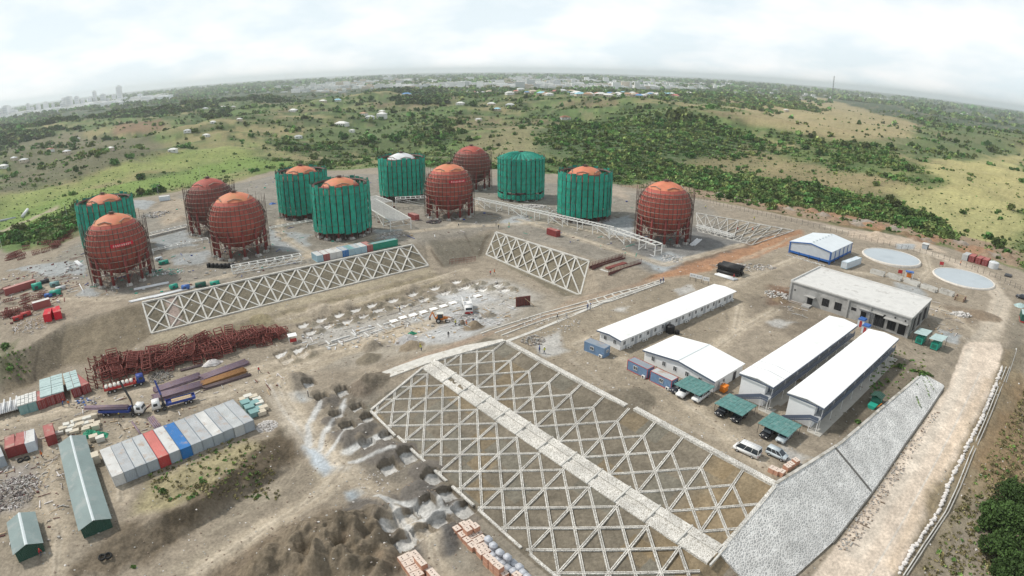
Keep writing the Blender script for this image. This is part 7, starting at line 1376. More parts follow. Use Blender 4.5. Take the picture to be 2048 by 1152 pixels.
# ------------------------------------------------------------------ people
mat('skin', (.10, .055, .038), .7, .05); mat('cloth_orange', (.65, .17, .03), .85, .1, 4); mat('cloth_blue', (.04, .07, .20), .85, .1, 4); mat('cloth_dark', (.03, .03, .04), .85, .1, 4); mat('cloth_yellow', (.55, .55, .06), .8, .1, 4); mat('cloth_red', (.50, .04, .04), .8, .1, 4); mat('cloth_white', (.6, .6, .58), .8, .1, 4); mat('helmet_white', (.75, .75, .73), .4); mat('helmet_yellow', (.65, .48, .04), .4); mat('helmet_red', (.55, .05, .03), .4); mat('helmet_blue', (.05, .12, .45), .4); mat('shoe', (.03, .025, .02), .8); mat('trouser_blue', (.05, .07, .13), .85, .1, 4); mat('trouser_grey', (.12, .12, .12), .85, .1, 4)
def body_mesh(pose):
    me = bpy.data.meshes.new('person'); ob = bpy.data.objects.new('person', me)
    sw, bend, arm = pose; lean = bend
    J = [(0, 0, .95), (0, lean*.12, 1.15), (0, lean*.3, 1.40), (0, lean*.36, 1.52), (0, lean*.42, 1.62), (0, lean*.44, 1.70)]
    Rd = [(.15, .11), (.13, .10), (.17, .11), (.055, .055), (.085, .095), (.07, .08)]; E_ = [(0, 1), (1, 2), (2, 3), (3, 4), (4, 5)]
    for s in (-1, 1):
        k = len(J); f = sw*s
        J += [(s*.10, 0, .88), (s*.12, f*.22+.03, .50), (s*.12, f*.34-.02, .10), (s*.12, f*.34+.12, .04)]; Rd += [(.09, .09), (.065, .065), (.045, .045), (.04, .03)]; E_ += [(0, k), (k, k+1), (k+1, k+2), (k+2, k+3)]
        k = len(J); a_ = arm if s > 0 else arm*.3
        J += [(s*.19, lean*.28, 1.39), (s*.25, lean*.28-f*.1+a_*.1, 1.13), (s*.24, lean*.3-f*.12+.08+a_*.3, .92+a_*.2), (s*.24, lean*.3-f*.12+.12+a_*.36, .83+a_*.22)]; Rd += [(.055, .055), (.045, .045), (.035, .035), (.03, .045)]; E_ += [(2, k), (k, k+1), (k+1, k+2), (k+2, k+3)]
    me.from_pydata(J, E_, []); COL.objects.link(ob); ob.modifiers.new('s', 'SKIN'); sd_ = ob.modifiers.new('d', 'SUBSURF'); sd_.levels = 1; sv = me.skin_vertices[0].data
    for i, r_ in enumerate(Rd): sv[i].radius = r_
    sv[0].use_root = True; dg = bpy.context.evaluated_depsgraph_get(); m2 = bpy.data.meshes.new_from_object(ob.evaluated_get(dg)); bpy.data.objects.remove(ob); m2.name = 'body'
    for q in ('skin', 'cloth_orange', 'trouser_blue', 'shoe'): m2.materials.append(MATS[q])
    for p_ in m2.polygons:
        z = p_.center.z; x = abs(p_.center.x); p_.material_index = 3 if z < .1 else 2 if z < .93 and x < .21 else 0 if z > 1.47 or (x > .2 and z < 1.0) else 1; p_.use_smooth = True
    return m2
POSES = [body_mesh(p) for p in ((.15, 0, 0), (1, .1, .2), (.3, 1.0, .8), (.5, .05, .9))]
hel = MB().lathe([(.13, 0), (.15, .01), (.125, .03), (.12, .09), (.08, .15), (.01, .17)], 14).mesh('helmet', MATS['helmet_yellow'], True); vest = MB().lathe([(.185, 0), (.17, .15), (.2, .32), (.19, .44), (.1, .47)], 14).mesh('vest', MATS['cloth_yellow'], True)
PP = [(241, 841, 'cloth_dark', 'helmet_yellow', 1, 'person in dark clothes and a yellow helmet standing behind the right facing crane truck'), (244, 858, 'cloth_dark', 'helmet_white', 2, 'person in dark clothes bending over below the right facing crane truck'), (127, 814, 'cloth_blue', 'helmet_red', 2, 'person in blue bending in front of the maroon containers'), (139, 813, 'cloth_orange', 'helmet_white', 0, 'person in orange in front of the maroon containers'), (519, 746, 'cloth_red', 'helmet_white', 1, 'person in red crossing the yard right of the pipe stacks'), (86, 917, 'cloth_orange', 'helmet_red', 1, 'person in orange walking beside the long green shed'), (71, 1109, 'cloth_blue', 'helmet_red', 3, 'person in blue with a red helmet at the small green shed'), (83, 1112, 'cloth_red', 'helmet_red', 2, 'person in red crouching at the small green shed'),
      (617, 794, 'cloth_dark', 'helmet_white', 0, 'person in black standing on the pale patch beside the lower road'), (800, 625, 'cloth_dark', 'helmet_yellow', 0, 'person in dark clothes left of the footing slabs'), (897, 675, 'cloth_dark', 'helmet_white', 0, 'person in black standing below the orange loader'), (911, 652, 'cloth_yellow', 'helmet_yellow', 3, 'person in a yellow top shovelling beside the orange loader'), (934, 655, 'cloth_orange', 'helmet_red', 2, 'person in orange working at the small mixer'), (947, 648, 'cloth_blue', 'helmet_white', 1, 'person in blue right of the small mixer'), (843, 702, 'cloth_yellow', 'helmet_yellow', 2, 'person in a yellow top bending beside the dark heap'), (1079, 706, 'cloth_blue', 'helmet_blue', 0, 'person in blue at the corner of the lattice kerb'), (1089, 708, 'cloth_yellow', 'helmet_white', 1, 'person in a lime vest at the corner of the lattice kerb'),
      (1115, 640, 'cloth_dark', 'helmet_white', 1, 'left one of two people on the kerb of the platform road'), (1133, 637, 'cloth_white', 'helmet_white', 2, 'right one of two people on the kerb of the platform road'), (1175, 621, 'cloth_blue', 'helmet_blue', 0, 'left person of a pair in the middle of the roadside lattice'), (1180, 620, 'cloth_white', 'helmet_blue', 3, 'right person of a pair in the middle of the roadside lattice'), (1321, 568, 'cloth_blue', 'helmet_white', 0, 'left person of a pair at the far end of the roadside lattice'), (1326, 567, 'cloth_blue', 'helmet_blue', 1, 'right person of a pair at the far end of the roadside lattice'), (981, 551, 'cloth_red', 'helmet_white', 2, 'person in red bending in the head of the trench'), (989, 549, 'cloth_orange', 'helmet_red', 1, 'person in orange in the head of the trench'), (992, 452, 'cloth_dark', 'helmet_white', 0, 'dark figure standing right of the bannered middle sphere'), (997, 458, 'cloth_dark', 'helmet_yellow', 1, 'dark figure at the upper end of the short lattice'), (917, 455, 'cloth_dark', 'helmet_white', 1, 'dark figure in front of the bannered middle sphere'), (1018, 453, 'cloth_yellow', 'helmet_yellow', 0, 'person in a yellow vest right of the bannered middle sphere'),
      (1467, 559, 'cloth_red', 'helmet_red', 0, 'person in dark red beside the silver wrapped bundle'), (1920, 531, 'cloth_orange', 'helmet_red', 3, 'person in orange in front of the pale open container'), (1476, 463, 'cloth_red', 'helmet_red', 2, 'left worker in red on the grey lattice behind the lone sphere'), (1504, 464, 'cloth_orange', 'helmet_red', 2, 'right worker in orange on the grey lattice behind the lone sphere'), (1508, 441, 'cloth_yellow', 'helmet_yellow', 0, 'worker in yellow at the top of the grey lattice'), (1411, 418, 'cloth_yellow', 'helmet_white', 1, 'worker in yellow at the top left of the grey lattice'), (1725, 868, 'cloth_white', 'helmet_white', 0, None)]
for x, y, cl, hm, ps, lb in PP:
    if not lb: continue
    p = hit(x, y); t = thing('person', lb, 'person', g3(p, .02), rnd.uniform(0, 6.28)); b = obj('body', POSES[ps], t)
    for i, q in ((1, cl), (2, 'trouser_blue' if cl != 'cloth_dark' else 'trouser_grey')): b.material_slots[i].link = 'OBJECT'; b.material_slots[i].material = MATS[q]
    ln = (0, .1, 1.0, .05)[ps]; h_ = obj('helmet', hel, t, (0, ln*.43, 1.69)); h_.material_slots[0].link = 'OBJECT'; h_.material_slots[0].material = MATS[hm]
    t.scale = (1.12,)*3
# ------------------------------------------------------------------ vegetation
def leaf_mat(name, col):
    m = bpy.data.materials.new(name); m.use_nodes = True; t = m.node_tree; b = t.nodes['Principled BSDF']; n, l = t.nodes.new, t.links.new
    b.inputs['Roughness'].default_value = .75; b.inputs['Specular IOR Level'].default_value = .2
    a = n('ShaderNodeAttribute'); a.attribute_name = 'tone'; oi = n('ShaderNodeObjectInfo')
    mr = n('ShaderNodeMapRange'); mr.inputs[3].default_value = .65; mr.inputs[4].default_value = 1.3; l(oi.outputs['Random'], mr.inputs[0])
    m1 = n('ShaderNodeMix'); m1.data_type = 'RGBA'; m1.blend_type = 'MULTIPLY'; m1.inputs[0].default_value = 1; m1.inputs[6].default_value = (*col, 1); l(a.outputs['Color'], m1.inputs[7])
    m2 = n('ShaderNodeMix'); m2.data_type = 'RGBA'; m2.blend_type = 'MULTIPLY'; m2.inputs[0].default_value = 1; l(m1.outputs[2], m2.inputs[6]); l(mr.outputs[0], m2.inputs[7]); l(m2.outputs[2], b.inputs['Base Color']); MATS[name] = m; return m
leaf_mat('leaf', (.115, .20, .06)); mat('bark', (.16, .12, .085), .9, .2, 3)
vr = np.random.RandomState(5)
def crown(n, rx, rz, ls, lobes=5, seed=0):
    """leaf clumps: small random quads filling several overlapping lobes; returns verts, quads, tone"""
    q = np.random.RandomState(seed); c = q.normal(0, 1, (lobes, 3)); c /= np.linalg.norm(c, axis=1)[:, None]; c *= .48*q.rand(lobes, 1)**.5+.12; c[:, 2] = abs(c[:, 2])*.7
    lr = (.42 if lobes < 14 else .2)+.25*q.rand(lobes); c *= 1 if lobes < 14 else 1.5; k = q.randint(0, lobes, n); d = q.normal(0, 1, (n, 3)); d /= np.linalg.norm(d, axis=1)[:, None]
    p = c[k]+d*(lr[k]*(.55+.5*q.rand(n)))[:, None]; p = p*np.array((rx, rx, rz)); p[:, 2] += rz*.45
    a = q.normal(0, 1, (n, 3)); a /= np.linalg.norm(a, axis=1)[:, None]; b = np.cross(a, q.normal(0, 1, (n, 3))); b /= np.linalg.norm(b, axis=1)[:, None]
    s = ls*(.6+.8*q.rand(n))[:, None]; V = np.stack([p-a*s-b*s*.8, p+a*s-b*s*.7, p+a*s*.9+b*s, p-a*s*.8+b*s*.9], 1).reshape(-1, 3)
    tone = (.55+.75*q.rand(lobes))[k]*(.75+.5*q.rand(n)); return V, np.arange(4*n).reshape(-1, 4), np.repeat(tone, 4)
def leafmesh(name, V, F, T, m='leaf', H=1.0):
    me = bpy.data.meshes.new(name); raw_mesh(me, V, F, False); T = np.clip(T, .1, 3); ca = me.color_attributes.new('tone', 'FLOAT_COLOR', 'POINT')
    ca.data.foreach_set('color', np.stack([T*.95*H, T, T*.9*(.6+.4*H), np.ones_like(T)], 1).astype(np.float32).ravel()); me.materials.append(MATS[m]); return me
crowns = [leafmesh('crown', *crown(190, 1, .85, .14, 5+i % 4, 20+i), 'leaf', (.8, 1.0, 1.25, .9, 1.5, 1.1, .75, 1.35)[i]) for i in range(8)]
trunk = MB().tube((0, 0, -.25), (.03, 0, .55), .075, 7, 0, .045).tube((.02, 0, .3), (.35, .1, .75), .04, 5, 0, .02).tube((.02, 0, .35), (-.3, -.2, .8), .04, 5, 0, .02).mesh('trunk', MATS['bark'])
def tree(x, y, r_, label, group, h=1.0, name='tree', ci=None, cat='tree'):
    t = thing(name, label, cat, (x, y, zt(x, y)-.05*r_), rnd.uniform(0, 6.28), group); obj('crown', crowns[rnd.randrange(8) if ci is None else ci], t); obj('trunk', trunk, t); t.scale = (r_, r_, r_*h); return t
# named trees first
for px, r_, lb in (((1352, 246), 16, 'large dark round tree on the bushy slope right of centre'), ((742, 200), 9, 'broad dark tree at the edge of the far wood'), ((391, 264), 5, 'small dark round tree on the open hillside'), ((630, 318), 6, 'tall dark tree left of the paired green spheres'), ((1520, 222), 10, 'bushy tree standing alone on the straw coloured ridge'), ((1996, 494), 4.6, 'round dark tree alone just outside the perimeter fence'), ((741, 283), 8, 'dark tree behind the green sphere with the pale dome'), ((790, 282), 8, 'dark tree right of another behind the green sphere with the pale dome'), ((228, 330), 6, 'dark tree in the green valley on the left'), ((283, 358), 5, 'dark tree in the valley left of the dark red sphere'), ((153, 342), 4.5, 'dark tree at the left of the green valley'), ((2022, 420), 4, 'thin topped tree alone on the yellow grass at the right')):
    p = hit(*px); tree(p[0], p[1], r_, lb, None, 1.1)
# where bushes grow: every ground point outside the site, weighted by how green and dark the ground is
outside = poly_sd(GX, GY, np.array(list(hits(SITE))+[np.array(p) for p in ((330, 200), (260, 20), (0, 0), (-260, 20), (-330, 180))])) < -9
gpx = None
infr = outside & (GR > 200) & (GR < 2600) & (abs(np.arctan2(GX, GY)) < R(56))
clump = fbm(GX, GY, 38, 4, 21); clump2 = fbm(GX, GY, 130, 3, 22)
lum = SOIL.sum(1); wgt = np.where(infr, np.clip((.62-lum)/.3, .10, 1)*(.08+.92*sstep((clump-.44)/.14))*(.35+clump2), 0); wgt[lum > .95] *= .55; wgt *= np.where(GR > 1350, 1.6, 1)
valley = mask_poly(hits([(0, 425), (120, 395), (330, 345), (520, 312), (560, 330), (330, 375), (150, 440), (0, 480)]), 10); wgt[valley[0]] *= 1-.93*valley[1]
valley = mask_poly(hits([(0, 395), (200, 330), (420, 295), (520, 290), (520, 312), (330, 345), (120, 395), (0, 425)]), 10); wgt[valley[0]] *= 1-.8*valley[1]
for P, b_ in (([(1060, 318), (1240, 345), (1400, 378), (1620, 420), (1820, 452), (1900, 480), (1880, 440), (1700, 390), (1500, 350), (1280, 300)], 5), ([(1240, 230), (1480, 260), (1600, 300), (1480, 320), (1150, 320), (1060, 280)], 2.5), ([(800, 260), (940, 235), (880, 300)], 2), ([(1600, 270), (1740, 290), (1870, 350), (1780, 340), (1640, 310)], 2.5), ([(640, 330), (760, 320), (600, 345)], 2), ([(0, 470), (60, 455), (200, 405), (140, 445), (30, 500)], 3)):
    k, m_ = mask_poly(hits(P), 8, 6, 30); wgt[k] = np.maximum(wgt[k], m_*infr[k]*.35)*(1+b_*m_)
prob = wgt/wgt.sum()
pick = vr.choice(len(GX), 21000, replace=False, p=prob); px_, py_, pr_ = GX[pick]+vr.normal(0, .6, len(pick)), GY[pick]+vr.normal(0, .6, len(pick)), GR[pick]
size = np.clip(vr.lognormal(.25, .5, len(pick)), .6, 5)*np.where(pr_ > 1100, 2.0, np.where(pr_ > 700, 1.5, np.where(pr_ > 430, 1.15, 1)))
app = size/pr_; order = np.argsort(-app); ind = order[:270]; rest = order[270:]
sides = lambda x, y: 'left of the spheres' if math.atan2(x, y) < -.42 else 'behind the spheres' if math.atan2(x, y) < .2 else 'beyond the right hand fence'
for i in ind:
    big = size[i] > 3.2; kind = ('tall bushy green tree' if big else 'dense low green shrub'); wh = sides(px_[i], py_[i]); far_ = 'on the far hillside' if pr_[i] > 520 else 'on the near slope'
    tree(float(px_[i]), float(py_[i]), float(size[i]), f'{kind} {far_} {wh}', f'{"trees" if big else "shrubs"} {far_} {wh}', rnd.uniform(.75, 1.2), 'tree' if big else 'shrub', None, 'tree' if big else 'shrub')
def scatter(name, label, xs, ys, sz, n, ls, zh=.85, cat='vegetation', var=6, m='leaf'):
    zs = base_z(xs, ys); Vs, Fs, Ts, Hs = [], [], [], []; o_ = 0; tm = [crown(n, 1, zh, ls, 5, 60+j) for j in range(var)]
    for i in range(len(xs)):
        V, F, T = tm[i % var]; a = vr.rand()*6.28; c, s = math.cos(a), math.sin(a); W = V*sz[i]; Vs.append(np.stack([W[:, 0]*c-W[:, 1]*s+xs[i], W[:, 0]*s+W[:, 1]*c+ys[i], W[:, 2]+zs[i]-.1*sz[i]], 1)); Fs.append(F+o_); Ts.append(T*vr.uniform(.6, 1.5)); Hs.append(np.full(len(T), vr.uniform(.75, 1.6) if m == 'leaf' else vr.uniform(.92, 1.04))); o_ += len(V)
    me = leafmesh(name, np.concatenate(Vs), np.concatenate(Fs), np.concatenate(Ts), m, np.concatenate(Hs)); o = bpy.data.objects.new(name, me); COL.objects.link(o); return tag(o, label, cat, kind='stuff')
nr_ = [i for i in rest if pr_[i] < 800]; fr_ = [i for i in rest if pr_[i] >= 800]
scatter('scrub', 'low green scrub covering the nearer slopes around the site', px_[nr_], py_[nr_], size[nr_], 30, .3)
scatter('hill_scrub', 'green scrub and small trees scattered over the far hills', px_[fr_], py_[fr_], size[fr_], 15, .42)
# grass tufts and weeds on the nearest slopes
pk = vr.choice(len(GX), 9000, p=np.where(infr & (GR < 700), np.clip(1.0-lum, .1, 1), 0)/np.where(infr & (GR < 700), np.clip(1.0-lum, .1, 1), 0).sum())
scatter('weeds', 'small weeds dotted over the grassy slopes', GX[pk], GY[pk], vr.uniform(.3, .9, len(pk)), 7, .5, .6)
# the far wood on the left and the plain beyond
az_ = np.arctan2(GX, GY)
def band(n, a0, a1, r0, r1, s0, s1, quads, name, label, dens=None):
    a = vr.uniform(R(a0), R(a1), n*3); r_ = r0*(r1/r0)**vr.rand(n*3); x, y = np.sin(a)*r_, np.cos(a)*r_; d = fbm(x, y, r0*.16, 4, 31); k = d > np.quantile(d, .62); x, y, r_ = x[k][:n], y[k][:n], r_[k][:n]
    return scatter(name, label, x, y, vr.uniform(s0, s1, len(x))*np.clip(r_/r0, 1, 3), quads, .36, .8)
band(2200, -54, -6, 1300, 2300, 5, 10, 40, 'far_wood', 'dark wood along the crest of the left hand hills'); band(1500, -8, 54, 1500, 2400, 4, 8, 30, 'far_wood', 'broken line of trees along the crest on the right'); band(4200, -56, 56, 2300, 9000, 7, 14, 18, 'far_plain_trees', 'hazy wooded plain stretching to the horizon')
# bush at the lower right corner and greens near the wall
def near_bush(label, px, r_, n, ls, h=1.0, dx=0, dy=0):
    p = hit(*px)+np.array((dx, dy)); t = thing('bush', label, 'bush', (p[0], p[1], zt(*p)), .4); V, F, T = crown(n, 1, .9, ls, 24 if n > 2000 else 8, int(px[0])); me = leafmesh('crown', V, F, T*(.62 if n > 2000 else 1)); obj('crown', me, t); obj('trunk', trunk, t); t.scale = (r_, r_, r_*h); return t
near_bush('dense dark green bush at the lower right corner', (2012, 1092), 8.6, 15000, .026, .75); near_bush('dark green bush at the right edge, behind the corner one', (2040, 1020), 6.2, 9000, .03, .75)
near_bush('dark green bush cut by the bottom right corner', (2030, 1175), 6, 8000, .03, .8)
for px, r_, lb in (((1714, 845), .8, 'bright green bush on the strip between dormitory and wall'), ((1800, 735), 1.1, 'green creeper patch by the top of the wall'), ((1843, 752), 1.0, 'green creeper at the end of the wall'), ((1830, 770), .7, 'green creeper hanging over the wall face'), ((170, 995), .8, 'green weed clump right of the long shed'), ((325, 985), .9, 'green weed clump on the grassy shoulder'), ((405, 965), .7, 'green weed clump near the container row end'), ((268, 1133), .6, 'green weed clump on the bottom bank'), ((10, 695), 1.6, 'green bush on the left bank'), ((20, 740), 1.2, 'lower green bush on the left bank'), ((1955, 1060), .8, 'small bush on the verge left of the corner bush'), ((1905, 1120), .6, 'small weed on the verge by the drain')): near_bush(lb, px, r_, 260, .16, .7)
pk = hits([(rnd.uniform(1740, 1850), rnd.uniform(700, 800)) for _ in range(140)]+[(rnd.uniform(300, 540), rnd.uniform(880, 1000)) for _ in range(150)]+[(rnd.uniform(1845+(1146-y_)*.57, 2060), y_) for y_ in (rnd.uniform(860, 1150) for _ in range(170))]+[(rnd.uniform(0, 60), rnd.uniform(690, 760)) for _ in range(50)])
scatter('weeds', 'sparse weeds on the banks and verges of the site', pk[:, 0], pk[:, 1], vr.uniform(.2, .55, len(pk)), 9, .5, .5)
leaf_mat('straw', (.30, .25, .135)); pk = hits([(rnd.uniform(1840+(1146-y_)*.57, 2100), y_) for y_ in (rnd.uniform(740, 1152) for _ in range(1500))]+[(rnd.uniform(300, 560), 1240-.62*x_*0-rnd.uniform(240, 360)) for x_ in range(260)])
scatter('dry_grass', 'dry straw coloured grass on the verge right of the road', pk[:, 0], pk[:, 1], vr.uniform(.25, .7, len(pk)), 16, .24, .5, 'vegetation', 6, 'straw')
# creeper strands over the wall
for i, (x0, y0, x1, y1) in enumerate(((1830, 795, 1838, 818), (1845, 762, 1858, 800), (1850, 756, 1868, 788), (1822, 742, 1862, 752))):
    a, b = hit3(x0, y0), hit3(x1, y1); t_ = np.linspace(0, 1, 26)[:, None]; p = a*(1-t_)+b*t_; scatter('creeper', ['short green creeper strand low on the wall end', 'longest green creeper strand on the wall end', 'green creeper strand beside the longest one', 'green creeper along the top of the wall end'][i], p[:, 0], p[:, 1], np.full(26, .55), 12, .45, .7, 'creeper')['kind'] = 'stuff'
# ------------------------------------------------------------------ houses in the hills
for nm, c_ in (('h_bright', (.86, .86, .85)), ('h_white', (.72, .72, .70)), ('h_tin', (.55, .57, .58)), ('h_pink', (.60, .22, .20)), ('h_blue', (.14, .30, .55)), ('h_cyan', (.35, .60, .70)), ('h_brown', (.30, .13, .09)), ('h_cream', (.58, .50, .40)), ('h_rust', (.42, .27, .18))): mat(nm, c_, .7, .1, .3)
def house(px, w_, d_, h, wall, roof, label, hip=True, grp=None, two=False, name='house'):
    p = hit(*px); t = thing(name, label, 'house', (p[0], p[1], zt(*p)), rnd.uniform(-.6, .6), grp); hh = h*(1.9 if two else 1)
    MB().box(-w_/2, -d_/2, -1.5, w_/2, d_/2, hh).build('wall', MATS[wall], t); e = .5; r_ = MB(); rr_ = min(w_, d_)*.28; i = d_/2 if hip else 0
    V = [(-w_/2-e, -d_/2-e, hh), (w_/2+e, -d_/2-e, hh), (w_/2+e, d_/2+e, hh), (-w_/2-e, d_/2+e, hh), (-w_/2+i, 0, hh+rr_), (w_/2-i, 0, hh+rr_)]
    r_.add(V, [(3, 2, 1, 0), (0, 1, 5, 4), (2, 3, 4, 5), (1, 2, 5), (3, 0, 4)]); r_.build('roof', MATS[roof], t)
    for k in range(max(1, int(w_/4))):
        x = -w_/2+w_*(k+.5)/max(1, int(w_/4)); MB().box(x-.6, -d_/2-.05, h*.35, x+.6, -d_/2-.002, h*.75).build('window' if k else 'door', MATS['glass'], t)
    return t
HS = [(29, 320, 'h_tin', 'tin roofed house at the far left edge'), (48, 324, 'h_tin', 'pale roofed house right of the far left one'), (7, 336, 'h_white', 'white roofed hut lowest at the left edge'), (134, 307, 'h_tin', 'grey roofed house on the left hillside above the valley'), (101, 302, 'h_brown', 'brown roofed hut on the left hillside'), (222, 301, 'h_white', 'white roofed house at the left of the green valley'), (346, 304, 'h_white', 'white roofed house in the middle of the left green slope'), (157, 280, 'h_white', 'small white roofed house high on the left hillside'), (413, 274, 'h_white', 'small white hut near the dark round tree'), (375, 265, 'h_tin', 'tin roofed hut left of the dark round tree'), (479, 242, 'h_white', 'long white roof below the left wood'), (446, 216, 'h_white', 'white hip roofed house at the left wood'), (467, 215, 'h_tin', 'large pale building beside the white hip roofed house'), (411, 219, 'h_tin', 'pale roofed house at the edge of the left wood'), (495, 218, 'h_white', 'small white house right of the large pale building'), (587, 223, 'h_white', 'small bright roof on the brown hillside'), (646, 204, 'h_white', 'long white house just below the wood'), (675, 202, 'h_cyan', 'pale blue roof just below the wood'), (597, 277, 'h_tin', 'grey roofed hut on the brown rise left of the spheres'), (426, 247, 'h_white', 'tiny white hut on the left hillside'), (704, 264, 'h_white', 'tiny white hut below the bright white villa'), (740, 237, 'h_tin', 'grey roofed house between the two white villas'), (727, 230, 'h_rust', 'rust roofed house above the white villas'), (921, 209, 'h_white', 'white roofed house below the far village'), (983, 210, 'h_white', 'white roofed house below the far village, further right'), (994, 221, 'h_cyan', 'pale house lower than its neighbours below the far village'), (1020, 212, 'h_tin', 'tin roofed house right of the pale lower one'), (957, 242, 'h_white', 'white roofed house among trees behind the middle sphere'), (1130, 238, 'h_brown', 'dark red roofed house alone on the bushy slope'),
      (1572, 222, 'h_white', 'white block on the straw coloured ridge'), (1580, 190, 'h_pink', 'red and white long house on the right crest'), (1616, 201, 'h_cream', 'cream house on the right crest'), (1660, 197, 'h_tin', 'pale roof near the radio mast'), (1758, 207, 'h_white', 'white house on the right crest past the radio mast'), (1835, 218, 'h_white', 'white roofed house further right on the crest'), (1923, 229, 'h_white', 'white low house on the right hand crest'), (1935, 228, 'h_tin', 'tin roof next to the white low house on the right'), (1972, 235, 'h_white', 'small white house near the right edge'), (2025, 236, 'h_white', 'white roofed house nearest the right edge'), (1484, 188, 'h_pink', 'pink roofed house left of the right crest')]
for x, y, rf, lb in HS:
    sc_ = 1.0 if y > 240 else 1.5; w_ = rnd.uniform(7, 11)*sc_; house((x, y), w_, w_*.6, 2.8, 'h_cream' if rnd.random() < .4 else 'h_white', rf, lb)
house((684, 251), 20, 11, 3.6, 'h_white', 'h_white', 'bright white villa with a broad roof on the hillside'); house((764, 236), 14, 12, 3.6, 'h_white', 'h_white', 'two storey white villa with stacked hip roofs', True, None, True); house((764, 232), 9, 7, 8.4, 'h_cream', 'h_white', 'upper part of the white villa group on the hillside', True); house((813, 191), 24, 13, 4, 'h_white', 'h_blue', 'house with a bright blue roof at the wood edge')
VR = ['h_white', 'h_pink', 'h_white', 'h_tin', 'h_blue', 'h_cream', 'h_white', 'h_cyan', 'h_rust']
for i in range(64):
    x = 855+i*9.1+rnd.uniform(-5, 5); x = x if i < 56 else rnd.uniform(1180, 1380); y = 188-(3 if x < 1050 else 0)+rnd.uniform(-5, 4)+(3 if x > 1150 else 0); rf = VR[i % 9]
    w_ = rnd.uniform(14, 24); house((x, y), w_, w_*.6, 4, 'h_cream' if i % 3 else 'h_white', rf, {'h_white': 'white', 'h_pink': 'pink red', 'h_tin': 'tin grey', 'h_blue': 'blue', 'h_cream': 'cream', 'h_cyan': 'pale cyan', 'h_rust': 'rust brown'}[rf]+' roofed house in the village on the crest behind the spheres', True, {'h_white': 'white', 'h_pink': 'pink', 'h_tin': 'grey', 'h_blue': 'blue', 'h_cream': 'cream', 'h_cyan': 'cyan', 'h_rust': 'rust'}[rf]+' roofed village houses')
# the town far off on the plain: thousands of tiny buildings that read as one mass
def town(name, label, n, x0, x1, y0, y1, w0, w1, h0, h1, mats):
    mb = MB(); r2 = random.Random(n)
    for i in range(n):
        p = hit(r2.uniform(x0, x1), y0+(y1-y0)*r2.random()**1.3+6.5e-5*0); w_ = r2.uniform(w0, w1); d = w_*r2.uniform(.5, .9); h = r2.uniform(h0, h1)*(2 if r2.random() < .06 else 1); z = float(np.interp(np.hypot(*p), [0, 60000], [-12, -12])); m_ = r2.randrange(len(mats))
        mb.box(p[0]-w_/2, p[1]-d/2, z-6, p[0]+w_/2, p[1]+d/2, z+h, m_)
    o = mb.build(name, [MATS[q] for q in mats]); return tag(o, label, 'town', kind='stuff')
town('distant_town', 'pale town spread over the plain along the horizon', 2600, 620, 1500, 154, 178, 18, 46, 7, 18, ['h_bright', 'h_bright', 'h_white', 'h_cream', 'h_tin']); town('distant_town', 'scattered pale houses on the plain to the right', 260, 1450, 1900, 170, 200, 14, 30, 6, 10, ['h_bright', 'h_white', 'h_tin']); town('distant_town', 'pale houses at the foot of the smoke on the left', 420, 300, 700, 164, 186, 16, 34, 6, 12, ['h_bright', 'h_white', 'h_cream', 'h_tin'])
# inlet and city skyline on the left
wm_ = bpy.data.materials.new('inlet_water'); wm_.use_nodes = True; b = wm_.node_tree.nodes['Principled BSDF']; b.inputs['Base Color'].default_value = (.35, .42, .46, 1); b.inputs['Roughness'].default_value = .12; ns = wm_.node_tree.nodes.new('ShaderNodeTexNoise'); ns.inputs['Scale'].default_value = .05; bq = wm_.node_tree.nodes.new('ShaderNodeBump'); bq.inputs['Distance'].default_value = .4; wm_.node_tree.links.new(ns.outputs[0], bq.inputs['Height']); wm_.node_tree.links.new(bq.outputs[0], b.inputs['Normal'])
def flat(L, z): return [(*at(x, y, z), z) for x, y in L]
P = flat([(-60, 238), (0, 234), (60, 222), (150, 208), (235, 196), (242, 191), (150, 202), (60, 215), (0, 227), (-60, 232)], -9.0); mb = MB(); n_ = len(P)//2
mb.add(P, [(i, i+1, len(P)-2-i, len(P)-1-i) for i in range(n_-1)]); o = mb.build('water', wm_); o['kind'] = 'structure'
mat('tower', (.80, .81, .82), .6, .12, .02); mat('tower_glass', (.60, .64, .68), .3, .1, .02)
SK = [(12, 26, 16), (24, 14, 8), (30, 12, 9), (55, 24, 7), (63, 14, 6), (75, 18, 9), (90, 22, 10), (104, 16, 6), (122, 15, 8), (128, 26, 12), (136, 28, 14), (152, 26, 9), (163, 16, 8), (178, 20, 8), (188, 34, 8), (204, 24, 11), (214, 12, 8), (225, 18, 8), (237, 40, 11), (248, 10, 7), (277, 14, 9), (0, 20, 8)]
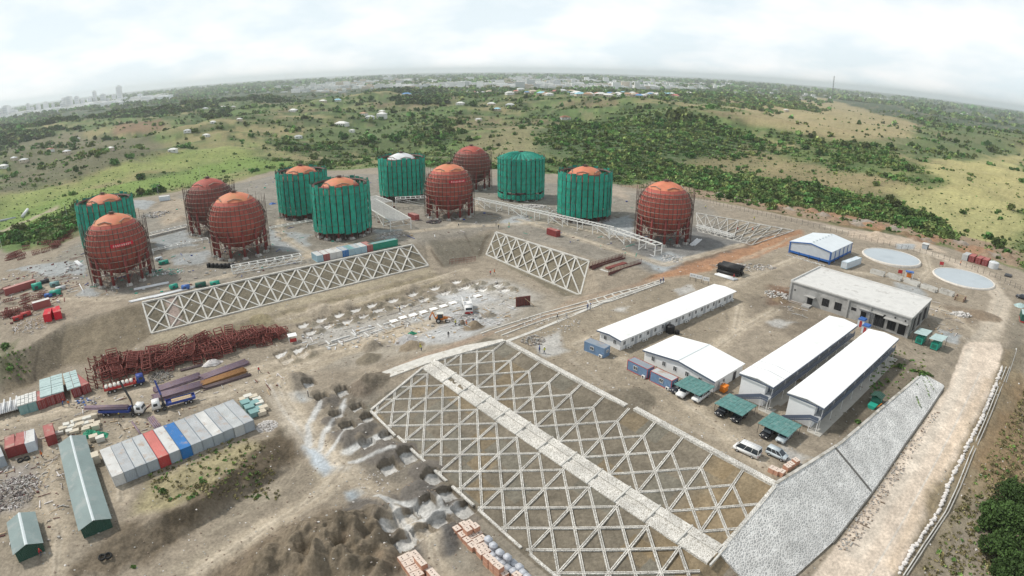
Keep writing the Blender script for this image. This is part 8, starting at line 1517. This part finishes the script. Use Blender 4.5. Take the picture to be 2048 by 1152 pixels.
for i, (x, hp, wp) in enumerate(SK):
    d_ = rays([(x, 215-x*.18)])[0]; r_ = 4600.0; p = d_[:2]/np.hypot(d_[0], d_[1])*r_; f = r_/1350; h = hp*f*.75+8; w_ = wp*f*.9
    t = thing('city_tower', f'{"tall" if hp > 24 else "low"} hazy city building on the left skyline, number {i+1} from a row of many' if 0 else ('tallest pale tower of the hazy city skyline' if hp == 40 else 'pale hazy high rise on the left skyline' if hp > 20 else 'pale hazy mid rise on the left skyline'), 'tower', (p[0], p[1], -14), rnd.uniform(-.3, .3), 'hazy city high rises' if 20 < hp < 40 else 'hazy city mid rises' if hp <= 20 else None)
    MB().box(-w_/2, -w_*.35, -5, w_/2, w_*.35, h).build('block', MATS['tower'], t)
    MB().box(-w_*.25, -w_*.2, h, w_*.25, w_*.2, h*1.07).build('roof_plant', MATS['tower'], t)
    gl = MB()
    for k in range(max(2, int(h/13))): gl.box(-w_*.46, -w_*.35-1.5, 5+k*13, w_*.46, -w_*.35-.05, 11+k*13)
    gl.build('window_band', MATS['tower_glass'], t)
town('waterfront', 'low hazy buildings along the far shore of the inlet', 160, -20, 300, 192, 206, 40, 90, 10, 28, ['tower', 'h_white']) if 0 else None
mb = MB()
for i in range(150):
    x = rnd.uniform(-40, 330); d_ = rays([(x, 215-x*.18)])[0]; p = d_[:2]/np.hypot(d_[0], d_[1])*rnd.uniform(3800, 4800); w_ = rnd.uniform(30, 80); mb.box(p[0]-w_/2, p[1]-30, -16, p[0]+w_/2, p[1]+30, rnd.uniform(-4, 16), i % 2)
tag(mb.build('waterfront', [MATS['tower'], MATS['h_white']]), 'low hazy buildings along the far shore of the inlet', 'town', kind='stuff')
# radio mast
p = hit(1664, 197); r_ = math.hypot(*p); hm = 36*r_/1080; t = thing('radio_mast', 'slim lattice radio mast rising above the right hand crest', 'radio mast', (p[0], p[1], zt(*p)), .3); w0 = hm*.035
for k in range(3): a = 2.094*k; MB().bar((w0*math.cos(a), w0*math.sin(a), 0), (w0*.35*math.cos(a), w0*.35*math.sin(a), hm), 1.0, 1.0).build('leg', MATS['steel_dark'], t)
for j in range(9):
    z = hm*(j+.5)/9; f = 1-.65*(j+.5)/9; mb = MB()
    for k in range(3): a, b_ = 2.094*k, 2.094*(k+1); mb.bar((w0*f*math.cos(a), w0*f*math.sin(a), z), (w0*f*math.cos(b_), w0*f*math.sin(b_), z+hm/12), .7, .7)
    mb.build('bracing', MATS['steel_dark'], t)
for z in (.95, .86): MB().box(-w0*.9, -w0*.4, hm*z-2, w0*.9, w0*.4, hm*z+2).build('antenna', MATS['frame_white'], t)
# ------------------------------------------------------------------ smoke and the haze of the air
def vol_mat(name, col, dens, noise=None):
    m = bpy.data.materials.new(name); m.use_nodes = True; t = m.node_tree; t.nodes.clear(); o = t.nodes.new('ShaderNodeOutputMaterial'); v = t.nodes.new('ShaderNodeVolumePrincipled'); v.inputs['Color'].default_value = (*col, 1); v.inputs['Density'].default_value = dens; v.inputs['Anisotropy'].default_value = .4 if name == 'haze' else 0.0; t.links.new(v.outputs[0], o.inputs['Volume']); return m
p = hit(606, 180); mb = MB(); k_ = math.hypot(*p)/1080
for i in range(7): mb.blob((-i*4*k_+rnd.uniform(-1, 1)*k_, 0, (4+i*3.4)*k_), ((3.0+i*.9)*k_, 3*k_, (3.6+i*.3)*k_), 0, 12, 8, .12, rnd)
tag(mb.build('smoke', vol_mat('smoke', (.9, .92, .95), .9/(9*k_)*.35), None, True, (p[0], p[1], -12)), 'thin white smoke rising from the wooded plain on the left', 'smoke', kind='stuff')
hz = MB().box(-27500, -27500, float(GZ.min())-1.5, 27500, 27500, 152).build('haze', vol_mat('haze', (.90, .955, 1.0), .9e-4)); hz['kind'] = 'stuff'; hz['label'] = 'pale haze lying over the whole landscape'; hz['category'] = 'haze'
